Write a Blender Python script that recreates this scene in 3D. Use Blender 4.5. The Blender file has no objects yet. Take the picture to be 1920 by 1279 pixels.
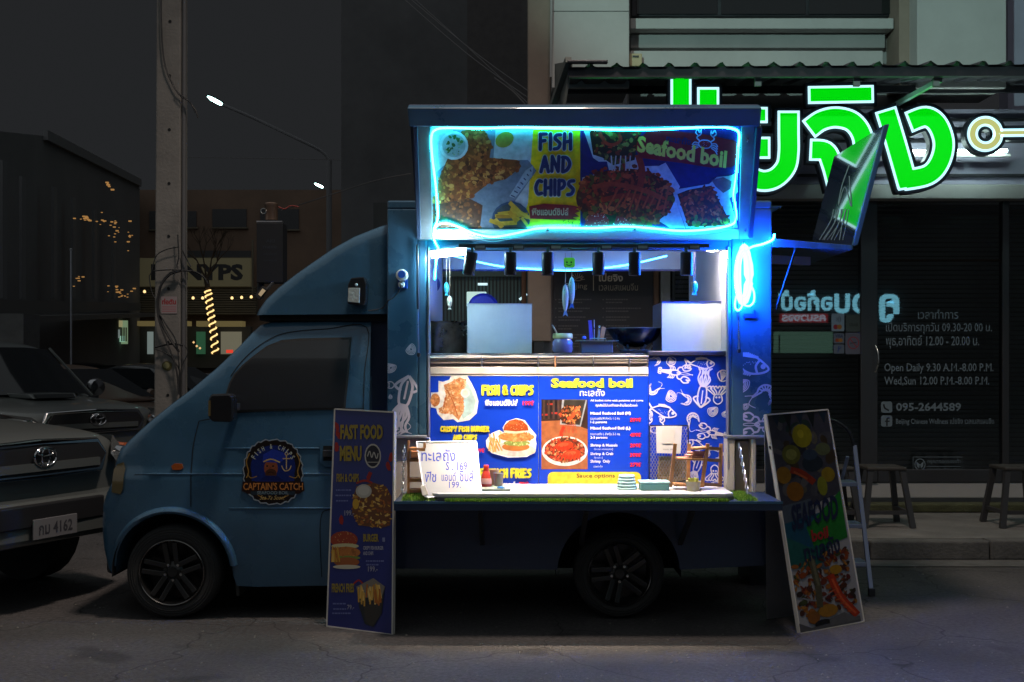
import bpy, bmesh, math, random
from mathutils import Vector, Matrix
random.seed(7)
S = bpy.context.scene
R = math.radians
# ------------------------------------------------------------------ camera, world, lights
FPX, D0, CH = 2145.0, 6.6, 1.5          # focal length in photo pixels, distance to truck side, eye height
cam = bpy.data.cameras.new('camera'); camo = bpy.data.objects.new('camera', cam); S.collection.objects.link(camo)
camo.location = (0, -D0, CH); camo.rotation_euler = (R(90), 0, 0)
cam.sensor_width = 36; cam.lens = 36*FPX/1920; cam.shift_y = 37.5/1920; cam.clip_end = 600
cam.clip_start = .1
S.camera = camo
W = bpy.data.worlds.new("World"); S.world = W; W.use_nodes = True
bg = W.node_tree.nodes['Background']; bg.inputs[0].default_value = (.0165, .0175, .019, 1); bg.inputs[1].default_value = 1.0
def lamp(kind, name, loc, energy, color, target=None, **kw):
    l = bpy.data.lights.new(name, kind); l.energy = energy; l.color = color
    for k, v in kw.items(): setattr(l, k, v)
    o = bpy.data.objects.new(name, l); o.location = loc; S.collection.objects.link(o)
    if target is not None:
        o.rotation_euler = (Vector(target)-Vector(loc)).to_track_quat('-Z', 'Y').to_euler()
    return o
lamp('SUN', 'night_fill', (-4, -8, 9), .50, (.90, .97, 1), (0, 0, 0), angle=R(150))  # broad fill lamp added to brighten dark surfaces facing the camera
lamp('SPOT', 'street_light_overhead', (0.4, -1.3, 8.6), 1150, (1, .82, .70), (0.1, -1.6, 0), spot_size=R(120), spot_blend=.9, shadow_soft_size=.45)
lamp('SPOT', 'street_light_across', (-3.5, -11.5, 6.2), 3300, (.62, 1, .90), (3.2, 3.8, 6.9), spot_size=R(28), spot_blend=.35, shadow_soft_size=.1)
S.view_settings.view_transform = 'Standard'; S.view_settings.look = 'None'
S.view_settings.exposure = 0; S.view_settings.gamma = 1; S.view_settings.use_curve_mapping = False
S.render.engine = 'CYCLES'; S.cycles.max_bounces = 6; S.cycles.sample_clamp_indirect = 4
S.cycles.caustics_reflective = False; S.cycles.caustics_refractive = False

# ------------------------------------------------------------------ helpers
def P(px, py, Y=0.0):
    d = Y + D0
    return Vector(((px-960)/FPX*d, Y, CH-(py-677)/FPX*d))
def X(px, Y=0.0): return (px-960)/FPX*(Y+D0)
def Z(py, Y=0.0): return CH-(py-677)/FPX*(Y+D0)
EYE = Vector((0, -D0, CH))
MATS = {}
def mat(name, col=(.5, .5, .5), rough=.5, metal=0, emit=None, es=0, coat=0, var=0, vs=8, bump=0, bs=60, spec=.5, trans=0, alpha=1, wear=0, wearcol=(.2, .12, .06)):
    if name in MATS: return MATS[name]
    m = bpy.data.materials.new(name); m.use_nodes = True; nt = m.node_tree; b = nt.nodes['Principled BSDF']
    b.inputs['Base Color'].default_value = (*col, 1); b.inputs['Roughness'].default_value = rough
    b.inputs['Metallic'].default_value = metal; b.inputs['Coat Weight'].default_value = coat
    b.inputs['Coat Roughness'].default_value = .06
    b.inputs['Specular IOR Level'].default_value = spec
    b.inputs['Transmission Weight'].default_value = trans
    b.inputs['Alpha'].default_value = alpha
    if emit: b.inputs['Emission Color'].default_value = (*emit, 1); b.inputs['Emission Strength'].default_value = es
    N, Lk = nt.nodes.new, nt.links.new
    if var or bump or wear: tc = N('ShaderNodeTexCoord')
    src = None
    if var:
        n = N('ShaderNodeTexNoise'); n.inputs['Scale'].default_value = vs; n.inputs['Detail'].default_value = 6; n.inputs['Roughness'].default_value = .65
        Lk(tc.outputs['Object'], n.inputs['Vector'])
        mr = N('ShaderNodeMapRange'); mr.inputs[1].default_value = .3; mr.inputs[2].default_value = .7
        mr.inputs[3].default_value = 1-var; mr.inputs[4].default_value = 1+var; Lk(n.outputs['Fac'], mr.inputs[0])
        vm = N('ShaderNodeVectorMath'); vm.operation = 'SCALE'; vm.inputs[0].default_value = col; Lk(mr.outputs[0], vm.inputs['Scale'])
        Lk(vm.outputs[0], b.inputs['Base Color']); src = vm.outputs[0]
        r2 = N('ShaderNodeMapRange'); r2.inputs[1].default_value = .3; r2.inputs[2].default_value = .7
        r2.inputs[3].default_value = max(0, rough-.08); r2.inputs[4].default_value = min(1, rough+.1)
        Lk(n.outputs['Fac'], r2.inputs[0]); Lk(r2.outputs[0], b.inputs['Roughness'])
    if wear:
        n = N('ShaderNodeTexNoise'); n.inputs['Scale'].default_value = 14; n.inputs['Detail'].default_value = 8; n.inputs['Roughness'].default_value = .75
        Lk(tc.outputs['Object'], n.inputs['Vector'])
        mr = N('ShaderNodeMapRange'); mr.inputs[1].default_value = .72-wear*.2; mr.inputs[2].default_value = .78-wear*.2; Lk(n.outputs['Fac'], mr.inputs[0])
        mx = N('ShaderNodeMix'); mx.data_type = 'RGBA'; Lk(mr.outputs[0], mx.inputs['Factor'])
        if src: Lk(src, mx.inputs[6])
        else: mx.inputs[6].default_value = (*col, 1)
        mx.inputs[7].default_value = (*wearcol, 1); Lk(mx.outputs[2], b.inputs['Base Color'])
    if bump:
        n = N('ShaderNodeTexNoise'); n.inputs['Scale'].default_value = bs; n.inputs['Detail'].default_value = 4
        Lk(tc.outputs['Object'], n.inputs['Vector'])
        bp = N('ShaderNodeBump'); bp.inputs['Strength'].default_value = bump; bp.inputs['Distance'].default_value = .01
        Lk(n.outputs['Fac'], bp.inputs['Height']); Lk(bp.outputs[0], b.inputs['Normal'])
    MATS[name] = m
    return m
def print_mat(name, rough=.35, coat=0, mottle=.0, spec=.5):
    if name in MATS: return MATS[name]
    m = bpy.data.materials.new(name); m.use_nodes = True; nt = m.node_tree; b = nt.nodes['Principled BSDF']
    N, Lk = nt.nodes.new, nt.links.new
    a = N('ShaderNodeVertexColor'); a.layer_name = 'Col'
    out = a.outputs[0]
    if mottle:
        tc = N('ShaderNodeTexCoord'); n = N('ShaderNodeTexNoise'); n.inputs['Scale'].default_value = 30; n.inputs['Detail'].default_value = 5
        Lk(tc.outputs['Object'], n.inputs['Vector'])
        mr = N('ShaderNodeMapRange'); mr.inputs[1].default_value = .3; mr.inputs[2].default_value = .7; mr.inputs[3].default_value = 1-mottle; mr.inputs[4].default_value = 1+mottle
        Lk(n.outputs['Fac'], mr.inputs[0])
        vm = N('ShaderNodeVectorMath'); vm.operation = 'SCALE'; Lk(out, vm.inputs[0]); Lk(mr.outputs[0], vm.inputs['Scale']); out = vm.outputs[0]
    Lk(out, b.inputs['Base Color']); b.inputs['Roughness'].default_value = rough; b.inputs['Coat Weight'].default_value = coat
    b.inputs['Coat Roughness'].default_value = .04
    b.inputs['Specular IOR Level'].default_value = spec
    MATS[name] = m
    return m
def wloc(o):
    v = Vector((0, 0, 0))
    while o is not None:
        v += o.location; o = o.parent
    return v
def tag(o, label=None, cat=None, group=None, kind=None):
    if label: o['label'] = label
    if cat: o['category'] = cat
    if group: o['group'] = group
    if kind: o['kind'] = kind
    return o
def thing(name, loc, label, cat, group=None):
    o = bpy.data.objects.new(name, None); S.collection.objects.link(o); o.location = loc; o.empty_display_size = .1
    return tag(o, label, cat, group)
def catmull(pts, n=6, closed=False):
    pts = [Vector(p) for p in pts]; out = []; m = len(pts)
    for i in range(m if closed else m-1):
        if closed: a, b, c, d = pts[(i-1) % m], pts[i], pts[(i+1) % m], pts[(i+2) % m]
        else: a, b, c, d = pts[max(i-1, 0)], pts[i], pts[i+1], pts[min(i+2, m-1)]
        for k in range(n):
            t = k/n
            out.append(.5*((2*b)+(c-a)*t+(2*a-5*b+4*c-d)*t*t+(3*b-a-3*c+d)*t**3))
    if not closed: out.append(pts[-1])
    return out
class MB:
    def __init__(s): s.v = []; s.f = []; s.c = []
    def add(s, vs, fs, col=None):
        n = len(s.v); s.v += [Vector(v) for v in vs]; s.f += [tuple(i+n for i in f) for f in fs]; s.c += [col]*len(fs)
        return s
    def box(s, a, b):
        x0, x1 = sorted((a[0], b[0])); y0, y1 = sorted((a[1], b[1])); z0, z1 = sorted((a[2], b[2]))
        return s.add([(x0, y0, z0), (x1, y0, z0), (x1, y1, z0), (x0, y1, z0), (x0, y0, z1), (x1, y0, z1), (x1, y1, z1), (x0, y1, z1)],
                     [(0, 3, 2, 1), (4, 5, 6, 7), (0, 1, 5, 4), (1, 2, 6, 5), (2, 3, 7, 6), (3, 0, 4, 7)])
    def quadbox(s, q, t):                       # four corners, extruded by the vector t
        q = [Vector(p) for p in q]; t = Vector(t)
        return s.add(q+[p+t for p in q], [(0, 1, 2, 3), (7, 6, 5, 4), (0, 4, 5, 1), (1, 5, 6, 2), (2, 6, 7, 3), (3, 7, 4, 0)])
    def bar(s, a, b, w, h, up=(0, 0, 1)):
        a, b = Vector(a), Vector(b); d = (b-a).normalized(); u = Vector(up)
        if abs(d.dot(u)) > .95: u = Vector((0, 1, 0))
        r = d.cross(u).normalized()*w/2; u = r.cross(d).normalized()*h/2
        return s.quadbox([a-r-u, a+r-u, a+r+u, a-r+u], b-a)
    def tube(s, pts, r, n=8, caps=True, closed=False):
        pts = [Vector(p) for p in pts]; rings = []; m = len(pts); up = Vector((0.13, .21, .97)); n0 = len(s.v); vs = []
        t = (pts[1]-pts[0]).normalized(); nrm = t.cross(up).normalized()
        for i, p in enumerate(pts):
            if closed: t = (pts[(i+1) % m]-pts[i-1]).normalized()
            elif i == 0: t = (pts[1]-pts[0]).normalized()
            elif i == m-1: t = (pts[-1]-pts[-2]).normalized()
            else: t = (pts[i+1]-pts[i-1]).normalized()
            nrm = (nrm-t*nrm.dot(t)).normalized(); bn = t.cross(nrm)
            rr = r[i] if isinstance(r, (list, tuple)) else r
            for k in range(n):
                a = 2*math.pi*k/n; vs.append(p+(nrm*math.cos(a)+bn*math.sin(a))*rr)
        fs = [(i*n+k, i*n+(k+1) % n, (i+1)*n+(k+1) % n, (i+1)*n+k) for i in range(m-1) for k in range(n)]
        if closed: fs += [((m-1)*n+k, (m-1)*n+(k+1) % n, (k+1) % n, k) for k in range(n)]
        elif caps: fs += [tuple(reversed(range(n))), tuple(range((m-1)*n, m*n))]
        return s.add(vs, fs)
    def lathe(s, c, prof, n=24, axis='z', caps=True):      # prof: (radius, height)
        c = Vector(c); vs = []; m = len(prof)
        for r, h in prof:
            for k in range(n):
                a = 2*math.pi*k/n; x, y = r*math.cos(a), r*math.sin(a)
                vs.append(c+Vector({'z': (x, y, h), 'y': (x, h, y), 'x': (h, x, y)}[axis]))
        fs = [(i*n+k, i*n+(k+1) % n, (i+1)*n+(k+1) % n, (i+1)*n+k) for i in range(m-1) for k in range(n)]
        if caps and prof[0][0] > 1e-5: fs.append(tuple(reversed(range(n))))
        if caps and prof[-1][0] > 1e-5: fs.append(tuple(range((m-1)*n, m*n)))
        return s.add(vs, fs)
    def prism(s, poly, t):                      # planar polygon (3D points) extruded by t
        poly = [Vector(p) for p in poly]; t = Vector(t); n = len(poly)
        return s.add(poly+[p+t for p in poly], [tuple(range(n)), tuple(reversed(range(n, 2*n)))]+[(i, n+i, n+(i+1) % n, (i+1) % n) for i in range(n)])
    def build(s, name, m, parent=None, smooth=None, bev=0, cols=False, kind=None, label=None):
        me = bpy.data.meshes.new(name)
        if parent is not None: off = wloc(parent)
        else:
            lo = Vector([min(v[i] for v in s.v) for i in range(3)]); hi = Vector([max(v[i] for v in s.v) for i in range(3)])
            off = Vector(((lo.x+hi.x)/2, (lo.y+hi.y)/2, lo.z))
        me.from_pydata([v-off for v in s.v], [], s.f)
        if cols:
            ca = me.color_attributes.new('Col', 'FLOAT_COLOR', 'CORNER')
            buf = []
            for p in me.polygons:
                c = s.c[p.index] or (.8, .8, .8)
                buf += [c[0], c[1], c[2], 1]*p.loop_total
            ca.data.foreach_set('color', buf)
        else:
            bm = bmesh.new(); bm.from_mesh(me); bmesh.ops.recalc_face_normals(bm, faces=bm.faces); bm.to_mesh(me); bm.free()
        if smooth is not None:
            me.polygons.foreach_set('use_smooth', [True]*len(me.polygons)); me.set_sharp_from_angle(angle=R(smooth))
        me.materials.append(m); me.update()
        o = bpy.data.objects.new(name, me); S.collection.objects.link(o)
        if parent is not None: o.parent = parent
        else: o.location = off
        if bev:
            b = o.modifiers.new('bevel', 'BEVEL'); b.width = bev; b.segments = 2; b.limit_method = 'ANGLE'
        if kind: o['kind'] = kind
        if label: o['label'] = label
        return o
def copy_tree(o, parent=None):
    c = o.copy(); S.collection.objects.link(c)
    if parent is not None: c.parent = parent
    for ch in [k for k in KIDS(o)]: copy_tree(ch, c)
    return c
def KIDS(o): return [k for k in bpy.data.objects if k.parent is o]
# flat print on a plane -------------------------------------------------------
def srgb(h):
    if isinstance(h, tuple): return h
    c = [int(h[i:i+2], 16)/255 for i in (0, 2, 4)]
    return tuple(x/12.92 if x <= .04045 else ((x+.055)/1.055)**2.4 for x in c)
class Plane:
    def __init__(s, o, n):
        s.o = Vector(o); s.n = Vector(n).normalized()
        if s.n.dot(EYE-s.o) < 0: s.n = -s.n
    def at(s, px, py, off=0.0):
        d = P(px, py, 0)-EYE; o = s.o+s.n*off
        return EYE+d*((o-EYE).dot(s.n)/d.dot(s.n))
def YP(Y): return Plane((0, Y, 0), (0, -1, 0))
TOPL = {}
class Print:
    def __init__(s, pl, base=.001, step=.000012): s.pl = pl; s.mb = MB(); s.L = base; s.step = step
    def poly(s, pts, col, jit=0):
        s.L += s.step; off = s.L+(random.random()*jit)
        s.mb.add([s.pl.at(p[0], p[1], off) for p in pts], [tuple(range(len(pts)))], srgb(col)); return s
    def rect(s, x0, y0, x1, y1, col): return s.poly([(x0, y0), (x1, y0), (x1, y1), (x0, y1)], col)
    def ell(s, cx, cy, rx, ry, col, rot=0, n=18, jit=0, wob=0):
        c, q = math.cos(rot), math.sin(rot); pts = []
        for k in range(n):
            a = 2*math.pi*k/n; w = 1+random.uniform(-wob, wob); x, y = rx*math.cos(a)*w, ry*math.sin(a)*w
            pts.append((cx+x*c-y*q, cy+x*q+y*c))
        return s.poly(pts, col, jit)
    def rrect(s, x0, y0, x1, y1, r, col):
        pts = []
        for cx, cy, a0 in ((x1-r, y0+r, -90), (x1-r, y1-r, 0), (x0+r, y1-r, 90), (x0+r, y0+r, 180)):
            for k in range(5): a = R(a0+k*22.5); pts.append((cx+r*math.cos(a), cy+r*math.sin(a)))
        return s.poly(pts, col)
    def stroke(s, pts, w, col, smooth=True, closed=False, taper=False, sm=5):
        p3 = [(p[0], p[1], 0) for p in pts]
        q = catmull(p3, sm, closed) if smooth and len(pts) > 2 else [Vector(p) for p in p3]
        s.L += s.step; n = len(q); vs = []
        for i in range(n):
            if closed: t = q[(i+1) % n]-q[i-1]
            else: t = q[min(i+1, n-1)]-q[max(i-1, 0)]
            if t.length < 1e-6: t = Vector((1, 0, 0))
            t.normalize(); nn = Vector((-t.y, t.x, 0)); ww = w/2
            if taper: ww *= .35+.65*math.sin(math.pi*(i+.5)/n)
            for sg in (1, -1):
                v = q[i]+nn*ww*sg; vs.append(s.pl.at(v.x, v.y, s.L))
        m = n if closed else n-1
        s.mb.add(vs, [(2*i, 2*i+1, (2*i+3) % (2*n), (2*i+2) % (2*n)) for i in range(m)], srgb(col)); return s
    def blobs(s, inside, box, n, size, pal, asp=(.4, 1), jit=.0005):
        k = 0; tries = 0
        while k < n and tries < n*20:
            tries += 1; x = random.uniform(box[0], box[2]); y = random.uniform(box[1], box[3])
            if not inside(x, y): continue
            r = random.uniform(*size); b0 = s.L; s.ell(x, y, r, r*random.uniform(*asp), random.choice(pal), random.uniform(0, 3.14), 7, jit, .15); s.L = b0; k += 1
        s.L += jit
        return s
    def build(s, name, parent, m=None):
        TOPL[parent.name] = max(s.L, TOPL.get(parent.name, 0)); return s.mb.build(name, m or print_mat('printed_vinyl'), parent, cols=True, kind='stuff')
def in_ell(cx, cy, rx, ry): return lambda x, y: ((x-cx)/rx)**2+((y-cy)/ry)**2 < 1
def in_poly(pts):
    def f(x, y):
        c = False; j = len(pts)-1
        for i in range(len(pts)):
            xi, yi = pts[i][:2]; xj, yj = pts[j][:2]
            if (yi > y) != (yj > y) and x < (xj-xi)*(y-yi)/(yj-yi)+xi: c = not c
            j = i
        return c
    return f
def text_mesh(body, bold=0):
    cu = bpy.data.curves.new('t', 'FONT'); cu.body = body; cu.offset = bold; cu.resolution_u = 2
    o = bpy.data.objects.new('t', cu); S.collection.objects.link(o)
    me = bpy.data.meshes.new_from_object(o); bpy.data.objects.remove(o); bpy.data.curves.remove(cu)
    bm = bmesh.new(); bm.from_mesh(me); bpy.data.meshes.remove(me)
    bmesh.ops.dissolve_limit(bm, angle_limit=R(2), verts=bm.verts, edges=bm.edges)
    seen = set(); isl = {}; k = 0
    for v in bm.verts:
        if v in seen: continue
        st = [v]; seen.add(v)
        while st:
            a = st.pop(); isl[a] = k
            for e in a.link_edges:
                b = e.other_vert(a)
                if b not in seen: seen.add(b); st.append(b)
        k += 1
    bm.verts.index_update()
    vs = [(v.co.x, v.co.y, isl[v]) for v in bm.verts]; fs = [tuple(v.index for v in f.verts) for f in bm.faces]; bm.free()
    x0 = min(v[0] for v in vs); x1 = max(v[0] for v in vs); y0 = min(v[1] for v in vs); y1 = max(v[1] for v in vs)
    return [((v[0]-x0)/(x1-x0), (v[1]-y0)/(y1-y0), v[2]) for v in vs], fs
def text(pl, body, box, m, parent, bold=0, off=.004, quad=None, skew=0, name='lettering', mirror=False):
    """box = x0,y0,x1,y1 in photo pixels of the plane; quad = four corners tl,tr,br,bl"""
    vs, fs = text_mesh(body, bold); off = (TOPL[parent.name]+.0003+(.0012 if off in (.0022, .021) else 0)) if parent.name in TOPL else min(off, .0025)
    if quad is None: x0, y0, x1, y1 = box; quad = [(x0, y0), (x1, y0), (x1, y1), (x0, y1)]
    tl, tr, br, bl = [Vector(q) for q in quad]; mb = MB(); out = []
    for u, v, k in vs:
        if mirror: u = 1-u
        p = tl*(1-u)*v+tr*u*v+br*u*(1-v)+bl*(1-u)*(1-v); out.append(pl.at(p.x+skew*(v-.5), p.y, off+.00005*(k % 6)))
    mb.add(out, fs, (.8, .8, .8))
    return mb.build(name, m, parent, cols=True)
# brushed capital letters as strokes on a 1x1 cell (y down)
BR = {'F': [[(.15, 0), (.12, 1)], [(.12, .03), (.85, .0)], [(.12, .48), (.7, .42)]], 'I': [[(.5, 0), (.46, 1)]],
 'S': [[(.85, .06), (.35, .1), (.2, .3), (.5, .47), (.78, .65), (.55, .92), (.08, .98)]],
 'H': [[(.15, 0), (.1, 1)], [(.85, 0), (.85, 1)], [(.12, .55), (.86, .48)]], 'A': [[(.5, 0), (.08, 1)], [(.5, 0), (.9, 1)], [(.22, .65), (.8, .62)]],
 'N': [[(.1, 1), (.15, 0)], [(.15, 0), (.8, 1)], [(.8, 1), (.88, 0)]], 'D': [[(.18, .02), (.12, 1)], [(.1, .02), (.6, .08), (.9, .45), (.6, .85), (.12, .99)]],
 'C': [[(.85, .1), (.45, .06), (.12, .5), (.35, .92), (.85, .88)]], 'P': [[(.18, 0), (.12, 1)], [(.12, .05), (.7, .05), (.85, .3), (.55, .52), (.15, .55)]],
 'R': [[(.18, 0), (.12, 1)], [(.12, .05), (.7, .05), (.82, .28), (.5, .5), (.15, .52)], [(.4, .5), (.9, 1)]],
 'Y': [[(.08, 0), (.45, .5)], [(.92, 0), (.4, 1)]], 'B': [[(.15, 0), (.12, 1)], [(.12, .04), (.75, .08), (.6, .42), (.15, .47)], [(.15, .47), (.85, .58), (.75, .92), (.12, .98)]],
 'U': [[(.12, 0), (.15, .7), (.5, .98), (.82, .7), (.88, 0)]], 'G': [[(.85, .08), (.4, .05), (.12, .5), (.4, .95), (.85, .85), (.85, .5)], [(.85, .5), (.5, .52)]],
 'E': [[(.15, 0), (.12, 1)], [(.12, .03), (.85, 0)], [(.12, .5), (.7, .47)], [(.12, .97), (.9, .95)]],
 '&': [[(.9, .95), (.2, .25), (.45, .02), (.65, .2), (.1, .65), (.4, .98), (.85, .55)]], ' ': []}
def brush(pr, body, box, w, col, sp=.18):
    x0, y0, x1, y1 = box; wid = [(.45 if c == ' ' else .35 if c == 'I' else 1) for c in body]
    tot = sum(wid)+sp*(len(body)-1); cw = (x1-x0)/tot; x = x0
    for c, q in zip(body, wid):
        jy = random.uniform(-.02, .02)*(y1-y0)
        for st in BR[c]:
            pts = [(x+p[0]*cw*q, y0+p[1]*(y1-y0)+jy) for p in st]; pr.stroke(pts, w, col)
            for e in (pts[0], pts[-1]): pr.ell(e[0], e[1], w/2, w/2, col, n=8)
        x += cw*(q+sp)
# sea creatures drawn as lines in a unit frame (y down), put down at cx,cy,size,rotation
def draw(pr, kind, cx, cy, s, rot=0, col='e8e2f2', w=.035):
    c, q = math.cos(R(rot)), math.sin(R(rot))
    T = lambda p: (cx+(p[0]*c-p[1]*q)*s, cy+(p[0]*q+p[1]*c)*s)
    def L(pts, k=1, closed=False): pr.stroke([T(p) for p in pts], w*s*k, col, True, closed, sm=4)
    def E(x, y, rx, ry, a=0, fill=False, k=1):
        if fill: pr.ell(*T((x, y)), rx*s, ry*s, col, R(rot)+a, 10)
        else:
            pts = [(x+rx*math.cos(t)*math.cos(a)-ry*math.sin(t)*math.sin(a), y+rx*math.cos(t)*math.sin(a)+ry*math.sin(t)*math.cos(a)) for t in [i*math.pi/4 for i in range(8)]]
            L(pts, k, True)
    if kind == 'fish':
        L([(-.62, -.03), (-.3, -.22), (.1, -.27), (.45, -.12), (.6, .02), (.42, .17), (.08, .25), (-.3, .14), (-.62, .03)], 1.2)
        L([(-.6, 0), (-.95, -.26), (-.86, 0), (-.95, .26), (-.6, 0)], 1.3); L([(.28, -.2), (.2, 0), (.28, .19)], 1.3)
        E(.42, -.03, .05, .05, 0, False, 1); E(.42, -.03, .025, .025, 0, True)
        for i in range(11): x = -.32+i*.055; L([(x, -.24), (x-.06, -.36+abs(i-5)*.012)], .9)
        for i in range(5): x = -.15+i*.07; L([(x, .24), (x-.07, .33)], .9)
        L([(-.32, -.23), (.22, -.27)], 1.5)
        for i in range(14): E(-.3+.042*i, random.uniform(-.12, .1), .014, .014, 0, True)
        L([(-.85, -.13), (-.68, -.02)]); L([(-.85, .13), (-.68, .02)])
    elif kind == 'lobster':
        L([(-.1, -.1), (.2, -.13), (.42, 0), (.2, .13), (-.1, .1), (-.1, -.1)], 1.4)
        for i in range(6): x = -.14-i*.09; h = .1-.007*i; L([(x, -h), (x-.04, 0), (x, h)], 1.6); 
        L([(-.1, -.11), (-.62, -.06)], 1); L([(-.1, .11), (-.62, .06)], 1)
        for a in (-.12, 0, .12): E(-.74, a, .09, .045, a*2)
        for sg in (-1, 1):
            L([(.22, .12*sg), (.3, .3*sg), (.5, .34*sg)], 1.6)
            L([(.48, .3*sg), (.6, .16*sg), (.85, .2*sg), (.98, .34*sg), (.76, .32*sg), (.92, .44*sg), (.66, .5*sg), (.48, .38*sg)], 1.5)
            for i in range(4): x = .1-i*.09; L([(x, .12*sg), (x-.02, .26*sg), (x-.12, .34*sg)], .9)
            L([(.4, .03*sg), (.7, .06*sg), (1.1, -.02*sg)], .6)
        E(.28, 0, .06, .04)
    elif kind == 'shrimp':
        arc = [(.1+.36*math.cos(t), .36*math.sin(t)) for t in [R(-150+i*24) for i in range(10)]]
        arc2 = [(.1+.19*math.cos(t), .19*math.sin(t)) for t in [R(-140+i*22) for i in range(10)]]
        L(arc, 1.4); L(arc2, 1.2)
        for i in range(1, 10): L([arc[i], arc2[i]], 1.1)
        for i in range(2, 9): a = arc2[i]; L([a, (a[0]*.7+.0, a[1]*.6)], .9)
        L([arc[0], (-.5, -.05), arc2[0]], 1.2); L([(-.4, -.1), (-.7, .15), (-.5, .4)], .6); L([(-.4, -.1), (-.75, -.2)], .6)
        E(-.22, -.16, .03, .03, 0, True)
        a = arc[-1]; L([a, (a[0]-.2, a[1]+.12), (a[0]-.05, a[1]-.02)], 1.6)
    elif kind == 'crab':
        L([(-.4, -.05), (-.2, -.24), (.2, -.24), (.4, -.05), (.22, .2), (-.22, .2)], 1.5, True)
        for i in range(9): E(random.uniform(-.25, .25), random.uniform(-.14, .12), .014, .014, 0, True)
        for sg in (-1, 1):
            L([(.3*sg, -.17), (.52*sg, -.35), (.45*sg, -.5)], 1.6)
            L([(.45*sg, -.5), (.62*sg, -.68), (.5*sg, -.9), (.4*sg, -.68), (.3*sg, -.86), (.3*sg, -.62), (.45*sg, -.48)], 1.4)
            for i in range(4): y = -.05+i*.08; L([(.38*sg, y), (.64*sg, y-.04+i*.06), (.78*sg, y+.14+i*.07)], 1.2)
            E(.1*sg, -.27, .035, .035, 0, True)
    elif kind == 'squid':
        L([(0, -.75), (.17, -.45), (.14, .05), (0, .12), (-.14, .05), (-.17, -.45), (0, -.75)], 1.3)
        L([(0, -.75), (.34, -.42), (.14, -.28)], 1.3); L([(0, -.75), (-.34, -.42), (-.14, -.28)], 1.3); L([(0, -.6), (0, -.05)], 1)
        E(-.09, .17, .04, .04); E(.09, .17, .04, .04)
        for i in range(7): x = -.12+i*.04; L([(x, .15), (x*2.1, .42), (x*1.2+.05*(-1)**i, .7), (x*2.4, .88)], 1.2)
    elif kind == 'mussel':
        for k in (1, .74, .5, .28): L([(-.34*k, .1), (-.1, -.42*k), (.28*k, -.2*k), (.34*k, .25*k), (0, .42*k), (-.3*k, .3*k)], 1.1, True)
    elif kind == 'octopus':
        L([(-.2, .05), (-.25, -.3), (0, -.5), (.25, -.3), (.2, .05)], 1.4); E(-.09, -.1, .035, .035); E(.09, -.1, .035, .035)
        for i in range(6):
            x = -.2+i*.08; sx = -1 if i < 3 else 1
            L([(x, .03), (x*2.3, .25), (x*2.6+.12*sx, .45), (x*2.2, .55), (x*2.0-.06*sx, .42)], 1.5)
    elif kind == 'scallop':
        L([(0, .35), (-.4, 0), (-.28, -.32), (0, -.42), (.28, -.32), (.4, 0)], 1.4, True)
        for i in range(-3, 4): L([(0, .33), (i*.1, -.36+abs(i)*.03)], .9)
# ------------------------------------------------------------------ materials
M_asphalt = mat('asphalt', (.085, .08, .08), .78, var=.5, vs=38, bump=1, bs=70, wear=.25, wearcol=(.13, .12, .11))
M_pave = mat('pavement_concrete', (.16, .155, .145), .85, var=.3, vs=3, bump=.5, bs=50, wear=.5, wearcol=(.07, .065, .06))
M_kerb = mat('kerb_concrete', (.11, .11, .105), .9, var=.3, vs=6, bump=.6, bs=40)
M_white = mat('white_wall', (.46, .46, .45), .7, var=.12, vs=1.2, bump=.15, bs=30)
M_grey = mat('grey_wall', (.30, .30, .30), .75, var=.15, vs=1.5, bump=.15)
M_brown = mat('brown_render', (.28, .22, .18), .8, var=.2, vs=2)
M_fascia = mat('fascia_board', (.33, .32, .42), .5, var=.1, vs=2)
M_darkm = mat('dark_metal', (.035, .035, .042), .42, .4, var=.2)
M_black = mat('black_plastic', (.045, .045, .048), .4)
M_blackgl = mat('black_gloss', (.02, .02, .023), .16)
M_rub = mat('rubber', (.035, .035, .035), .8, bump=.2, bs=80)
M_steel = mat('stainless_steel', (.62, .62, .6), .3, 1, var=.08, vs=20)
M_alu = mat('aluminium', (.55, .56, .6), .38, .8, var=.1)
M_cream = mat('cream_metal', (.66, .61, .53), .55, var=.07, vs=6)
M_offw = mat('white_laminate', (.78, .77, .74), .4, var=.04, vs=9)
M_pvc = mat('pvc_pipe', (.42, .37, .32), .6, var=.1, vs=10)
M_wood = mat('pine_wood', (.52, .25, .10), .55, var=.25, vs=14)
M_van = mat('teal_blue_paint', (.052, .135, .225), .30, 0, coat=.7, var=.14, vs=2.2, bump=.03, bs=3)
M_vand = mat('teal_blue_paint_shaded', (.03, .05, .10), .4, 0, coat=.3, var=.12, vs=4)  # darker copy of the van paint, shade put into the colour
M_seam = mat('seam_gap', (.006, .008, .01), .8)
M_menu = mat('menu_blue_vinyl', (.006, .055, .62), .35, coat=.15)
M_glass = mat('tinted_glass', (.012, .014, .016), .05, spec=.6)
M_interior = mat('kitchen_white_panel', (.70, .69, .74), .5, var=.05, vs=4)

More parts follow.
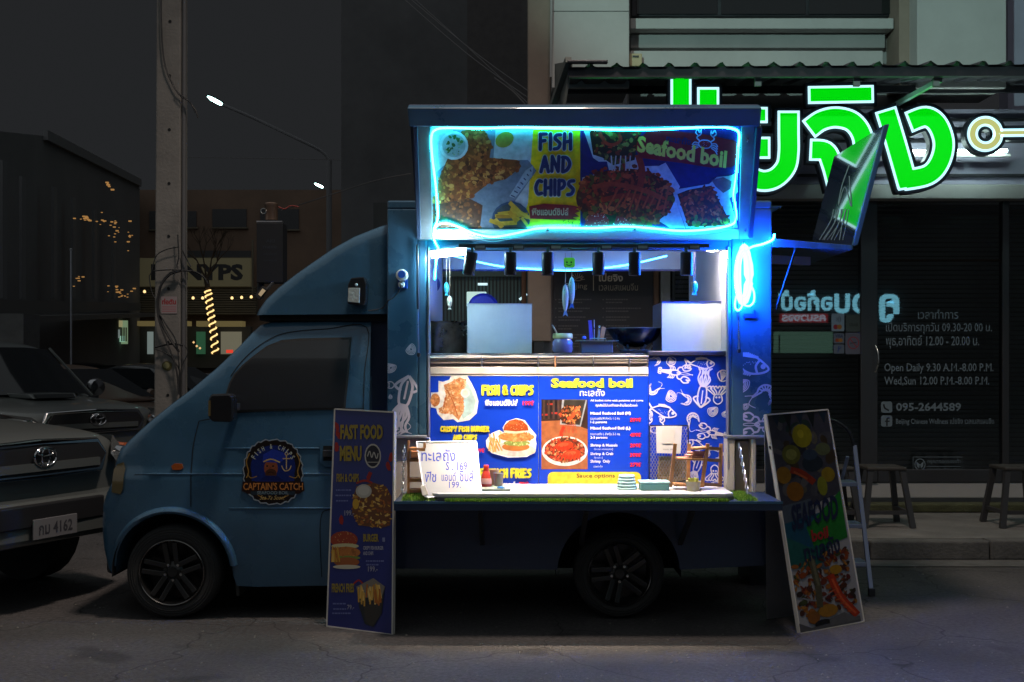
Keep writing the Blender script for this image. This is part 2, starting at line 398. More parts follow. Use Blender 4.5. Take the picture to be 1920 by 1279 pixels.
# ------------------------------------------------------------------ the ground
def sheet(name, x0, y0, x1, y1, z, m, t=0):
    mb = MB()
    if t: mb.box((x0, y0, z-t), (x1, y1, z))
    else: mb.add([(x0, y0, z), (x1, y0, z), (x1, y1, z), (x0, y1, z)], [(0, 1, 2, 3)])
    return mb.build(name, m, kind='structure')
def asphalt_detail(m):
    nt = m.node_tree; N, Lk = nt.nodes.new, nt.links.new; b = nt.nodes['Principled BSDF']; tc = N('ShaderNodeTexCoord')
    src = b.inputs['Base Color'].links[0].from_socket
    big = N('ShaderNodeTexNoise'); big.inputs['Scale'].default_value = .9; big.inputs['Detail'].default_value = 5; Lk(tc.outputs['Object'], big.inputs['Vector'])
    mr = N('ShaderNodeMapRange'); mr.inputs[1].default_value = .35; mr.inputs[2].default_value = .65; mr.inputs[3].default_value = .72; mr.inputs[4].default_value = 1.25; Lk(big.outputs['Fac'], mr.inputs[0])
    wn = N('ShaderNodeTexNoise'); wn.inputs['Scale'].default_value = 3; Lk(tc.outputs['Object'], wn.inputs['Vector'])
    ad = N('ShaderNodeVectorMath'); ad.operation = 'MULTIPLY_ADD'; Lk(wn.outputs['Color'], ad.inputs[0]); ad.inputs[1].default_value = (.35, .35, .35); Lk(tc.outputs['Object'], ad.inputs[2])
    vo = N('ShaderNodeTexVoronoi'); vo.feature = 'DISTANCE_TO_EDGE'; vo.inputs['Scale'].default_value = .75; Lk(ad.outputs[0], vo.inputs['Vector'])
    cr = N('ShaderNodeMapRange'); cr.inputs[1].default_value = .0; cr.inputs[2].default_value = .006; cr.inputs[3].default_value = .35; cr.inputs[4].default_value = 1; Lk(vo.outputs['Distance'], cr.inputs[0])
    mu = N('ShaderNodeMath'); mu.operation = 'MULTIPLY'; Lk(mr.outputs[0], mu.inputs[0]); Lk(cr.outputs[0], mu.inputs[1])
    st = N('ShaderNodeTexNoise'); st.inputs['Scale'].default_value = 2.2; st.inputs['Detail'].default_value = 2; Lk(tc.outputs['Object'], st.inputs['Vector'])
    sr = N('ShaderNodeMapRange'); sr.inputs[1].default_value = .62; sr.inputs[2].default_value = .70; sr.inputs[3].default_value = 1; sr.inputs[4].default_value = .6; Lk(st.outputs['Fac'], sr.inputs[0])
    m2_ = N('ShaderNodeMath'); m2_.operation = 'MULTIPLY'; Lk(mu.outputs[0], m2_.inputs[0]); Lk(sr.outputs[0], m2_.inputs[1])
    vm = N('ShaderNodeVectorMath'); vm.operation = 'SCALE'; Lk(src, vm.inputs[0]); Lk(m2_.outputs[0], vm.inputs['Scale']); Lk(vm.outputs[0], b.inputs['Base Color'])
asphalt_detail(M_asphalt)
sheet('road', -120, -40, 120, 160, 0, M_asphalt)
gm = MB()
for i in range(420):
    x, y = random.uniform(-3.2, 3.2), random.uniform(-1.35, 1.9) if random.random() < .7 else random.uniform(-1.3, -.4); q_ = random.uniform(.003, .010)
    gm.add([(x-q_, y, .001), (x, y-q_, .001), (x+q_, y, .001), (x, y+q_, .001), (x+q_*.2, y, q_*.9)], [(0, 1, 4), (1, 2, 4), (2, 3, 4), (3, 0, 4)])
tag(gm.build('road_grit', mat('grit', (.2, .19, .17), .9)), 'loose grit scattered over the road in front of the truck', 'grit', kind='stuff')
sheet('gutter', -1.2, 1.72, 30, 2.0, .006, M_kerb)
k = bpy.data.objects.new('kerb', None)
kb = MB().box((-1.2, 2.0, 0), (-.9, 2.14, .15)); kr = kb.build('kerb', M_kerb, bev=.015, kind='structure')
for i in range(1, 22):
    x = -1.2+i*.9; MB().box((x-.6 if i > 1 else x-.59, 2.0+random.uniform(-.006, .006), 0), (x+.292, 2.14, .15+random.uniform(-.005, .005))).build('kerb_stone', M_kerb, kr, bev=.015)
sheet('pavement', -1.2, 2.142, 30, 12, .146, M_pave, .14)
# ------------------------------------------------------------------ shop building
FY = 3.8
shop = thing('shop_building', (4, 4, .15), 'pale shophouse with white ledges and pillars above the green lit sign', 'building')
def fb(name, x0, y0, x1, y1, Y, dep, m, parent=shop, bev=.008, **kw):
    a = P(x0, y0, Y); b = P(x1, y1, Y); return MB().box((a.x, Y, a.z), (b.x, Y+dep, b.z)).build(name, m, parent, bev=bev, **kw)
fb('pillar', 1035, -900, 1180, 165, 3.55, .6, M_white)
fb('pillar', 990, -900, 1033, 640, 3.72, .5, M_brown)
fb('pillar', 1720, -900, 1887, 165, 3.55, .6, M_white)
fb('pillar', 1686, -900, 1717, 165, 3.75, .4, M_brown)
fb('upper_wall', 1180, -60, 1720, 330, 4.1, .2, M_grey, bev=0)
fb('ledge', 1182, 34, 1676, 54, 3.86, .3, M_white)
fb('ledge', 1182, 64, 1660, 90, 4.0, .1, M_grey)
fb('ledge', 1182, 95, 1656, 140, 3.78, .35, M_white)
w_ = fb('window', 1184, -700, 1684, 31, 4.02, .07, M_darkm)
for x0, x1 in ((1194, 1345), (1352, 1510), (1517, 1674)): fb('pane', x0, -690, x1, 26, 4.0, .015, M_glass, w_, 0)
fb('side_recess', 1890, -900, 2500, 330, 4.4, .2, M_fascia, bev=0)
fb('control_joint', 1036, 20.5, 1179, 21.5, 3.547, .002, M_seam, bev=0)
MB().tube([P(1034, -600, 3.5), P(1034, 20, 3.5), P(1033, 145, 3.5)], .012).build('conduit', M_grey, shop, 60)
fb('fascia', 1060, 205, 2500, 345, 3.72, .1, M_fascia, bev=0)
fb('fascia_band', 1060, 346, 2500, 373, 3.64, .18, M_white)
for y in (222, 244, 262, 326): fb('fascia_rail', 1060, y, 2500, y+5, 3.69, .03, M_darkm, bev=0)
fb('base_wall', 1230, 905, 2500, 934, 3.8, .15, M_white)
MB().box((X(1230, 3.8), 3.6, .15), (X(2500, 3.8), 3.8, .22)).build('planter_step', mat('moss_step', (.07, .075, .035), .9, var=.4, vs=9, bump=.8), shop, bev=.01)
# dark street side of the building left of the shop, seen through the kitchen
fb('side_wall', 700, 380, 990, 1000, 5.2, .2, mat('dark_wall', (.05, .06, .065), .8, var=.2), bev=0)
gate = thing('bar_gate', (X(930, 4.6), 4.6, .15), 'dark metal bar gate seen through the kitchen beside the pillar', 'gate')
for i in range(26): MB().bar((X(822+i*6.6, 4.6), 4.6, .15), (X(822+i*6.6, 4.6), 4.6, 2.35), .018, .018).build('gate_bar', mat('gate_metal', (.09, .15, .155), .5, .3), gate)
for zz in (.3, 1.65, 2.35): MB().bar((X(818, 4.58), 4.57, zz), (X(992, 4.58), 4.57, zz), .03, .05).build('rail', mat('gate_metal'), gate)
ctx = thing('strip_light', (X(893, 4.4), 4.4, 2.0), 'small pale lit panel behind the blue plate in the kitchen window', 'light panel')
fb('panel', 875, 547, 912, 575, 4.4, .03, mat('lit_panel', (.5, .6, .55), .5, emit=(.55, .85, .8), es=.75), ctx)
for x, y, x2, y2 in ((896, 533, 914, 533), (974, 562, 988, 551)):
    t = thing('tube_light', P(x, y, 4.5), 'small %s white light tube seen through the kitchen opening' % ('level' if y == y2 else 'slanting'), 'light')
    MB().tube([P(x, y, 4.5), P(x2, y2, 4.5)], .012).build('tube', mat('far_tube', (.8, .8, .8), .5, emit=(.6, .9, 1), es=1.0), t)
for i, x in enumerate((1002, 1009, 1016)):
    tag(MB().bar(P(x, 549, 4.4), P(x, 584, 4.4), .008, .008).build('steel_rod', M_steel), 'thin upright shiny rod, %s of three, right of the left splash guard' % ('leftmost', 'middle', 'rightmost')[i], 'rod', 'three thin rods beside the pillar')
# brown posts next to the poster
for i, x in enumerate((978, 992)):
    fb('door_post', x, 505, x+9, 700, 4.2, .08, mat('brown_post', (.16, .085, .05), .6, var=.2))
fb('poster_wall', 1020, 480, 1245, 1000, 3.86, .1, mat('poster_wall_grey', (.20, .195, .22), .6, var=.1), bev=0)
fb('door_jamb', 1226, 480, 1236, 905, 3.8, .1, mat('brown_post'))
fb('door_jamb', 1239, 480, 1262, 905, 3.78, .1, M_grey)
po = thing('wall_poster', (X(1130, 3.84), 3.84, .6), 'dark poster with pale lettering and sunrise emblem behind the kitchen', 'poster')
fb('poster_board', 1036, 470, 1226, 900, 3.83, .02, mat('poster_charcoal', (.035, .03, .035), .5), po, .002)
pp = YP(3.83); MT = print_mat('poster_ink', .6); INK = 'b8a690'
def ctext(pl, body, box, col, parent, **kw):
    o = text(pl, body, box, kw.pop('m', None) or mat('ink_'+col, srgb(col), .5), parent, **kw); return o
ctext(pp, 'เป่ยจิง', (1123, 512, 1168, 528), 'd8c8b0', po, bold=.03)
ctext(pp, 'เวลเนสแผนจีน', (1123, 531, 1196, 545), 'a89884', po)
ctext(pp, 'Beijing', (1060, 531, 1101, 544), 'a89884', po, bold=.01)
pr = Print(pp)
pr.rect(1112, 508, 1113.4, 545, 'c8b8a0')
for i in range(9):
    a = R(-80+i*20-90+0); pr.stroke([(1083+6*math.cos(a), 526+6*math.sin(a)), (1083+14*math.cos(a), 526+14*math.sin(a))], 1.2, 'b8a080')
pr.stroke([(1076, 526), (1084, 521), (1092, 519), (1088, 526), (1076, 526)], 1.6, 'b8a080')
for cx in (1042, 1131):
    for i in range(7):
        y = 562+i*16.5; pr.ell(cx, y, 1.4, 1.4, '5c5654')
        for j, L_ in enumerate((random.randint(34, 66), random.randint(20, 45))):
            x = cx+5
            while x < cx+5+L_: l = random.uniform(2, 6); pr.rect(x, y-1.5+j*5.5, x+l, y+.9+j*5.5, '5c5654'); x += l+.9
pr.build('small_print', po)['kind'] = 'stuff'
# glazing
win = thing('glass_shopfront', (X(1650, FY), FY, .5), 'dark glass shopfront with white opening hours lettering right of the truck', 'shopfront')
def pane_mat():
    m = bpy.data.materials.new('shop_glass'); m.use_nodes = True; nt = m.node_tree; nt.nodes.clear(); N, Lk = nt.nodes.new, nt.links.new
    o = N('ShaderNodeOutputMaterial'); mx = N('ShaderNodeMixShader'); t = N('ShaderNodeBsdfTransparent'); t.inputs[0].default_value = (.82, .86, .86, 1)
    g = N('ShaderNodeBsdfGlossy'); g.inputs['Roughness'].default_value = .012; f = N('ShaderNodeFresnel'); f.inputs[0].default_value = 1.62
    Lk(f.outputs[0], mx.inputs[0]); Lk(t.outputs[0], mx.inputs[1]); Lk(g.outputs[0], mx.inputs[2]); Lk(mx.outputs[0], o.inputs[0]); return m
M_pane = pane_mat()
M_frame = mat('dark_door_frame', (.06, .062, .068), .35, .3)
for x0, x1 in ((1266, 1614), (1646, 1880), (1893, 2200)): fb('pane', x0, 378, x1, 880, FY, .01, M_pane, win, 0)
for x0, y0, x1, y1 in ((1255, 373, 1266, 905), (1614, 373, 1646, 905), (1880, 373, 1893, 905), (2200, 373, 2212, 905)): fb('frame_post', x0, y0, x1, y1, FY-.02, .09, M_frame, win)
for x0, x1 in ((1266, 1614), (1646, 1880), (1893, 2200)):
    fb('frame_rail', x0, 373, x1, 378, FY-.01, .06, M_frame, win); fb('frame_rail', x0, 880, x1, 905, FY-.01, .06, M_frame, win)
fb('transom', 1646, 486, 1880, 490, FY+.015, .03, mat('brown_post'), win)
MB().tube(catmull([P(1641, 648, FY-.06), P(1646, 660, FY-.1), P(1647, 680, FY-.1), P(1641, 698, FY-.06)], 5), .008).build('door_handle', M_steel, win, 60)
sl = MB()
for i in range(58):
    z = Z(380+i*8.7, FY+.3); sl.add([(X(1258, 4.1), 4.1, z-.02), (X(2300, 4.1), 4.1, z-.02), (X(2300, 4.1), 4.125, z+.012), (X(1258, 4.1), 4.125, z+.012)], [(0, 1, 2, 3)])
sl.build('blind_slats', mat('blind', (.22, .21, .21), .7), win, kind='stuff')
fb('room_back', 1240, 300, 2600, 1000, 7.5, .1, mat('dark_room', (.06, .055, .05), .8, var=.3), bev=0)
gl = YP(FY)
GT = '74848e'
ctext(gl, 'เวลาทำการ', (1721, 580, 1797, 598), GT, win, bold=.012)
ctext(gl, 'เปิดบริการทุกวัน 09.30-20 00 น.', (1661, 604, 1860, 627), GT, win, bold=.012)
ctext(gl, 'พุธ,อาทิตย์ 12.00 - 20.00 น.', (1661, 629, 1836, 654), GT, win, bold=.012)
ctext(gl, 'Open Daily 9.30 A.M.-8.00 P.M.', (1658, 681, 1863, 701), GT, win, bold=.014)
ctext(gl, 'Wed,Sun 12.00 P.M.-8.00 P.M.', (1658, 706, 1855, 724), GT, win, bold=.014)
ctext(gl, '095-2644589', (1680, 755, 1802, 771), GT, win, bold=.03)
ctext(gl, 'Beijing Chinese Wellness เป่ยจิง เวลเนสแผนจีน', (1680, 783, 1864, 798), GT, win, bold=.012)
pr = Print(gl, .003)
pr.rrect(1652, 753, 1673, 774, 4, GT); pr.stroke([(1657, 758), (1659, 765), (1667, 770)], 3.2, '15181b')
pr.rrect(1652, 779, 1673, 800, 4, GT); pr.stroke([(1668, 784), (1664, 784.5), (1663, 789), (1663, 799)], 3, '15181b'); pr.stroke([(1659, 790), (1668, 790)], 2.4, '15181b')
pr.stroke([(1712, 857), (1804, 857), (1804, 885), (1712, 885), (1712, 857)], 1, GT, False)
pr.stroke([(1725+9.5*math.cos(a), 871+10.5*math.sin(a)) for a in [i*math.pi/4 for i in range(8)]], 1.8, GT, True, True)
for sg in (-1, 1): pr.poly([(1725, 871), (1725+7*sg, 865), (1725+6*sg, 874), (1725+2*sg, 879)], GT)
pr.rect(1738, 874, 1801, 875, GT)
pr.build('window_print', win, print_mat('window_ink', .6))
ctext(gl, 'กรุณาถอดรองเท้า', (1739, 860, 1801, 871), GT, win); ctext(gl, 'please take off your shoes', (1739, 877, 1801, 883), GT, win)
# stickers on the glass
stk = Print(gl, .004)
stk.rrect(1559, 588, 1583, 621, 2, '7f96a8'); stk.ell(1567, 613, 4.6, 4.6, '8c2030'); stk.ell(1574, 613, 4.6, 4.6, '9a6a28')
for i in range(3): stk.stroke([(1568+i*3, 596-i*1.4), (1570+i*3.2, 599), (1568+i*3, 602+i*1.4)], 1.1, '202838')
stk.rrect(1563, 625, 1583, 644, 2, '5c6878'); stk.ell(1570, 638, 4, 3.6, '8c4020'); stk.ell(1576, 638, 4, 3.6, '9a6a28')
stk.rrect(1563, 646, 1583, 663, 2, '5c6878'); stk.stroke([(1571, 661), (1573, 649), (1577, 651), (1573, 655)], 2, '203c78', False)
stk.rect(1586, 590, 1615, 622, '45504e'); stk.rrect(1585, 624, 1615, 664, 2, '5a5f6e')
stk.stroke([(1600+10*math.cos(a), 643+11*math.sin(a)) for a in [i*math.pi/4 for i in range(8)]], 1.8, '8c3038', True, True); stk.stroke([(1593, 635), (1607, 651)], 1.8, '8c3038', False)
stk.stroke([(1594, 644), (1606, 642)], 1.8, '2c3038', False)
stk.build('payment_stickers', win, print_mat('sticker_vinyl', .5))
ctext(gl, 'VISA', (1566, 627, 1581, 633), '1c2c58', win, bold=.03, off=.008); ctext(gl, 'GRAB', (1592, 606, 1609, 612), '2c3430', win, bold=.03, off=.008)

# awning
aw = thing('awning', (X(1500, 2.4), 2.4, 3.7), 'dark corrugated awning with brackets over the green sign', 'awning')
mb = MB(); x0, x1 = X(1066, 2.4), X(2500, 2.4); n = int((x1-x0)/.025); vs = []
def awp(x, h): return (.024*(1 if (x*4.85) % 1 < .22 else 0)+h)
for i in range(n+1):
    x = x0+(x1-x0)*i/n; c = math.cos(2*math.pi*x/.205); w = max(0, c-.55)/.45*.035
    z = Z(129, 2.4)+(x-x0)*.006
    vs += [(x, 2.35, z+w), (x, 3.9, z+w+.2)]
mb.add(vs, [(2*i, 2*i+1, 2*i+3, 2*i+2) for i in range(n)]); mb.build('roof_sheet', mat('awning_sheet', (.05, .05, .06), .6, var=.3, vs=3), aw)
aub = MB().bar((x0, 2.42, Z(137, 2.42)), (x1, 2.42, Z(137, 2.42)+.02), .05, .08); aub.build('edge_beam', mat('edge_beam_dark', (.022, .022, .03), .5), aw)
MB().bar((x0, 3.62, Z(137, 2.42)+.15), (x1, 3.62, Z(137, 2.42)+.16), .05, .06).build('purlin', M_darkm, aw)
for px in (1421, 1606, 1755):
    MB().bar(P(px, 132, 2.5), P(px, 162, 2.5), .05, .03).build('hanger', M_grey, aw)
MB().bar(P(1763, 150, 2.5), P(1676, 198, 3.3), .035, .035).build('brace', M_alu, aw)
MB().bar(P(1756, 139, 2.5), P(1690, 152, 3.2), .02, .02).build('brace', M_alu, aw)
MB().bar(P(1066, 112, 2.36), P(1036, 200, 2.9), .05, .05).build('brace', mat('brace_grey', (.13, .14, .13), .6), aw)
MB().quadbox([P(1040, 120, 3.2), P(1070, 114, 2.4), P(1056, 196, 2.5), P(1040, 196, 3.2)], (.02, 0, 0)).build('side_panel', mat('brace_grey'), aw)
fb('edge_trim', 1064, 112, 1140, 118, 2.33, .05, M_darkm, aw)
# soffit light box
jb = thing('junction_box', P(1192, 106, 3.6), 'small cream junction box on the ledge above the awning', 'junction box')
fb('box', 1179, 100, 1204, 124, 3.68, .06, mat('cream_box', (.5, .42, .25), .5), jb); fb('clip', 1186, 104, 1198, 107, 3.67, .01, M_black, jb, .001)
# green lit channel letters
sgn = thing('green_shop_sign', (X(1520, 3.2), 3.2, 2.9), 'big green lit Thai letters with white outline under the awning', 'sign')
MG = mat('green_sign_face', (0, .4, .02), .4, emit=(.0, .70, .003), es=1.0)
MWG = mat('sign_outline_light', (.6, .7, .8), .4, emit=(.52, .88, 1), es=1.25)
MBK = mat('sign_return', (.02, .022, .035), .5)
MGo = mat('gold_sign_face', (.3, .3, .1), .4, emit=(.48, .49, .17), es=1)
def ribbon(pts, w, Y, smooth, n=7):
    q = catmull([(p[0], p[1], 0) for p in pts], n) if smooth else [Vector((p[0], p[1], 0)) for p in pts]; L_, R_ = [], []
    for i in range(len(q)):
        t = (q[min(i+1, len(q)-1)]-q[max(i-1, 0)]).normalized()
        if not smooth and 0 < i < len(q)-1:
            a = (q[i]-q[i-1]).normalized(); b = (q[i+1]-q[i]).normalized(); t = (a+b).normalized(); sc = 1/max(.35, t.dot(a))
        else: sc = 1
        nn = Vector((-t.y, t.x, 0))*w/2*sc; L_.append(q[i]+nn); R_.append(q[i]-nn)
    return [P(v.x, v.y, Y) for v in L_], [P(v.x, v.y, Y) for v in R_]
def ext(pts, e):
    a, b = Vector(pts[0][:2]), Vector(pts[1][:2]); c, d = Vector(pts[-1][:2]), Vector(pts[-2][:2])
    p = [tuple(a+(a-b).normalized()*e)]+[tuple(x) for x in pts[1:-1]]+[tuple(c+(c-d).normalized()*e)]; return p
def letter(strokes, w=33, gold=False, closed=False):
    par = None
    for (e, ww, Y, dep, m, nm) in ((10, w+21, 3.22, .09, MBK, 'letter'), (4.5, w+9, 3.205, .012, MWG, 'letter_outline'), (0, w, 3.195, .008, MGo if gold else MG, 'letter_face')):
        mb = MB()
        for j, st_ in enumerate(strokes):
            pts, sm = st_[:2]; yy = Y-.0007*j
            A, B = ribbon(ext(pts, e), ww, yy, sm)
            if len(st_) > 2:
                for v in A+B: v.z = max(v.z, Z(st_[2]+ww/2, yy))
            n = len(A); t = Vector((0, dep, 0))
            vs = A+B+[v+t for v in A]+[v+t for v in B]
            fs = [(i, i+1, n+i+1, n+i) for i in range(n-1)]+[(2*n+i, 3*n+i, 3*n+i+1, 2*n+i+1) for i in range(n-1)]+[(i, 2*n+i, 2*n+i+1, i+1) for i in range(n-1)]+[(n+i, n+i+1, 3*n+i+1, 3*n+i) for i in range(n-1)]+[(0, n, 3*n, 2*n), (n-1, 3*n-1, 4*n-1, 2*n-1)]
            mb.add(vs, fs)
        o = mb.build(nm, m, sgn if par is None else par)
        if par is None: par = o
    return par
letter([([(1180, 214), (1180, 318), (1277, 318), (1277, 147)], False)], 30)
letter([([(1118, 212), (1118, 333)], False)], 32)                       # tall stem
letter([([(1328, 168), (1328, 232)], False)], 32)
letter([([(1380, 215), (1424, 216), (1424, 226)], False)], 22)
letter([([(1400, 277), (1440, 277)], False), ([(1405, 330), (1430, 339), (1455, 333), (1474, 312), (1479, 285), (1479, 250), (1479, 212)], True)], 32)
letter([([(1520, 178), (1634, 176)], False)], 24)
letter([([(1520, 240), (1540, 226), (1568, 220), (1598, 228), (1616, 252), (1620, 285), (1612, 320)], True), ([(1523, 281), (1548, 284), (1560, 308), (1570, 345)], True)], 32)
letter([([(1662, 209), (1680, 268), (1704, 352)], True, 337), ([(1708, 228), (1736, 219), (1758, 233), (1770, 268), (1762, 304), (1740, 328), (1698, 337)], True, 337)], 32)
c_ = [(1848+24*math.cos(a), 251+24*math.sin(a)) for a in [i*2*math.pi/16 for i in range(17)]]
letter([(c_, True)], 10, True); letter([([(1875, 249), (2100, 246)], False)], 6, True)
# fluorescent batten behind the letters
for x0, x1 in ((1652, 1888), (1990, 2200)):
    t = thing('fluorescent_batten', P(x0, 284, 3.5), 'white fluorescent tube batten behind the %s' % ('lit green letters' if x0 < 1900 else 'gold line of the sign'), 'light')
    MB().tube([P(x0, 285, 3.50), P(x1, 283, 3.50)], .017).build('tube', mat('fluorescent_tube', (.9, .9, .9), .5, emit=(.72, 1, .93), es=24), t)
    fb('batten', x0-4, 288, x1+8, 294, 3.55, .04, M_white, t)
# stools on the pavement
def stool(px, seat_py, Y):
    c = P(px, seat_py, Y); t = thing('stool', (c.x, Y, .146), '', 'stool', 'dark stools along the shopfront'); w = .16
    MB().box((c.x-w, Y-w, c.z-.03), (c.x+w, Y+w, c.z)).build('seat', mat('stool_seat', (.05, .045, .04), .5), t, bev=.01)
    for sx in (-1, 1):
        for sy in (-1, 1):
            MB().bar((c.x+sx*(w-.03), Y+sy*(w-.03), c.z-.03), (c.x+sx*(w+.035), Y+sy*(w+.035), .147), .042, .042, (0, 1, 0)).build('leg', M_black, t)
        MB().bar((c.x+sx*(w+.01), Y-w-.01, .27), (c.x+sx*(w+.01), Y+w+.01, .27), .025, .03).build('stretcher', M_black, t)
    MB().bar((c.x-w-.01, Y-w-.01, .27), (c.x+w+.01, Y-w-.01, .27), .025, .03).build('stretcher', M_black, t)
    return t
for px, lab in ((1556, 'dark square stool directly behind the aluminium ladder'), (1652, 'dark square stool standing before the glass door post'), (1905, 'dark square stool at the far right below the shop window')):
    stool(px, 873, 2.85)['label'] = lab
# building across the street that the shop glass mirrors
YB = -16.0; DV = 2*FY-YB+D0
def Q(px, py, Y=YB): d = 2*FY-Y+D0; return Vector(((px-960)/FPX*d, Y, CH-(py-677)/FPX*d))
ac = thing('shop_across_the_street', (8, YB-.3, 0), 'dark shop across the street mirrored in the shopfront glass', 'building')
MB().box((-14, YB-.6, 0), (30, YB-.2, 7)).build('wall', mat('far_dark_wall', (.04, .04, .045), .8, var=.3), ac)
MB().box(Q(1452, 622, YB-.1), Q(1560, 662, YB-.19)).build('window', mat('green_lit_window', (.1, .2, .15), .5, emit=(.30, .62, .45), es=.9), ac)
MB().box(Q(1460, 628, YB-.09)+Vector((0, 0, -.0)), Q(1462.5, 662, YB-.1)).build('mullion', M_black, ac)
MSB = mat('blue_sign_glow', (.3, .5, .6), .5, emit=(.28, .78, 1), es=4.6)
MSR = mat('red_sign_glow', (.5, .1, .1), .5, emit=(.8, .05, .07), es=.9)
asg = thing('blue_lit_sign', (8, YB, 3), 'blue lit Thai sign across the street mirrored in the glass', 'sign')
def back_text(body, box, m, bold):
    vs, fs = text_mesh(body, bold); x0, y0, x1, y1 = box
    mb = MB().add([Q(x0+(x1-x0)*(1-u), y0+(y1-y0)*(1-v))+Vector((0, .02+.001*(k % 5), 0)) for u, v, k in vs], fs)
    return mb.build('lettering', m, asg)
back_text('อก้อบั้', (1459, 544, 1561, 583), MSB, .035)
back_text('อบ', (1564, 550, 1628, 588), MSB, .035)
back_text('คู', (1648, 551, 1686, 605), MSB, .035)
MB().box(Q(1462, 588), Q(1553, 605)-Vector((0, .03, 0))).build('sign_plate', MSR, asg)
back_text('ครบวงจร', (1466, 590, 1548, 603), mat('white_sign_glow', (.6, .6, .7), .5, emit=(.7, .8, 1), es=2.2), .04)
# ================================================================== THE FOOD TRUCK
truck = thing('food_truck', (X(820), .78, 0), 'blue food truck parked at the kerb with lit serving window', 'food truck')
TW = 1.56
def gz(z):                                   # side bulge: the skin leans in above the belt and below the sill
    g = 0
    if z > .84: g += .012*min(1, (z-.84)/.03)
    if z > 1.18: g += .085*((z-1.18)/.58)**1.6
    if z < .62: g += .05*((.62-z)/.4)**1.5
    return g
def bez_arc(cx, cy, r, a0, a1, n): return [(cx+r*math.cos(R(a0+(a1-a0)*i/n)), cy-r*math.sin(R(a0+(a1-a0)*i/n))) for i in range(n+1)]
front_arch = bez_arc(320, 1074, 113, 178, -2, 18)
cab_out = [(203, 1086), (184, 1070), (177, 1035), (175, 990), (178, 950), (186, 930), (199, 905), (205, 868), (214, 848), (232, 829), (256, 808), (283, 785), (318, 757), (356, 728), (400, 690), (440, 650), (466, 621), (480, 608), (500, 602), (540, 600), (600, 599), (692, 599), (692, 1100), (480, 1104), (446, 1100)]
def cab_poly():
    return cab_out[:-1]+[(440, 1102)]+list(reversed(front_arch))+[(206, 1084)]
def skin(outline, Y0, Y1, bevelx, name, m, parent, rnd=.05, disp=True, arch=()):
    bm = bmesh.new(); vs = [bm.verts.new(P(x, y, 0)) for x, y in outline]; f = bm.faces.new(vs)
    for v in bm.verts: v.co.y = Y0
    r = bmesh.ops.extrude_face_region(bm, geom=[f]); nv = [e for e in r['geom'] if isinstance(e, bmesh.types.BMVert)]
    for v in nv: v.co.y = Y1
    bmesh.ops.recalc_face_normals(bm, faces=bm.faces)
    def isarch(v): return any(abs((v.co.x-X(cx))**2+(v.co.z-Z(cy))**2-(r_/325)**2) < .02 for cx, cy, r_ in arch) and v.co.z < Z(940)
    ed = [e for e in bm.edges if abs(e.verts[0].co.y-e.verts[1].co.y) < 1e-5 and bevelx(e) and not (isarch(e.verts[0]) and isarch(e.verts[1]))]
    if ed and rnd: bmesh.ops.bevel(bm, geom=ed, offset=rnd, segments=5, profile=.5, affect='EDGES', clamp_overlap=True)
    zs = [v.co.z for v in bm.verts]; z = min(zs)+.02
    while z < max(zs):
        bmesh.ops.bisect_plane(bm, geom=bm.verts[:]+bm.edges[:]+bm.faces[:], plane_co=(0, 0, z), plane_no=(0, 0, 1)); z += .03
    xs = [v.co.x for v in bm.verts]; x = min(xs)+.05
    while x < max(xs):
        bmesh.ops.bisect_plane(bm, geom=bm.verts[:]+bm.edges[:]+bm.faces[:], plane_co=(x, 0, 0), plane_no=(1, 0, 0)); x += .12
    if disp:
        mid = (Y0+Y1)/2; x0 = X(176)
        for v in bm.verts:
            g = gz(v.co.z); nose = max(0, (x0+.42-v.co.x)/.42); g += .10*nose**2
            v.co.y += g*(1 if v.co.y < mid else -1)*min(1, abs(v.co.y-mid)/.6)
    off = wloc(parent)
    for v in bm.verts: v.co -= off
    me = bpy.data.meshes.new(name); bm.to_mesh(me); bm.free(); me.polygons.foreach_set('use_smooth', [True]*len(me.polygons)); me.set_sharp_from_angle(angle=R(32))
    me.materials.append(m); o = bpy.data.objects.new(name, me); S.collection.objects.link(o); o.parent = parent; return o
cab = skin(cab_poly(), .0, TW, lambda e: max(e.verts[0].co.z, e.verts[1].co.z) > Z(1060) and max(e.verts[0].co.x, e.verts[1].co.x) < X(691.5) or min(e.verts[0].co.z, e.verts[1].co.z) > Z(603), 'cab_body', M_van, truck, .055, arch=[(320, 1074, 113)])
def side(px, py, off=.003):                  # a point on the leaning skin
    p = P(px, py, 0); nose = max(0, (X(176)+.42-p.x)/.42); p.y = gz(p.z)+.10*nose**2-off; return p
def skin_stroke(pts, w, m, name, parent, off=.003, closed=False, smooth=True, n=5):
    q = catmull([(p[0], p[1], 0) for p in pts], n, closed) if smooth else [Vector((p[0], p[1], 0)) for p in pts]
    vs = []; k = len(q)
    for i in range(k):
        t = (q[(i+1) % k]-q[i-1]) if closed else (q[min(i+1, k-1)]-q[max(i-1, 0)])
        t.normalize(); nn = Vector((-t.y, t.x, 0))*w/2
        vs += [side(q[i].x+nn.x, q[i].y+nn.y, off), side(q[i].x-nn.x, q[i].y-nn.y, off)]
    mm = k if closed else k-1
    return MB().add(vs, [(2*i, 2*i+1, (2*i+3) % (2*k), (2*i+2) % (2*k)) for i in range(mm)]).build(name, m, parent)
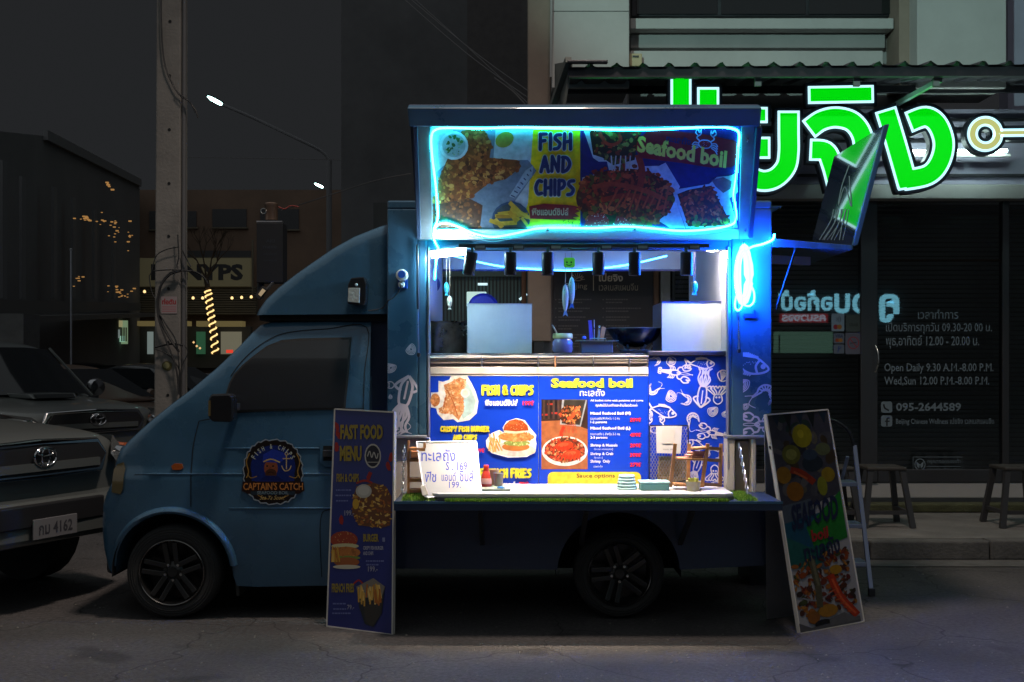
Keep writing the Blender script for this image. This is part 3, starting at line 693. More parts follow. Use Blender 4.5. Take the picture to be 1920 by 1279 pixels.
def skin_patch(outline, m, name, parent, off=.004, depth=.012, smooth=None, sub=.05):
    bm = bmesh.new(); f = bm.faces.new([bm.verts.new(P(x, y, 0)) for x, y in outline])
    zs = [v.co.z for v in bm.verts]; z = min(zs)+sub
    while z < max(zs)-.005:
        bmesh.ops.bisect_plane(bm, geom=bm.verts[:]+bm.edges[:]+bm.faces[:], plane_co=(0, 0, z), plane_no=(0, 0, 1)); z += sub
    r = bmesh.ops.extrude_face_region(bm, geom=bm.faces[:]); nv = set(e for e in r['geom'] if isinstance(e, bmesh.types.BMVert))
    for v in bm.verts: v.co.y = gz(v.co.z)+.10*max(0, (X(176)+.42-v.co.x)/.42)**2-off+(depth if v in nv else 0)
    bmesh.ops.recalc_face_normals(bm, faces=bm.faces); o_ = wloc(parent)
    for v in bm.verts: v.co -= o_
    me = bpy.data.meshes.new(name); bm.to_mesh(me); bm.free(); me.materials.append(m)
    if smooth: me.polygons.foreach_set('use_smooth', [True]*len(me.polygons)); me.set_sharp_from_angle(angle=R(smooth))
    o = bpy.data.objects.new(name, me); S.collection.objects.link(o); o.parent = parent; return o
# side window, door, seams
wo = [(424, 762), (423, 735), (428, 718), (436, 702), (452, 684), (472, 667), (497, 648), (525, 637), (560, 634), (656, 632), (653, 700), (647, 768), (560, 770), (440, 773)]
rubber = skin_patch(wo, M_rub, 'window_seal', truck, .006, .02)
cx_, cy_ = 545, 706
skin_patch([(cx_+(x-cx_)*.965, cy_+(y-cy_)*.94) for x, y in wo], mat('side_window_glass', (.03, .032, .035), .06, spec=.7), 'side_window', truck, .0095, .006)
skin_stroke([(430, 706), (445, 684), (466, 661), (492, 641), (520, 627), (556, 620), (610, 616), (684, 613), (682, 700), (680, 790)], 1.6, M_seam, 'seam', truck, .003)
skin_stroke([(680, 790), (676, 980), (672, 1085)], 1.6, M_seam, 'seam', truck, .003)
skin_stroke([(372, 790), (360, 850), (358, 950)], 1.7, M_seam, 'seam', truck, .003)
skin_stroke([(424, 775), (500, 771), (600, 767), (682, 766)], 1.4, M_seam, 'seam', truck, .003)
skin_stroke([(425, 778), (410, 782), (372, 790)], 1.6, M_seam, 'seam', truck, .003)
skin_stroke([(601, 1085), (601, 975), (620, 955), (672, 950)], 1.3, M_seam, 'seam', truck, .003)
skin_stroke([(640, 600), (692, 600)], 1.6, M_seam, 'seam', truck, .003)
# swage lines stand proud of the skin
for y, a, b in ((889, 250, 688), (953, 430, 688), (841, 420, 688)):
    pts = [side(x, y, .0) for x in range(a, b, 12)]; MB().tube(pts, [.0065 if 2 < i < len(pts)-3 else .003 for i in range(len(pts))], 8).build('swage_line', M_van, truck, 60)
# wheel arch lip
def arch_lip(cx, cy, r, a0, a1, m, name='wheel_arch_lip', w=12, dep=.035):
    mb = MB(); vs = []; n = 30
    for i in range(n+1):
        a = R(a0+(a1-a0)*i/n); c, s_ = math.cos(a), math.sin(a)
        for rr, o in ((r-1, .07), (r-1, -.02), (r+w*.35, -.03), (r+w*.75, -.022), (r+w, .0), (r+w*1.1, .03)):
            p = side(cx+rr*c, cy-rr*s_, 0); p.y += o; vs.append(p)
    mb.add(vs, [(i*6+k, i*6+k+1, (i+1)*6+k+1, (i+1)*6+k) for i in range(n) for k in range(5)])
    return mb.build(name, m, truck, 60)
arch_lip(320, 1074, 112, 176, 6, M_van)
def wheel(px, py, back=False):
    c = P(px, py, 0); c.y = .045; r = c.z-.002
    w = MB().lathe(c, [(r*.66, -.01), (r*.76, -.025), (r*.90, -.02), (r*.975, .0), (r, .04), (r, .14), (r*.95, .17), (r*.6, .17)], 48, 'y', False).build('wheel', M_rub, truck, 40)
    for k in range(3): MB().lathe(c, [(r*(.80+.05*k), -.0245+.002*k), (r*(.81+.05*k), -.0275+.002*k), (r*(.82+.05*k), -.0235+.002*k)], 48, 'y', False).build('tyre_rib', M_rub, w, 60)
    rm = mat('wheel_alloy', (.045, .045, .045), .3, .5); R_ = r*.70
    MB().lathe(c, [(R_*.99, .02), (R_*1.0, -.028), (R_*.95, -.032), (R_*.92, -.005), (R_*.9, .1), (.0, .11)], 48, 'y', False).build('rim', rm, w, 35)
    MB().lathe(c, [(R_*.955, -.0335), (R_*.975, -.037), (R_*.995, -.0335)], 48, 'y', False).build('rim_edge', mat('polished_lip', (.22, .21, .2), .22, 1), w, 60)
    mb = MB()
    for i in range(5):
        a = R(90+72*i+(20 if back else 5))
        for sg in (-1, 1):
            p0 = c+Vector((.05*math.cos(a+sg*.5), .015, .05*math.sin(a+sg*.5))); p1 = c+Vector((R_*.93*math.cos(a+sg*.17), -.012, R_*.93*math.sin(a+sg*.17)))
            mb.bar(p0, p1, .03, .03, (0, 1, 0))
    mb.build('spokes', rm, w, bev=.004)
    MB().lathe(c, [(.01, -.012), (.028, -.01), (.034, .0), (.06, .01), (.062, .06)], 24, 'y').build('hub_cap', rm, w, 40)
    for i in range(5):
        a = R(54+72*i); MB().lathe(c+Vector((.048*math.cos(a), 0, .048*math.sin(a))), [(.0, -.004), (.008, -.003), (.009, .02)], 8, 'y').build('wheel_nut', M_steel, w)
    return w
wheel(320, 1075); wheel(1163, 1078, True)
for px, py in ((320, 1075), (1163, 1078)):
    c = P(px, py, 0); c.y = TW-.2; MB().lathe(c, [(.1, 0), (c.z, 0), (c.z, .16), (.1, .16)], 32, 'y').build('wheel', M_rub, truck, 40)
    MB().lathe(Vector((c.x, .3, c.z)), [(.045, 0), (.045, 1.1)], 12, 'y').build('axle', M_black, truck)
def liner(cx, cy, r):
    mb = MB(); vs = []; n = 24
    for i in range(n+1):
        a = R(185-190*i/n)
        p = P(cx+r*math.cos(a), cy-r*math.sin(a), 0); vs += [p+Vector((0, .03, 0)), p+Vector((0, .34, 0))]
    mb.add(vs, [(2*i, 2*i+1, 2*i+3, 2*i+2) for i in range(n)]); q = [vs[2*i+1] for i in range(n+1)]; mb.add(q, [tuple(range(n+1))]); mb.build('wheel_arch_liner', M_seam, truck, 60)
liner(320, 1074, 114); liner(1161, 1075, 118)
# mud flap, handle, lamps, mirror
MB().quadbox([P(437, 1048, .08), P(447, 1048, .08), P(449, 1118, .09), P(443, 1118, .09)], (0, .16, 0)).build('mud_flap', M_rub, truck, bev=.003)
hd = skin_patch([(600, 828), (612, 824), (640, 824), (652, 834), (652, 866), (640, 876), (610, 876), (600, 866)], M_van, 'door_handle', truck, .012, .014)
skin_patch([(606, 836), (646, 836), (646, 864), (606, 864)], M_seam, 'recess', hd, .014, .004); MB().bar(side(606, 850, .026), side(646, 850, .026), .018, .04).build('pull', M_black, hd, bev=.004)
skin_patch([(203, 925), (207, 882), (214, 872), (226, 868), (230, 880), (226, 920), (222, 928)], mat('amber_lens', (.16, .12, .05), .15, coat=.8), 'indicator_lamp', truck, .012, .02, 30)
skin_patch([(321, 874), (328, 869), (341, 870), (343, 878), (338, 881), (324, 881)], mat('orange_lens', (.45, .10, .02), .2, coat=.7), 'side_marker', truck, .014, .016, 30)
mr = MB().prism([P(x, y, -.16) for x, y in [(391, 745), (396, 739), (430, 738), (437, 744), (438, 785), (432, 792), (398, 791), (390, 783)]], (0, .1, 0)).build('door_mirror', M_blackgl, truck, bev=.012)
MB().bar(P(425, 768, -.1), side(446, 762, 0), .03, .04).build('mirror_arm', M_black, mr)
MB().bar(P(393, 751, -.163), P(393, 780, -.163), .012, .012).build('mirror_lens', mat('amber_lens'), mr)
# windscreen, on the sloping nose
pw = [(288, 781), (356, 730), (400, 691), (440, 652), (463, 626)]
mb = MB(); vs = []
for x, y in pw:
    for Y in (.14, TW-.14):
        p = P(x, y, 0); p.y = Y; vs.append(p+Vector((-.006, 0, .007)))
mb.add(vs, [(2*i, 2*i+1, 2*i+3, 2*i+2) for i in range(4)]); mb.build('windscreen', M_glass, truck, 60)
MB().box((X(178)-.03, .25, .22), (X(190), TW-.25, .42)).build('front_bumper', M_black, truck, bev=.03)
# over-cab fairing
fo = [(474, 590), (478, 580), (492, 560), (516, 537), (548, 512), (588, 484), (622, 461), (660, 440), (695, 426), (728, 414), (728, 588), (600, 589)]
fair = skin(fo, .045, TW-.045, lambda e: min(e.verts[0].co.x, e.verts[1].co.x) < X(700) and max(e.verts[0].co.z, e.verts[1].co.z) > Z(588), 'cab_fairing', M_van, truck, .10, disp=False)
MB().box((X(480), .09, Z(600)), (X(728), TW-.09, Z(588))).build('fairing_gap', M_seam, truck)
MB().box((X(690), .13, Z(1100)), (X(727), TW-.1, Z(588))).build('cab_back', M_vand, truck, bev=.004)
# lantern on the fairing
ln = thing('wall_lantern', P(670, 572, -.06), 'small black solar lantern with a pale face on the cab fairing', 'lantern')
MB().prism([P(x, y, -.075) for x, y in [(652, 534), (658, 521), (682, 519), (687, 532), (686, 566), (682, 572), (652, 570)]], (0, .115, 0)).build('housing', M_blackgl, ln, bev=.006)
MB().prism([P(x, y, -.083) for x, y in [(653, 540), (675, 540), (674, 568), (652, 566)]], (0, .008, 0)).build('lamp_panel', mat('lantern_panel', (.55, .58, .55), .25, bump=.4, bs=60), ln, bev=.002)
MB().lathe(P(668, 534, -.08), [(.0, -.006), (.007, -.004), (.009, .004)], 12, 'y').build('sensor', M_offw, ln, 40)

# ---------------------------------------------------- the kitchen box
BX0, BX1 = X(726), X(1447); ZT = Z(392); ZB = Z(820)
def tb(name, x0, y0, x1, y1, Y0, Y1, m, parent=truck, bev=.006, **kw):   # px rect taken on the plane Y0
    a, b = P(x0, y0, Y0), P(x1, y1, Y0); return MB().box((a.x, Y0, a.z), (b.x, Y1, b.z)).build(name, m, parent, bev=bev, **kw)
tb('left_pillar', 726, 392, 783, 820, 0, .10, M_van)
tb('right_pillar', 1372, 392, 1447, 820, 0, .10, M_van)
tb('pillar_return', 783.5, 440, 801, 818, .006, .09, M_van, bev=.012)
tb('pillar_return', 1366, 440, 1371.5, 818, .006, .09, M_van, bev=.004)
tb('window_frame', 801.5, 462, 805.5, 662, -.004, .05, M_alu); tb('window_frame', 801.5, 663, 805.5, 820, -.004, .05, M_alu)
tb('window_frame', 1364, 462, 1367.5, 880, -.004, .05, M_alu)
tb('header_beam', 783.5, 441, 1371.5, 449.5, -.03, .10, M_alu)
tb('header_panel', 783.5, 450, 1371.5, 468, .01, .10, M_van)
rf = MB().box((BX0, .0, ZT), (BX1, TW, ZT+.05)).build('roof', M_van, truck, bev=.01)
MB().box((BX0+.05, .11, ZT-.05), (BX1-.05, TW-.05, ZT-.03)).build('ceiling', M_interior, truck)
MB().box((BX0, .10, ZB-.55), (X(800)-.003, TW, ZT)).build('left_wall', M_interior, truck)
MB().box((X(1369)+.003, .10, ZB-.05), (BX1, TW, ZT)).build('right_wall', M_interior, truck)
RY = 1.48
MB().box((X(801), RY, Z(507, RY)), (X(1368), RY+.05, ZT-.051)).build('rear_header', M_interior, truck)
MB().box((X(801), RY-.006, Z(508.5, RY)), (X(1368), RY, Z(505, RY))).build('header_trim', mat('blue_trim', (.02, .03, .2), .4), truck)
MB().box((X(801), RY, .9), (X(1368), RY+.05, 1.42)).build('rear_lower_wall', M_interior, truck)
MB().box((X(800), .15, Z(668, .2)), (X(1368), RY-.01, Z(663, .2))).build('worktop', mat('worktop_steel', (.2, .2, .22), .35, .8), truck, bev=.004)
MB().box((BX0, .0, .66), (BX1, TW, .70)).build('floor_pan', M_black, truck)
tb('worktop_edge', 1215, 658, 1364, 667, .06, .15, mat('worktop_edge_dark', (.06, .06, .09), .4, .5))
# lower front: menu frame and white capping
tb('counter_front', 806, 700, 1364, 925, .10, .14, M_cream)
tb('capping', 806, 688, 1216, 702, .078, .099, M_offw, bev=.004)
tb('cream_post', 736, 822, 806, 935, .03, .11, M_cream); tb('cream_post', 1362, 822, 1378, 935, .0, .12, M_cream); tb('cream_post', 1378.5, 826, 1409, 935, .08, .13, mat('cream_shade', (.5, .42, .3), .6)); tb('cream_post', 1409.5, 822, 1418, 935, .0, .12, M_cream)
tb('post_cap', 727, 816, 800, 823, -.01, .11, M_alu); tb('post_cap', 1362, 816, 1448, 823, -.01, .11, M_alu)
# pipes of the rail
for y, r_, Y in ((670, .011, .085), (680, .008, .078), (675.5, .006, .07)):
    pts = [P(806+i*40.7, y+random.uniform(-.7, .7), Y) for i in range(11)]; MB().tube(catmull(pts, 3), r_, 8).build('pipe', M_pvc, truck, 60)
MB().tube([P(806, 671.5, .06), P(1216, 668.5, .06)], .006).build('pipe', M_pvc, truck, 60)
for x in (903, 1009, 1041, 1112, 1180): MB().tube([P(x, 668, .055), P(x, 689, .055)], .0055).build('pipe_clip', M_steel if x != 1041 else M_wood, truck, 60)
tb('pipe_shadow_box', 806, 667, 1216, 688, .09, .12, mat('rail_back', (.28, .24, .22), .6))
# lower body side and counter
ra = bez_arc(1161, 1078, 116, 176, 4, 20)
lo = [(700, 944), (1449, 944), (1449, 1046), (1434, 1062), (1278, 1070)]+list(reversed(ra))+[(1044, 1070), (735, 1068), (700, 1066)]
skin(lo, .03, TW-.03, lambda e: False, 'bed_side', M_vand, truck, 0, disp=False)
MB().box((X(1452), .2, .36), (X(1470), TW-.2, .5)).build('rear_bumper', M_black, truck, bev=.02)
MB().box((X(1449), .1, .5), (X(1449)+.05, .25, .68)).build('tail_lamp', mat('red_lens', (.25, .01, .01), .2, coat=.6), truck, bev=.01)
MB().bar((X(650), .45, .3), (X(1440), .45, .3), .08, .12).build('chassis_rail', M_black, truck); MB().bar((X(650), 1.1, .3), (X(1440), 1.1, .3), .08, .12).build('chassis_rail', M_black, truck)
for x in (735, 1300): MB().box((X(x), .12, .33), (X(x+130), .4, .52)).build('storage_box', M_black, truck, bev=.01)
cz = .744; CY = -.45
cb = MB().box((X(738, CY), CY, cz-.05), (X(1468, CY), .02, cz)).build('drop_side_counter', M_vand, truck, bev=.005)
MB().box((X(738, CY), CY-.004, cz-.012), (X(1468, CY), CY, cz+.002)).build('counter_trim', M_van, truck)
for x in (900, 1100, 1300): MB().bar((X(x, CY), CY+.02, cz-.05), (X(x, CY), .03, cz-.3), .025, .025).build('counter_strut', M_black, truck)
slab = MB().prism([(X(808, -.40), -.38, .765), (X(822, -.42), -.42, .765), (X(1362, -.42), -.42, .765), (X(1376, -.40), -.38, .765), (X(1376, -.40), .09, .765), (X(808, -.40), .09, .765)], (0, 0, .018))
st = thing('serving_table', (X(1090, -.2), -.15, cz), 'long white serving table top with dark edge on green turf', 'table top')
slab.build('table_top', mat('table_laminate', (.56, .55, .55), .4, var=.05, vs=6), st, bev=.003)
MB().prism([(X(806, -.41), -.385, .748), (X(821, -.43), -.428, .748), (X(1363, -.43), -.428, .748), (X(1378, -.41), -.385, .748), (X(1378, -.41), .0, .748), (X(806, -.41), .0, .748)], (0, 0, .0165)).build('table_edge', mat('table_edge', (.04, .045, .06), .4), st)
# turf
tf = MB(); random.seed(3)
for i in range(15000):
    u = random.random()
    if u < .62: x = random.uniform(X(835, -.44), X(1365, -.44)); y = random.uniform(-.458, -.432)
    elif u < .82: x = random.uniform(X(756, -.3), X(818, -.3)); y = random.uniform(-.43, -.02)
    else: x = random.uniform(X(1376, -.3), X(1412, -.3)); y = random.uniform(-.43, -.02)
    h = random.uniform(.008, .022); a = random.uniform(0, 6.28); dx, dy = .0022*math.cos(a), .0022*math.sin(a); lx, ly = random.uniform(-.007, .007), random.uniform(-.009, .005)
    g = random.choice([(.20, .42, .04), (.30, .50, .06), (.38, .5, .09), (.14, .3, .03)])
    tf.add([(x-dx, y-dy, cz+.001), (x+dx, y+dy, cz+.001), (x+lx, y+ly, cz+h)], [(0, 1, 2)], g)
tag(tf.build('artificial_turf', print_mat('turf_blades', .7), None, cols=True, kind='stuff'), 'green artificial turf laid along the counter edge', 'turf')
random.seed(11)
# ---------------------------------------------------- printed art on pillars and front
pp0 = YP(0.0)
pr = Print(pp0, .0012); LC = 'd9d6e4'
for a in (('mussel', 771, 655, 24, 20), ('mussel', 733, 690, 24, 80), ('squid', 757, 752, 64, 12), ('octopus', 727, 722, 24, 90), ('mussel', 732, 744, 10, 0), ('shrimp', 745, 806, 36, 180)):
    draw(pr, *a[:4], rot=a[4], col=LC, w=.06)
for v in pr.mb.v: v.x = min(max(v.x, X(727)), X(782.5)); v.z = max(v.z, Z(815))
pr.build('sea_creature_print', truck)
pr = Print(pp0, .0012)
for a in (('fish', 1405, 684, 62, 12), ('mussel', 1392, 722, 34, 70), ('shrimp', 1432, 740, 46, -20), ('lobster', 1434, 796, 44, 180), ('mussel', 1398, 762, 16, 60)):
    draw(pr, *a[:4], rot=a[4], col='cfd2f2', w=.055)
for v in pr.mb.v: v.x = min(max(v.x, X(1393)), X(1446.5)); v.z = max(v.z, Z(815))
pr.build('sea_creature_print', truck)
# door badge
bp = Plane(side(512, 885, 0), (0, -1, .02))
pr = Print(bp, .014)
def badge(k):
    pts = []
    for i in range(72):
        a = 2*math.pi*i/72-math.pi/2; ca, sa = math.cos(a), math.sin(a)
        x = 512+54*k*(abs(ca)**.8)*(1 if ca > 0 else -1); y = 885+59*k*(abs(sa)**.9)*(1 if sa > 0 else -1)
        w = 1.6*math.sin(i*2*math.pi/72*24)
        pts.append((x+w*ca, y+w*sa))
    return pts
pr.poly(badge(1.04), '8d97a0'); pr.poly(badge(1.0), '1c120f'); pr.poly([(512+42*math.cos(a), 876+41*math.sin(a)) for a in [i*math.pi/16 for i in range(32)]], '14266a')
pr.rect(472, 870, 552, 902, '14266a')
pr.ell(508, 878, 13, 17, '8a4a30'); pr.ell(508, 889, 11, 10, '4a2a1a'); pr.poly([(488, 900), (498, 892), (520, 892), (534, 902)], '101c58')
pr.poly([(492, 866), (494, 852), (512, 842), (534, 850), (538, 858), (524, 868)], '24389a'); pr.stroke([(494, 866), (508, 861), (525, 867)], 2.4, 'c8a860')
pr.ell(501, 874, 1.8, 1.6, '1a0e08'); pr.ell(512, 874, 1.8, 1.6, '1a0e08'); pr.stroke([(507, 876), (505, 881), (508, 882)], 1, '5a3020'); pr.stroke([(502, 887), (507, 885), (513, 887)], 1.4, '2a1008')
pr.stroke([(537, 852), (537, 880)], 2, 'c0a070', False); pr.stroke([(530, 860), (544, 860)], 2, 'c0a070', False); pr.stroke([(528, 873), (532, 881), (537, 883), (543, 880), (546, 873)], 2, 'c0a070'); pr.ell(537, 851, 3.4, 3.4, 'c0a070'); pr.ell(537, 851, 1.7, 1.7, '14266a')
for s_ in (-1, 1):
    pr.stroke([(512+s_*44, 850), (512+s_*50, 866), (512+s_*46, 884), (512+s_*50, 896)], 2, 'a07838'); pr.stroke([(512+s_*30, 893), (512+s_*42, 896), (512+s_*48, 888)], 1.6, 'a07838')
    pr.stroke([(512+s_*10, 936), (512+s_*24, 931), (512+s_*34, 924)], 1.5, 'a07838')
pr.poly([(455, 903), (569, 903), (571, 920), (560, 926), (464, 926), (453, 920)], '2a1510'); pr.rect(470, 921, 553, 928, '24303a')
bdg = pr.build('door_badge', truck)
bdg['label'] = 'round captain badge sticker'; TOPL[bdg.name] = TOPL[truck.name]
for i, ch in enumerate('FISH & CHIPS'):
    if ch == ' ': continue
    a = R(-148+i*10.6); cx, cy = 512+43*math.cos(a), 880+43*math.sin(a); r_ = a+math.pi/2; w_, h_ = (2.2, 4.6) if ch != 'I' else (.9, 4.6)
    q = [(cx+dx*math.cos(r_)-dy*math.sin(r_), cy+dx*math.sin(r_)+dy*math.cos(r_)) for dx, dy in ((-w_, -h_), (w_, -h_), (w_, h_), (-w_, h_))]
    text(bp, ch, None, mat('ink_badge', srgb('b8bcb0'), .5), bdg, .02, .0215, q)
ctext(bp, "CAPTAIN'S CATCH", (456, 905, 568, 919), 'c07838', bdg, bold=.02, off=.021)
ctext(bp, 'SEAFOOD BOIL', (482, 921, 541, 927), '7a8a90', bdg, bold=.01, off=.021)
ctext(bp, 'Sea Ya Soon!', (488, 929, 534, 937), 'c8a868', bdg, skew=3, off=.021)
# timer socket on the left pillar
ts = thing('timer_socket', P(752, 540, -.05), 'white and blue plug timer with a cable on the left pillar', 'plug timer')
tb('socket_plate', 746, 522, 764, 541, -.012, 0, mat('socket_blue', (.02, .10, .5), .35), ts, .003)
MB().lathe(P(753, 516, -.06), [(.0, -.0), (.030, .0), (.034, .006), (.034, .05), (.01, .055)], 28, 'y').build('dial', M_offw, ts, 40)
MB().lathe(P(753, 514.5, -.062), [(.0, -.002), (.021, -.002), (.021, .003)], 24, 'y').build('dial_face', mat('socket_blue'), ts, 40)
MB().lathe(P(752, 533, -.04), [(.0, 0), (.018, .004), (.02, .03), (.015, .035)], 16, 'y').build('plug', M_offw, ts, 40)
MB().tube(catmull([P(752, 535, -.045), P(748, 546, -.03), P(738, 558, -.015), P(727, 565, -.01), P(716, 578, .03), P(690, 583, .03)], 5), .0035, 6).build('cable', M_black, ts, 60)
# gas struts
def gas(px, Y, y0, y1, y2, lab):
    t = thing('gas_strut', P(px, y0, Y), lab, 'gas strut', 'gas struts of the side hatch')
    MB().tube([P(px-2, y0, Y), P(px-1, y1, Y)], .0085).build('cylinder', mat('strut_grey', (.1, .1, .11), .35, .6), t, 60)
    MB().tube([P(px-1, y1, Y), P(px, y2, Y)], .004).build('rod', M_steel, t, 60); MB().lathe(P(px, y2, Y), [(0, 0), (.010, .0), (.012, -.012), (.007, -.022)], 12).build('mount', M_black, t, 40)
gas(785, -.03, 458, 580, 662, 'grey gas strut beside the left pillar of the serving window')
gas(1386, -.03, 560, 600, 655, 'grey gas strut on the right pillar below the glowing coil')
MB().prism([P(x, y, -.02) for x, y in [(1395, 588), (1413, 588), (1413, 582), (1417, 582), (1417, 596), (1395, 596)]], (0, .02, 0)).build('cable_hook', mat('blue_trim'), truck)
# ---------------------------------------------------- raised side hatch with its banner
Hb, Ht = Vector((0, -.03, Z(441, -.03))), Vector((0, -.43, Z(198, -.43)))
hu = (Ht-Hb).normalized(); hn = Vector((0, hu.z*-1, hu.y)).normalized()
if hn.dot(EYE-Hb) < 0: hn = -hn
HP = Plane(Hb, hn)
def hq(x0, y0, x1, y1, off=0): return [HP.at(x0, y0, off), HP.at(x1, y0, off), HP.at(x1, y1, off), HP.at(x0, y1, off)]
def hbox(name, x0, y0, x1, y1, o0, o1, m, parent, bev=.003): return MB().quadbox(hq(x0, y0, x1, y1, o0), hn*(o1-o0)).build(name, m, parent, bev=bev)
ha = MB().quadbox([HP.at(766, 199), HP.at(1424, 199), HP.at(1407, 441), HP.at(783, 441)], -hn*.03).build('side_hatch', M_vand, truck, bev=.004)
MB().quadbox([HP.at(765, 197, .0), HP.at(1425, 197, .0), HP.at(1422, 232, .0), HP.at(768, 232, .0)], hn*.05).build('hatch_rim', M_van, ha, bev=.006)
M_hf = mat('hatch_frame_grey', (.17, .17, .18), .5, .2, var=.2, vs=10)
MB().quadbox([HP.at(778, 233), HP.at(808, 233), HP.at(812, 446), HP.at(785, 446)], hn*.018).build('hatch_frame', M_hf, ha, bev=.004)
MB().quadbox([HP.at(1389, 233), HP.at(1414, 233), HP.at(1405, 446), HP.at(1384, 446)], hn*.018).build('hatch_frame', M_hf, ha, bev=.004)
MB().quadbox([HP.at(775, 236, .018), HP.at(783, 236, .018), HP.at(790, 446, .018), HP.at(782, 446, .018)], hn*.025).build('hatch_rim', M_vand, ha, bev=.003)
MB().quadbox([HP.at(1415, 234), HP.at(1426, 234), HP.at(1409, 440), HP.at(1401, 440)], hn*.05).build('hatch_rim', M_vand, ha, bev=.003)
hbox('hatch_frame', 812, 428, 1384, 446, 0, .016, mat('hatch_frame_pale', (.55, .56, .56), .45), ha)
for y in (438, 436, 250, 255): MB().lathe(HP.at(1398 if y > 400 else 1402, y-5 if y > 300 else y+10, .019), [(0, -.003), (.005, -.002), (.006, .003)], 8, 'y').build('bolt', M_steel, ha)
# banner
bn = MB().quadbox(hq(808, 236, 1389, 428, .001), hn*.004).build('hatch_banner', mat('banner_blue', (.012, .035, .30), .4), None)
tag(bn, 'printed fish and chips and seafood boil banner inside the raised side hatch', 'banner')
pr = Print(HP, .006); MP = print_mat('printed_vinyl_mottled', .35, .2, .22)
BRW = ['8a4a20', 'a86030', '6a3418', 'b87838', '7a3c1c', '9c5428', '502410', 'c08848']
pr.rect(809, 237, 1088, 428, 'b4bcc4'); pr.poly([(1000, 237), (1088, 237), (1088, 428), (975, 428), (990, 380)], 'f0c818')
pr.poly([(809, 330), (845, 300), (850, 237), (930, 237), (925, 300), (990, 300), (1006, 320), (985, 350), (930, 428), (809, 428)], '6c7a90')
fp = [(838, 300), (866, 245), (905, 238), (922, 270), (918, 296), (970, 300), (978, 312), (950, 335), (915, 345), (880, 372), (840, 385), (818, 428), (812, 380), (825, 330)]
pr.poly(fp, '7a4420'); pr.blobs(in_poly(fp), (810, 238, 980, 428), 420, (2, 6), BRW)
f2 = [(812, 385), (880, 372), (905, 385), (900, 428), (812, 428)]
pr.poly(f2, '4a2c20'); pr.blobs(in_poly(f2), (812, 372, 905, 428), 90, (2, 5), ['5a3018', '704020', '3c2010', '8a5830'])
pr.ell(851, 273, 27, 27, 'c8d4dc'); pr.ell(851, 273, 22, 22, '98b0b8'); pr.blobs(in_ell(851, 273, 19, 19), (832, 254, 870, 292), 26, (1.5, 4.5), ['386830', '4c8040', '88a890', '285824'])
pr.ell(946, 262, 18, 14, '9c9038', -.5); pr.poly([(985, 320), (1000, 310), (998, 330), (965, 372), (955, 368)], '9aa8bc')
for i in range(7): pr.stroke([(958+i*6, 366-i*8), (966+i*5, 370-i*8)], 2.2, '303c60', False)
pr.ell(958, 412, 36, 34, '2c4468'); pr.ell(958, 413, 33, 31, '38404a')
for i in range(16):
    x = random.uniform(930, 985); y = random.uniform(388, 424); a = random.uniform(-.2, 1.2); pr.stroke([(x-14*math.cos(a), y-12*math.sin(a)), (x+14*math.cos(a), min(427, y+12*math.sin(a)))], random.uniform(5, 8), random.choice(['c89830', 'b88020', 'd8a840', 'a87020']), False)
pr.poly([(992, 387), (1020, 382), (1060, 384), (1078, 386), (1086, 389), (1080, 392), (1088, 396), (1078, 400), (1086, 406), (1074, 408), (1082, 412), (1040, 412), (994, 410)], '8c1420')
for i in range(16): pr.ell(random.uniform(1056, 1087), random.uniform(412, 425), random.uniform(.7, 2), random.uniform(.7, 1.6), '5a6010', n=6)
for w_, col in ((9.5, 'd0d4cc'), (6.6, '182858')):
    random.seed(5); brush(pr, 'FISH', (1011, 251, 1072, 280), w_, col); brush(pr, 'AND', (1013, 294, 1070, 322), w_, col); brush(pr, 'CHIPS', (1003, 338, 1078, 366), w_, col)
# right half: seafood
pr.rect(1090, 237, 1388, 428, '141c60')
REDS = ['8c2410', 'a83018', '702010', 'b84820', '5c1c10', '983818', 'c86030', '6a3a18']
pr.poly([(1092, 237), (1112, 296), (1122, 303), (1138, 303), (1142, 320), (1092, 333), (1090, 350), (1108, 360), (1160, 370), (1258, 428), (1285, 428), (1265, 370), (1275, 350), (1248, 305), (1236, 311), (1200, 312), (1196, 290), (1175, 300), (1130, 290), (1104, 237)], 'b8b8c4')
bk = [(1104, 238), (1208, 238), (1196, 262), (1190, 300), (1150, 310), (1130, 296), (1112, 290)]
pr.poly(bk, '2a1c14'); pr.blobs(in_poly(bk), (1100, 238, 1210, 312), 110, (2.5, 6), ['6c6a28', '54501c', '7a2818', 'a03020', '38301c', '8a8040'])
pr.stroke([(1124, 248), (1136, 268), (1152, 271), (1164, 262), (1160, 252)], 6, 'b03020')
crk = lambda x, y: in_ell(1172, 372, 92, 62)(x, y) and y < 428
pr.ell(1172, 372, 92, 56, '4a1c14', n=32); pr.blobs(crk, (1085, 310, 1262, 424), 430, (2.5, 8), REDS+['70601c', '585018'], (.3, .8))
pr.stroke([(1196, 290), (1204, 320), (1200, 350)], 12, '983018'); pr.stroke([(1110, 352), (1150, 345), (1210, 358), (1240, 372)], 9, 'a83c1c')
pr.stroke([(1130, 375), (1180, 366), (1230, 380)], 9, '8c2812')
for i in range(9): pr.stroke([(1140+i*13, 392+random.uniform(-6, 6)), (1158+i*12, 360+random.uniform(-10, 8))], 3.4, 'b04420')
for i in range(5): x = 1146+i*9; pr.stroke([(x, 292), (x+random.uniform(-3, 3), 320)], 2.4, 'b8b0ac')
pr.poly([(1094, 425), (1104, 404), (1130, 400), (1170, 408), (1190, 425)], 'a02830'); pr.blobs(in_poly([(1094, 425), (1104, 404), (1130, 400), (1170, 408), (1190, 425)]), (1094, 400, 1190, 425), 60, (.6, 1.5), ['e0c8c8', 'd0a0a0'])
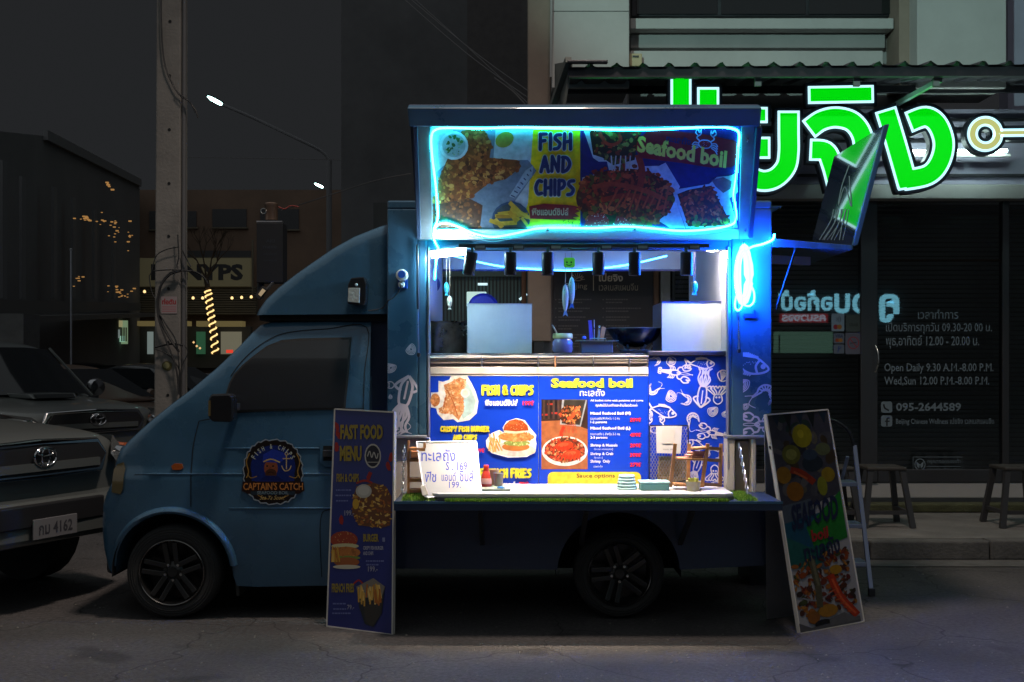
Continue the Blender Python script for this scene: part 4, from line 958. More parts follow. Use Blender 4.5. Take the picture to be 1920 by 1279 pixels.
pr.poly([(1142, 412), (1132, 400), (1146, 404), (1158, 399), (1152, 418), (1140, 424)], '1c3c1c')
pr.poly([(1262, 362), (1270, 355), (1330, 345), (1344, 332), (1366, 330), (1380, 326), (1384, 360), (1368, 372), (1384, 428), (1286, 428)], 'a8b0bc')
tr = [(1270, 364), (1290, 356), (1334, 348), (1352, 384), (1374, 424), (1290, 424)]
pr.poly(tr, '42181a'); pr.blobs(in_poly(tr), (1266, 345, 1376, 426), 170, (2.5, 6), REDS, (.3, .7))
pr.blobs(lambda x, y: y > 408 and in_poly(tr)(x, y), (1280, 405, 1372, 424), 22, (2.5, 6), ['607028', '80903c', '3c4c1c'])
pr.poly([(1334, 338), (1356, 332), (1372, 340), (1370, 354), (1356, 362), (1342, 350)], '6c5060')
pr.poly([(1208, 252), (1214, 246), (1256, 245), (1320, 252), (1378, 264), (1385, 272), (1384, 306), (1370, 314), (1336, 315), (1280, 306), (1200, 296), (1192, 280), (1196, 262)], '86141e')
draw(pr, 'crab', 1322, 271, 31, 5, '9ab8e0', .05)
pr.mb.c = [tuple(k*.9 for k in c) for c in pr.mb.c]; pr.build('banner_print', bn, MP)
ctext(HP, 'ฟิชแอนด์ชิปส์', (997, 390, 1066, 404), 'c8b090', bn, bold=.03, off=.02)
text(HP, 'Seafood boil', None, mat('ink_gold', srgb('d8c850'), .4), bn, .04, .02, [(1196, 254), (1364, 283), (1361, 316), (1194, 285)])
text(HP, 'ทะเลถัง', None, mat('ink_navy', srgb('141c50'), .4), bn, .04, .02, [(1250, 252), (1296, 259), (1295, 273), (1249, 266)])
# LED ropes
M_neon = mat('cyan_led_rope', (.5, .8, .9), .4, emit=(.02, .70, .92), es=36)
M_neonb = mat('blue_led_rope', (.5, .8, .9), .4, emit=(.0035, .11, 1.0), es=240)
loop = [(822, 466), (813, 445), (818, 424), (836, 418), (862, 426), (890, 438), (925, 444), (965, 438), (1005, 429), (1050, 427), (1110, 428), (1170, 425), (1220, 428), (1275, 433), (1330, 430), (1370, 422), (1380, 410), (1378, 385), (1376, 365), (1381, 325), (1384, 280), (1386, 252), (1376, 242), (1345, 238), (1290, 240), (1220, 243), (1140, 243), (1060, 241), (970, 239), (900, 241), (840, 240), (818, 243), (809, 255), (810, 290), (816, 340), (820, 385), (820, 412), (814, 428), (813, 445)]
t = thing('led_rope', HP.at(1100, 430, .03), 'glowing cyan LED rope looped around the hatch banner', 'LED rope')
MB().tube(catmull([HP.at(x, y, .020) for x, y in loop], 6), .0062, 8).build('glowing_rope', M_neon, t, 60)
MB().tube(catmull([HP.at(822, 466, .025), P(819, 480, -.10), P(817, 496, -.09), P(815, 524, -.06)], 5), .005, 8).build('rope_tail', M_neon, t, 60)
MB().tube(catmull([HP.at(x, y+(9 if y > 300 else -5), .03) for x, y in loop[3:21]], 4), .0022, 6).build('cable', mat('clear_cable', (.25, .3, .35), .3), t, 60)
MB().tube(catmull([HP.at(x, y-5, .02) for x, y in loop[23:31]], 4), .0022, 6).build('cable', mat('clear_cable'), t, 60)
for x, y in ((883, 234), (1044, 233), (1222, 234), (835, 233), (1370, 233), (1027, 431), (1190, 430)):
    MB().lathe(HP.at(x, y, .03), [(.0, -.012), (.008, -.01), (.008, .02)], 8, 'y').build('clip', mat('clear_cable'), t)
co = thing('led_rope_coil', P(1395, 580, -.08), 'bundled LED rope coil glowing blue-white on the right pillar', 'LED rope')
pts = []
for i in range(11*16):
    a = 2*math.pi*i/16; k = i//16; rx = (17, 13, 9, 16, 6, 14, 11, 17, 8, 15, 12)[k]; ry = 50+6*math.sin(k*1.7)
    pts.append(P(1394+rx*math.cos(a)*(.9+.1*math.sin(k))+2*math.sin(k*1.3), 516-ry*math.sin(a)+3*math.cos(k*2.1), -.035-.006*k-.004*math.sin(a*3)))
MB().tube(pts, .0075, 6).build('rope_coil', M_neonb, co, 60)
MB().tube(catmull([P(1452, 440, -.02), P(1448, 450, -.05), P(1430, 458, -.06), P(1410, 463, -.07), P(1398, 472, -.09), P(1385, 490, -.10)], 6), .0065, 8).build('rope_lead', M_neonb, co, 60)
MB().tube(catmull([P(1380, 555, -.1), P(1378, 575, -.1), P(1384, 582, -.1), P(1391, 574, -.1), P(1392, 556, -.1)], 6), .0055, 8).build('rope_loop', M_neonb, co, 60)
MB().tube(catmull([P(1390, 570, -.1), P(1404, 574, -.1), P(1413, 566, -.1), P(1414, 550, -.1), P(1409, 536, -.1)], 6), .0055, 8).build('rope_loop', M_neonb, co, 60)
MB().tube([P(1392, 452, -.05), P(1392, 466, -.06)], .003).build('hanging_hook', M_steel, co)
# LED strip line inside, along the rear header
ld = [P(x, y, Y) for x, y, Y in ((845, 478, .9), (900, 492, 1.3), (960, 502, 1.44), (1060, 507, 1.46), (1120, 504, 1.45), (1180, 496, 1.42), (1250, 480, 1.2))]
o = MB().tube(catmull(ld, 6), .006, 6).build('led_strip', mat('led_strip_inside', (.5, .8, .9), .4, emit=(.05, .32, 1), es=12), None, 60)
tag(o, 'thin blue LED line sagging under the kitchen ceiling', 'LED rope')
# tube lamp and bulb
t = thing('tube_lamp', P(840, 475, .02), 'short bright white tube lamp at the top left of the window', 'lamp')
MB().tube([P(809, 480, -.10), P(872, 473, -.09)], .014).build('tube', mat('white_tube', (.9, .9, .9), .5, emit=(.55, .86, 1), es=210), t, 60)
MB().bar(P(808, 474, -.075), P(874, 467, -.065), .02, .02).build('batten', M_offw, t)
t = thing('ceiling_bulb', P(1336, 465, .5), 'white bulb with fitting at the top right of the window', 'lamp')
bc = P(1336, 464, .16); MB().lathe(bc, [(.035, .04), (.045, .02), (.05, .0)], 20).build('fitting', M_offw, t, 40)
MB().lathe(bc, [(.045, -.001), (.05, -.01), (.035, -.02), (.0, -.025)], 20).build('bulb', mat('bulb_glow', (.9, .9, .9), .5, emit=(1, .93, .90), es=330), t, 60)
t = thing('bent_wire', P(1340, 490, 1.3), 'short bent dark wire on the white side wall below the bulb', 'wire')
MB().tube(catmull([P(1324, 489, 1.2), P(1334, 491, 1.0), P(1344, 493, .85), P(1350, 488, .8), P(1350, 482, .8)], 5), .004).build('wire', mat('wire_brown', (.15, .08, .06), .5), t)
# track and spotlights
tr_ = thing('light_track', P(1080, 466, -.02), 'dark light track running across the top of the serving window', 'light track')
MB().bar(P(860, 461, -.22), P(1330, 461, -.22), .03, .022).build('track', M_black, tr_, bev=.003)
MB().tube(catmull([P(1062, 458, -.09), P(1066, 465, -.09), P(1078, 468, -.09), P(1100, 467, -.09), P(1114, 464, -.09), P(1114, 456, -.09)], 4), .006).build('pull_handle', M_black, tr_, 60)
names = ['first spotlight from the left, tilted toward the glowing tube', 'second spotlight from the left end of the track', 'third spotlight, left of the hanging cloth fish', 'fourth spotlight, right of the hanging cloth fish', 'fifth spotlight, next to last on the track', 'last spotlight at the right end of the track']
for i, (x, tilt) in enumerate(((885, .16), (957, 0), (1027, 0), (1122, 0), (1190, .0), (1287, 0))):
    top = P(x, 473, -.27); ax = Vector((-tilt, .0, -1)).normalized(); bot = top+ax*.128
    t = thing('spotlight', top, 'black cylinder %s' % names[i], 'spotlight', 'black spotlights on the track')
    MB().tube([top, top+ax*.004, top+ax*.124, bot, bot-ax*.004], [.027, .0335, .0335, .031, .026], 24).build('housing', mat('spot_black', (.035, .035, .045), .38, .2), t, 40)
    MB().lathe(bot+Vector((0, 0, .008)), [(.0, 0), (.024, 0)], 16).build('lens', mat('spot_lens', (1, .9, .8), .4, emit=(1, .8, .62), es=130), t)
    MB().bar(top+Vector((0, 0, -.005)), top+Vector((0, .05, .035)), .014, .014).build('stem', M_black, t)
    a = P(x+4, 459, -.24); b = P(x+26, 468, -.24); MB().box((a.x, -.24, a.z), (b.x, -.20, b.z)).build('adapter', M_black, t, bev=.002)
    MB().box((a.x+.008, -.243, a.z-.005), (b.x-.006, -.24, b.z+.006)).build('adapter_label', mat('adapter_grey', (.32, .30, .27), .5), t)
    ENER = 82
    lo_ = lamp('SPOT', 'spotlight_beam', bot+Vector((0, 0, -.002)), ENER, (1, .80, .62), bot+Vector((0, .22, -1)), spot_size=R(72), spot_blend=1, shadow_soft_size=.022)
# ---------------------------------------------------- rear hatch standing out at the right
rh = thing('rear_hatch', (X(1450), .7, Z(450)), 'raised blue rear hatch with a glossy panel mirroring the green sign', 'hatch')
z0 = Z(447, .0)
MB().quadbox([P(1447.5, 447, 0), P(1600, 462, 0), Vector((X(1600), 1.15, Z(462))), Vector((X(1447.5), 1.15, Z(447)))], (0, 0, -.02)).build('hatch_shelf', M_van, rh, bev=.004)
MB().quadbox([P(1447.5, 447, -.012), P(1600, 460, -.012), P(1598, 468, -.012), P(1447.5, 463, -.012)], (0, .010, 0)).build('front_edge', M_van, rh, bev=.003)
MB().quadbox([P(1447, 478, .3), P(1520, 482, .3), P(1520, 497, .3), P(1447, 494, .3)], (0, .03, 0)).build('under_shelf', M_interior, rh)
a, b, c, d = P(1596, 462, .02), P(1655, 236, .02), None, None
va = Vector((a.x, 1.02, a.z)); vb = Vector((b.x, 1.02, b.z))
MB().quadbox([a, b, vb, va], (.028, 0, .006)).build('hatch_panel', mat('hatch_gloss', (.02, .035, .075), .025, .0, coat=1, spec=1), rh)
MB().quadbox([a+Vector((.0, -.03, 0)), b+Vector((.0, -.03, 0)), b, a], (.03, 0, .006)).build('panel_edge', M_van, rh, bev=.003)
RPn = (b-a).cross(Vector((0, 1, 0))); RP = Plane(a, RPn)
pr = Print(RP, .0015)
for x0, x1 in ((1563, 1536), (1572, 1545), (1580, 1558), (1586, 1574)):
    pr.stroke([(x0, 392), (x0-6, 415), (x1, 450)], 1.6, '8494ac'); pr.stroke([(x0+5, 392), (x0+1, 418), (x1+6, 450)], 1.1, '8494ac')
pr.stroke([(1592, 310), (1578, 350), (1572, 385), (1584, 350), (1596, 388), (1592, 330)], 1.6, '8494ac')
pr.build('squid_print', rh)
MB().tube([P(1492, 466, .0), P(1452, 588, .03)], .007).build('gas_strut', M_darkm, rh, 60)
MB().box((X(1420, .1), .1, Z(388, .1)), (X(1466, .1), .5, Z(386, .1))).build('roof_lip', M_van, rh)
MB().box((X(1425), .02, Z(392)), (X(1447), .12, Z(447))).build('hinge_block', M_van, rh)
# ---------------------------------------------------- menu boards
mn = tb('fish_menu_board', 807, 705, 1009.3, 925, .085, .098, M_menu, None, 0)
tag(mn, 'blue fish and chips menu board left under the serving window', 'menu board')
m2 = tb('seafood_menu_board', 1010.5, 705, 1215, 925, .085, .098, M_menu, None, 0)
tag(m2, 'blue seafood boil menu board with a crab photo and prices', 'menu board')
m3 = tb('sea_creature_board', 1216, 668, 1363.5, 925, .088, .099, M_menu, None, 0)
tag(m3, 'blue board patterned with white sea creatures right of the menus', 'board')
mp = YP(.085)
tb('board_edge', 807, 703.6, 1215, 705, .083, .098, M_offw, mn, 0)
pr = Print(mp, .0008)
YL, YE = 'ffe93c', 'f8f0a0'
# fish photo cut-out
cut = [(830, 716), (842, 712), (846, 704.8), (876, 704.8), (884, 718), (892, 735), (897, 752), (894, 775), (880, 788), (858, 792), (850, 786), (832, 788), (820, 776), (818, 766), (808, 764), (808, 736), (822, 735), (822, 714)]
pr.poly(cut, 'f8f4ea'); pr.poly([(866, 712), (880, 722), (892, 752), (888, 772), (868, 786), (860, 760)], 'b8d4d0')
ff = [(832, 722), (842, 718), (862, 708), (874, 712), (868, 735), (870, 770), (860, 788), (848, 776), (826, 774), (822, 766), (830, 762), (836, 740)]
pr.poly(ff, 'd8925c'); pr.blobs(in_poly(ff), (820, 706, 876, 790), 190, (1.2, 3.6), ['e8a868', 'd08048', 'f0c090', 'c87038', 'e89860', 'f4d0a0'])
pr.stroke([(838, 730), (850, 755), (858, 780)], 1.6, 'b86030'); pr.stroke([(836, 745), (832, 765)], 1.6, 'b86030')
pr.ell(816, 750, 9, 12, 'd08850'); pr.blobs(in_ell(816, 750, 8, 11), (808, 739, 824, 762), 20, (1.5, 3), ['e8a060', 'c07038']); pr.ell(872, 737, 8.5, 8.5, 'f0ece0'); pr.ell(872, 737, 5.5, 5.5, 'd8dcc8')
for w_, col in ((5.6, 'b8c870'), (3.9, YL)):
    random.seed(8); brush(pr, 'FISH & CHIPS', (904, 724, 1000, 740), w_, col)
    random.seed(8); brush(pr, 'CRISPY FISH BURGER', (826, 800, 917, 809), w_*.62, col); brush(pr, 'AND CHIPS', (850, 816, 894, 824), w_*.62, col)
    random.seed(8); brush(pr, 'FRENCH FRIES', (900, 880, 996, 895), w_*.9, col)
# burger
bc_ = [(911, 826), (922, 812), (936, 806), (946, 812), (942, 802), (950, 790), (968, 784), (984, 788), (994, 802), (1006, 816), (1004, 824), (1006, 832), (1004, 846), (988, 857), (952, 858), (922, 850), (912, 838)]
pr.poly(bc_, 'fafaf5'); pr.ell(963, 843, 42, 13, 'e4dccc', .05)
for i in range(22):
    x = random.uniform(916, 938); y = random.uniform(818, 846); pr.stroke([(x, y-9), (x+random.uniform(-2, 8), y+4)], 2.6, random.choice(['e8b860', 'f0cc80', 'd89c48']), False)
pr.ell(967, 838, 26, 8, 'c87838'); pr.ell(969, 831, 25, 5.5, '98a050'); pr.blobs(in_ell(969, 831, 25, 5), (944, 825, 994, 837), 26, (1.5, 3.4), ['b8c870', '7c9440', 'd8dca0', '90a850'])
pr.ell(968, 819, 34, 9, 'd8904c', .02); pr.blobs(in_ell(968, 819, 32, 8), (936, 810, 1000, 828), 60, (1.5, 3.2), ['e09c58', 'c87c3c', 'e8b070'])
pr.ell(965, 808, 21, 5, 'e8e8c0'); pr.poly([(944, 807), (946, 797), (955, 789), (967, 786), (980, 789), (989, 798), (991, 807), (967, 809)], 'b04c20')
pr.blobs(in_ell(967, 797, 19, 9), (946, 788, 990, 806), 36, (.5, 1.0), ['f0d0a0', 'd88850']); pr.ell(962, 793, 10, 3, 'c86834')
pr.build('menu_print', mn, MP)
W_, RD = 'ffffff', 'f02818'
ctext(mp, 'ฟิชแอนด์ชิปส์', (909, 749, 971, 761), W_, mn, bold=.035); ctext(mp, '199฿', (980, 751, 1002, 761), RD, mn, bold=.045)
ctext(mp, '199฿', (888, 840, 910, 849), RD, mn, bold=.045); ctext(mp, 'เฟรนช์ฟรายส์', (905, 903, 966, 915), W_, mn, bold=.03); ctext(mp, '79฿', (973, 903, 992, 913), RD, mn, bold=.045)
pr = Print(mp, .0008)
pr.rect(1015, 749, 1102, 880, '3a2820'); pr.poly([(1015, 790), (1055, 788), (1102, 805), (1102, 880), (1015, 880)], 'a8643c')
pr.rect(1015, 749, 1048, 785, '241c1c')
for x, y in ((1022, 778), (1032, 758), (1040, 775)): pr.rect(x-6, y-2, x+8, y+1.5, 'b02c20')
for i in range(4): pr.rect(1018+i*9, 750, 1022+i*9, 786, '4c3830')
pr.poly([(1054, 749.5), (1101, 749.5), (1089, 800), (1050, 796)], '9ca0a0'); pr.poly([(1058, 750), (1098, 750), (1087, 797), (1053, 794)], '38342c')
pr.ell(1069, 778, 20, 19, '3c2018'); pr.blobs(in_ell(1069, 778, 19, 18), (1049, 758, 1089, 798), 120, (1.4, 3.4), ['b87840', '8a4828', 'd8a060', '502818', 'c85028'])
pr.stroke([(1082, 764), (1074, 780), (1064, 786)], 6, 'd85028'); pr.stroke([(1088, 762), (1078, 772)], 4, 'e07840')
for i in range(9): x = 1054+i*3; pr.stroke([(x, 796), (x+random.uniform(-3, 3), 812)], 1.4, 'c05030')
pr.stroke([(1058, 800), (1052, 812), (1056, 826)], 6, 'c83c20')
pr.ell(1059, 846, 43, 28, 'f0ece4', n=32); pr.ell(1059, 844, 38, 23, '6a2c1c', n=32)
pr.blobs(in_ell(1059, 843, 37, 23), (1020, 818, 1098, 868), 330, (1.4, 3.6), ['b87848', '7c3820', 'd8a070', '4a2818', 'c84c28', 'a83018'])
for cx, cy, rx, ry in ((1058, 836, 17, 8), (1072, 852, 17, 9)):
    pr.ell(cx, cy, rx, ry, 'd83c1c', -.15); pr.ell(cx-2, cy-2, rx*.6, ry*.45, 'ec6038', -.15)
    for i in range(5): pr.stroke([(cx-rx+i*8, cy), (cx-rx-4+i*9, cy+ry+3)], 2, 'c83418')
for i in range(8): pr.stroke([(1040+i*6, 862+random.uniform(-3, 2)), (1046+i*6, 850)], 2.2, 'e04824')
pr.rrect(1027, 885, 1202, 925, 10, 'ffe03c')
pr.build('menu_print', m2, MP)
for off, col in ((.0014, '40a060'), (.0022, YL)):
    d_ = 1.2 if off < .002 else 0; ctext(mp, 'Seafood boil', (1033+d_, 709+d_, 1186+d_, 727+d_), col, m2, bold=.045, off=off)
ctext(mp, 'ทะเลถัง', (1087, 729, 1134, 743), W_, m2, bold=.012)
def mt(s_, x0, y0, x1, y1, b=.025, c=W_): ctext(mp, s_, (x0, y0, x1, y1), c, m2, bold=b, off=.002)
mt('All bucket come with potatoes and corns', 1107, 749, 1206, 754, .02); mt('ทุกถังได้มันฝรั่งและข้าวโพดด้วยค่ะ', 1117, 757, 1196, 764, .02)
mt('Mixed Seafood Boil (M)', 1107, 772, 1183, 779, .04); mt('รวมทะเลถัง M สำหรับ 1-2 คน', 1107, 782, 1162, 787, .0); mt('1-2 persons', 1107, 789, 1138, 795)
mt('Mixed Seafood Boil (L)', 1107, 800, 1182, 807, .04); mt('รวมทะเลถัง L สำหรับ 2-3 คน', 1107, 811, 1162, 816, .0); mt('2-3 persons', 1107, 818, 1139, 824)
mt('Shrimp & Mussels', 1107, 832, 1158, 839); mt('กุ้ง และ หอยแมลงภู่', 1114, 840, 1149, 845, 0)
mt('Shrimp & Crab', 1107, 848, 1150, 855); mt('กุ้ง และ ปู', 1114, 856, 1130, 861, 0)
mt('Shrimp  Only', 1107, 862, 1144, 869.5); mt('เฉพาะกุ้ง', 1113, 872, 1130, 878, 0)
for s_, y in (('299฿', 783), ('499฿', 811), ('299฿', 831), ('399฿', 849), ('279฿', 867)): mt(s_, 1181, y, 1203, y+8.5, .045, RD)
ctext(mp, 'Sauce options', (1081, 888, 1153, 898), '5a3010', m2, bold=.012, off=.002); ctext(mp, 'น้ำจิ้มซีฟู้ด เลือกได้', (1054, 905, 1085, 910), '8a6820', m2, off=.002)
tp = YP(.088); pr = Print(tp, .0010)
TILE = [('shrimp', 1228, 676, 22, 10), ('scallop', 1258, 676, 22, 160), ('fish', 1318, 682, 36, 0), ('lobster', 1262, 698, 34, 8), ('scallop', 1356, 706, 28, 20), ('shrimp', 1226, 730, 26, 160), ('squid', 1318, 730, 46, 187), ('mussel', 1258, 743, 26, 0),
        ('shrimp', 1285, 748, 26, 50), ('octopus', 1346, 742, 32, 180), ('fish', 1246, 772, 38, 15), ('mussel', 1337, 771, 24, 60), ('shrimp', 1298, 788, 30, -70), ('mussel', 1218, 776, 16, 0), ('lobster', 1338, 812, 30, 190), ('crab', 1230, 806, 26, 0),
        ('mussel', 1360, 776, 16, 40), ('fish', 1305, 834, 30, 200), ('squid', 1305, 880, 36, 20), ('octopus', 1340, 886, 28, 0), ('shrimp', 1346, 850, 22, 30), ('mussel', 1326, 850, 15, 0), ('fish', 1345, 910, 26, 180)]
for a in TILE: draw(pr, *a[:4], rot=a[4], col='e6e0f0', w=.05)
# keep the drawings on the board
bx0, bx1, bz1 = X(1217, .088), X(1363, .088), Z(669, .088)
for v in pr.mb.v: v.x = min(max(v.x, bx0), bx1); v.z = min(v.z, bz1)
pr.build('sea_creature_print', m3)
# ---------------------------------------------------- things in the kitchen
WT = Z(662, .3)                                # worktop height
def on(px, Y, z=None): return Vector((X(px, Y), Y, WT if z is None else z))
M_plate = mat('splash_steel_sheet', (.68, .69, .68), .45, .1, var=.08, vs=6, wear=.22, wearcol=(.36, .30, .2), bump=.1, bs=12)
def guard(x0, x1, y0, Y, lab, edge):
    t = thing('splash_guard', on((x0+x1)/2, Y), lab, 'splash guard', 'stove splash guards'); z1 = Z(y0, Y); a, b = X(x0, Y), X(x1, Y)
    MB().box((a, Y, WT), (b, Y+.004, z1)).build('front_sheet', M_plate, t, bev=.001)
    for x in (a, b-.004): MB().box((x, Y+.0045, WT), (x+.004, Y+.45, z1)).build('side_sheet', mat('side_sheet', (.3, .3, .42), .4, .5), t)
    MB().box((a-.003, Y-.004, z1), (b+.003, Y+.012, z1+.006)).build('top_fold', edge, t)
    return t
guard(876, 997, 571, .32, 'left white steel splash guard in the kitchen, beside the jar', M_alu)
guard(1241, 1364, 567, .30, 'right steel splash guard in the kitchen, spotted with grease, beside the wok', mat('blue_trim'))
t = thing('blue_plate', on(906, .9, Z(572, .9)), 'round deep blue plate standing behind the left splash guard', 'plate')
MB().lathe(P(906, 579, .9), [(.0, 0), (.085, .0), (.098, -.012), (.102, -.01), (.088, .012), (0, .012)], 32, 'y').build('plate', mat('blue_glaze', (.03, .035, .42), .2, coat=.5), t, 40)
c = on(840, .45); t = thing('stock_pot', c, 'tall dark burnt stock pot at the left end of the worktop', 'pot')
MB().lathe(c, [(.105, 0), (.112, .01), (.112, .185), (.119, .19), (.119, .196), (.108, .196), (.104, .03), (0, .028)], 32).build('pot_body', mat('burnt_steel', (.16, .12, .09), .3, .85, var=.6, vs=9), t, 40)
MB().tube(catmull([c+Vector((.105, -.03, .16)), c+Vector((.14, -.05, .17)), c+Vector((.17, -.05, .20)), c+Vector((.19, -.05, .205))], 4), .009).build('ladle_handle', M_steel, t, 60)
MB().tube(catmull([c+Vector((.10, -.05, .14)), c+Vector((.125, -.07, .15)), c+Vector((.125, -.07, .12)), c+Vector((.10, -.05, .11))], 4), .005).build('handle', M_steel, t, 60)
c = on(1055, .22); t = thing('jar', c, 'clear jar with a pale yellow lid and a spoon on the worktop', 'jar')
MB().lathe(c, [(.0, .001), (.052, .001), (.062, .02), (.062, .062), (.052, .08), (.05, .088)], 28).build('glass_body', mat('lavender_glass', (.45, .42, .75), .12, trans=.55, spec=.6), t, 50)
MB().lathe(c, [(.0, .003), (.05, .003), (.056, .03), (.0, .034)], 20).build('contents', mat('sugar', (.6, .5, .5), .8), t, 50)
MB().lathe(c, [(.058, .086), (.060, .09), (.060, .11), (.056, .116), (0, .118)], 28).build('lid', mat('pale_yellow_plastic', (.75, .68, .32), .35), t, 40)
MB().tube([c+Vector((-.035, 0, .118)), c+Vector((-.062, -.01, .165))], .005).build('spoon', M_steel, t)
c = on(1118, .3); t = thing('serving_tray', c, 'deep steel food pan with a clip in front of the utensils', 'pan')
MB().quadbox([c+Vector((-.095, -.07, .0)), c+Vector((.095, -.07, 0)), c+Vector((.095, .08, 0)), c+Vector((-.095, .08, 0))], (0, 0, .07)).build('pan_body', mat('pan_grey', (.42, .40, .42), .35, .6), t, bev=.006)
MB().box(c+Vector((-.125, -.09, .07)), c+Vector((.125, .1, .076))).build('rim', M_steel, t, bev=.002)
MB().tube([c+Vector((-.045, -.093, .068)), c+Vector((-.045, -.095, .085)), c+Vector((.05, -.095, .085)), c+Vector((.05, -.093, .068))], .0035).build('clip', M_steel, t)
for i, (dx, h, m, l) in enumerate(((-.03, .15, mat('violet_handle', (.12, .1, .5), .4), 'violet spatula handle'), (-.012, .155, M_steel, 'thin steel skewer'), (.012, .11, M_steel, 'steel tongs'), (.03, .10, M_wood, 'wooden spatula'))):
    o = MB().bar(c+Vector((dx, 0, .077)), c+Vector((dx+.008*(i-1), .01, .077+h*.8)), (.022, .004, .012, .026)[i], .006).build('utensil', m, None, bev=.002); tag(o, l+' standing in the steel food pan', 'utensil', 'utensils in the food pan')
o = MB().lathe(c+Vector((-.075, -.02, .083)), [(0, 0), (.014, .004), (.012, .016), (0, .02)], 14).build('blue_bottle_top', mat('bright_blue_cap', (.05, .15, .8), .4), None, 50); tag(o, 'small bright blue cap at the left end of the pan', 'cap')
c = on(1190, .45); t = thing('wok', c, 'large black wok on a stove ring beside the right splash guard', 'wok')
MB().lathe(c+Vector((0, 0, .035)), [(0, 0), (.07, .008), (.13, .045), (.168, .1), (.176, .118), (.171, .119), (.125, .05), (.07, .014), (0, .008)], 40).build('bowl', mat('wok_iron', (.02, .02, .03), .22, .6), t, 50)
MB().lathe(c+Vector((0, 0, .147)), [(.170, 0), (.176, .004), (.1775, .007), (.174, .008)], 40).build('rim', mat('wok_rim', (.4, .38, .36), .3, .9), t, 50)
MB().lathe(c, [(.09, 0), (.095, .02), (.088, .022), (.084, 0)], 24).build('stove_ring', M_black, t)
for a in range(0, 360, 60): MB().bar(c+Vector((.075*math.cos(R(a)), .075*math.sin(R(a)), .0)), c+Vector((.11*math.cos(R(a)), .11*math.sin(R(a)), .05)), .01, .01).build('stove_prong', M_steel, t)
o = MB().box(on(1190, .2)+Vector((-.09, -.03, .001)), on(1190, .2)+Vector((.09, .03, .02))).build('stove_tray', M_darkm, None, bev=.004); tag(o, 'flat dark tray under the wok edge on the worktop', 'tray')
# hanging fish
def fish(px, py, Y, L_, col, lab, tail=None, thick=.016, spots=None, tilt=0, head_up=True):
    c = P(px, py, Y); t = thing('hanging_fish', c, lab, 'fish ornament', 'hanging fish ornaments'); h = L_/2
    prof = [(.0, h), (thick*.55, h*.86), (thick*.95, h*.5), (thick, h*.15), (thick*.8, -h*.3), (thick*.4, -h*.62), (thick*.34, -h*.68)]
    MB().lathe(c, prof, 14).build('body', mat(*col), t, 60)
    MB().prism([c+Vector(v) for v in ((-thick*.3, -.004, -h*.62), (thick*.3, -.004, -h*.62), (thick*.8, -.004, -h), (0, -.004, -h*.88), (-thick*.8, -.004, -h))], (0, .008, 0)).build('tail', mat(*(tail or col)), t)
    for i in range(8): MB().lathe(c+Vector((random.uniform(-.5, .5)*thick, -thick*.93, random.uniform(-.4, .6)*h)), [(0, -.002), (.0018, 0), (0, .002)], 6, 'y').build('scale_dot', M_offw if spots is None else mat(*spots), t)
    MB().lathe(c+Vector((-thick*.3, -thick*.75, h*.62)), [(0, -.003), (.0025, 0), (0, .003)], 8, 'y').build('eye', M_black, t)
    MB().tube([c+Vector((0, 0, h)), Vector((c.x, c.y, Z(474, Y)))], .0015, 5).build('string', mat('hemp_string', (.45, .33, .25), .8), t)
    return t
BLF = ('turquoise_wood', (.05, .42, .62), .5); CRF = ('cream_wood', (.75, .62, .45), .5); CLF = ('white_cloth', (.62, .60, .58), .85)
fish(837, 542, .1, .082, BLF, 'small turquoise wooden fish hanging above the cream one at the left')
fish(843, 568, .1, .082, CRF, 'small cream wooden fish hanging below the turquoise one at the left')
fish(1303, 540, .1, .082, BLF, 'small turquoise wooden fish hanging at the right by the white wall')
fish(1300.5, 541, .13, .08, CRF, 'cream wooden fish mostly hidden behind the turquoise one at the right')
fish(1060, 563, .05, .19, CLF, 'longer hanging white cloth fish, lower of the middle pair', ('pale_blue_tail', (.25, .4, .7), .7), .019)
fish(1072, 549, .07, .19, CLF, 'white cloth fish with a blue tail, upper of the middle pair', ('blue_tail', (.08, .22, .75), .7), .019)
t = thing('smiley_tag', P(1067, 492, .02), 'square yellow-green plastic tag hanging above the cloth fish', 'tag')
MB().prism([P(x, y, .03) for x, y in [(1057, 485), (1060, 483), (1075, 483), (1078, 486), (1078, 499), (1075, 502), (1060, 502), (1057, 499)]], (0, .008, 0)).build('tag_plate', mat('lime_plastic', (.38, .62, .03), .4), t, bev=.002)
pr = Print(YP(.03), .001); pr.ell(1063, 492, 1.4, 2, '203010'); pr.ell(1071, 492, 1.4, 2, '203010'); pr.stroke([(1062, 496), (1067, 498), (1072, 496)], 1.4, '203010'); pr.build('face_print', t)
t = thing('wall_fan', P(811, 532, .9), 'round dark blue object on the inner left wall by the pot', 'fan')
MB().lathe(P(808, 533, 1.0), [(.0, -.03), (.045, -.028), (.062, -.01), (.062, .01), (.0, .012)], 24, 'y').build('housing', mat('navy_plastic', (.03, .04, .2), .35), t, 50)
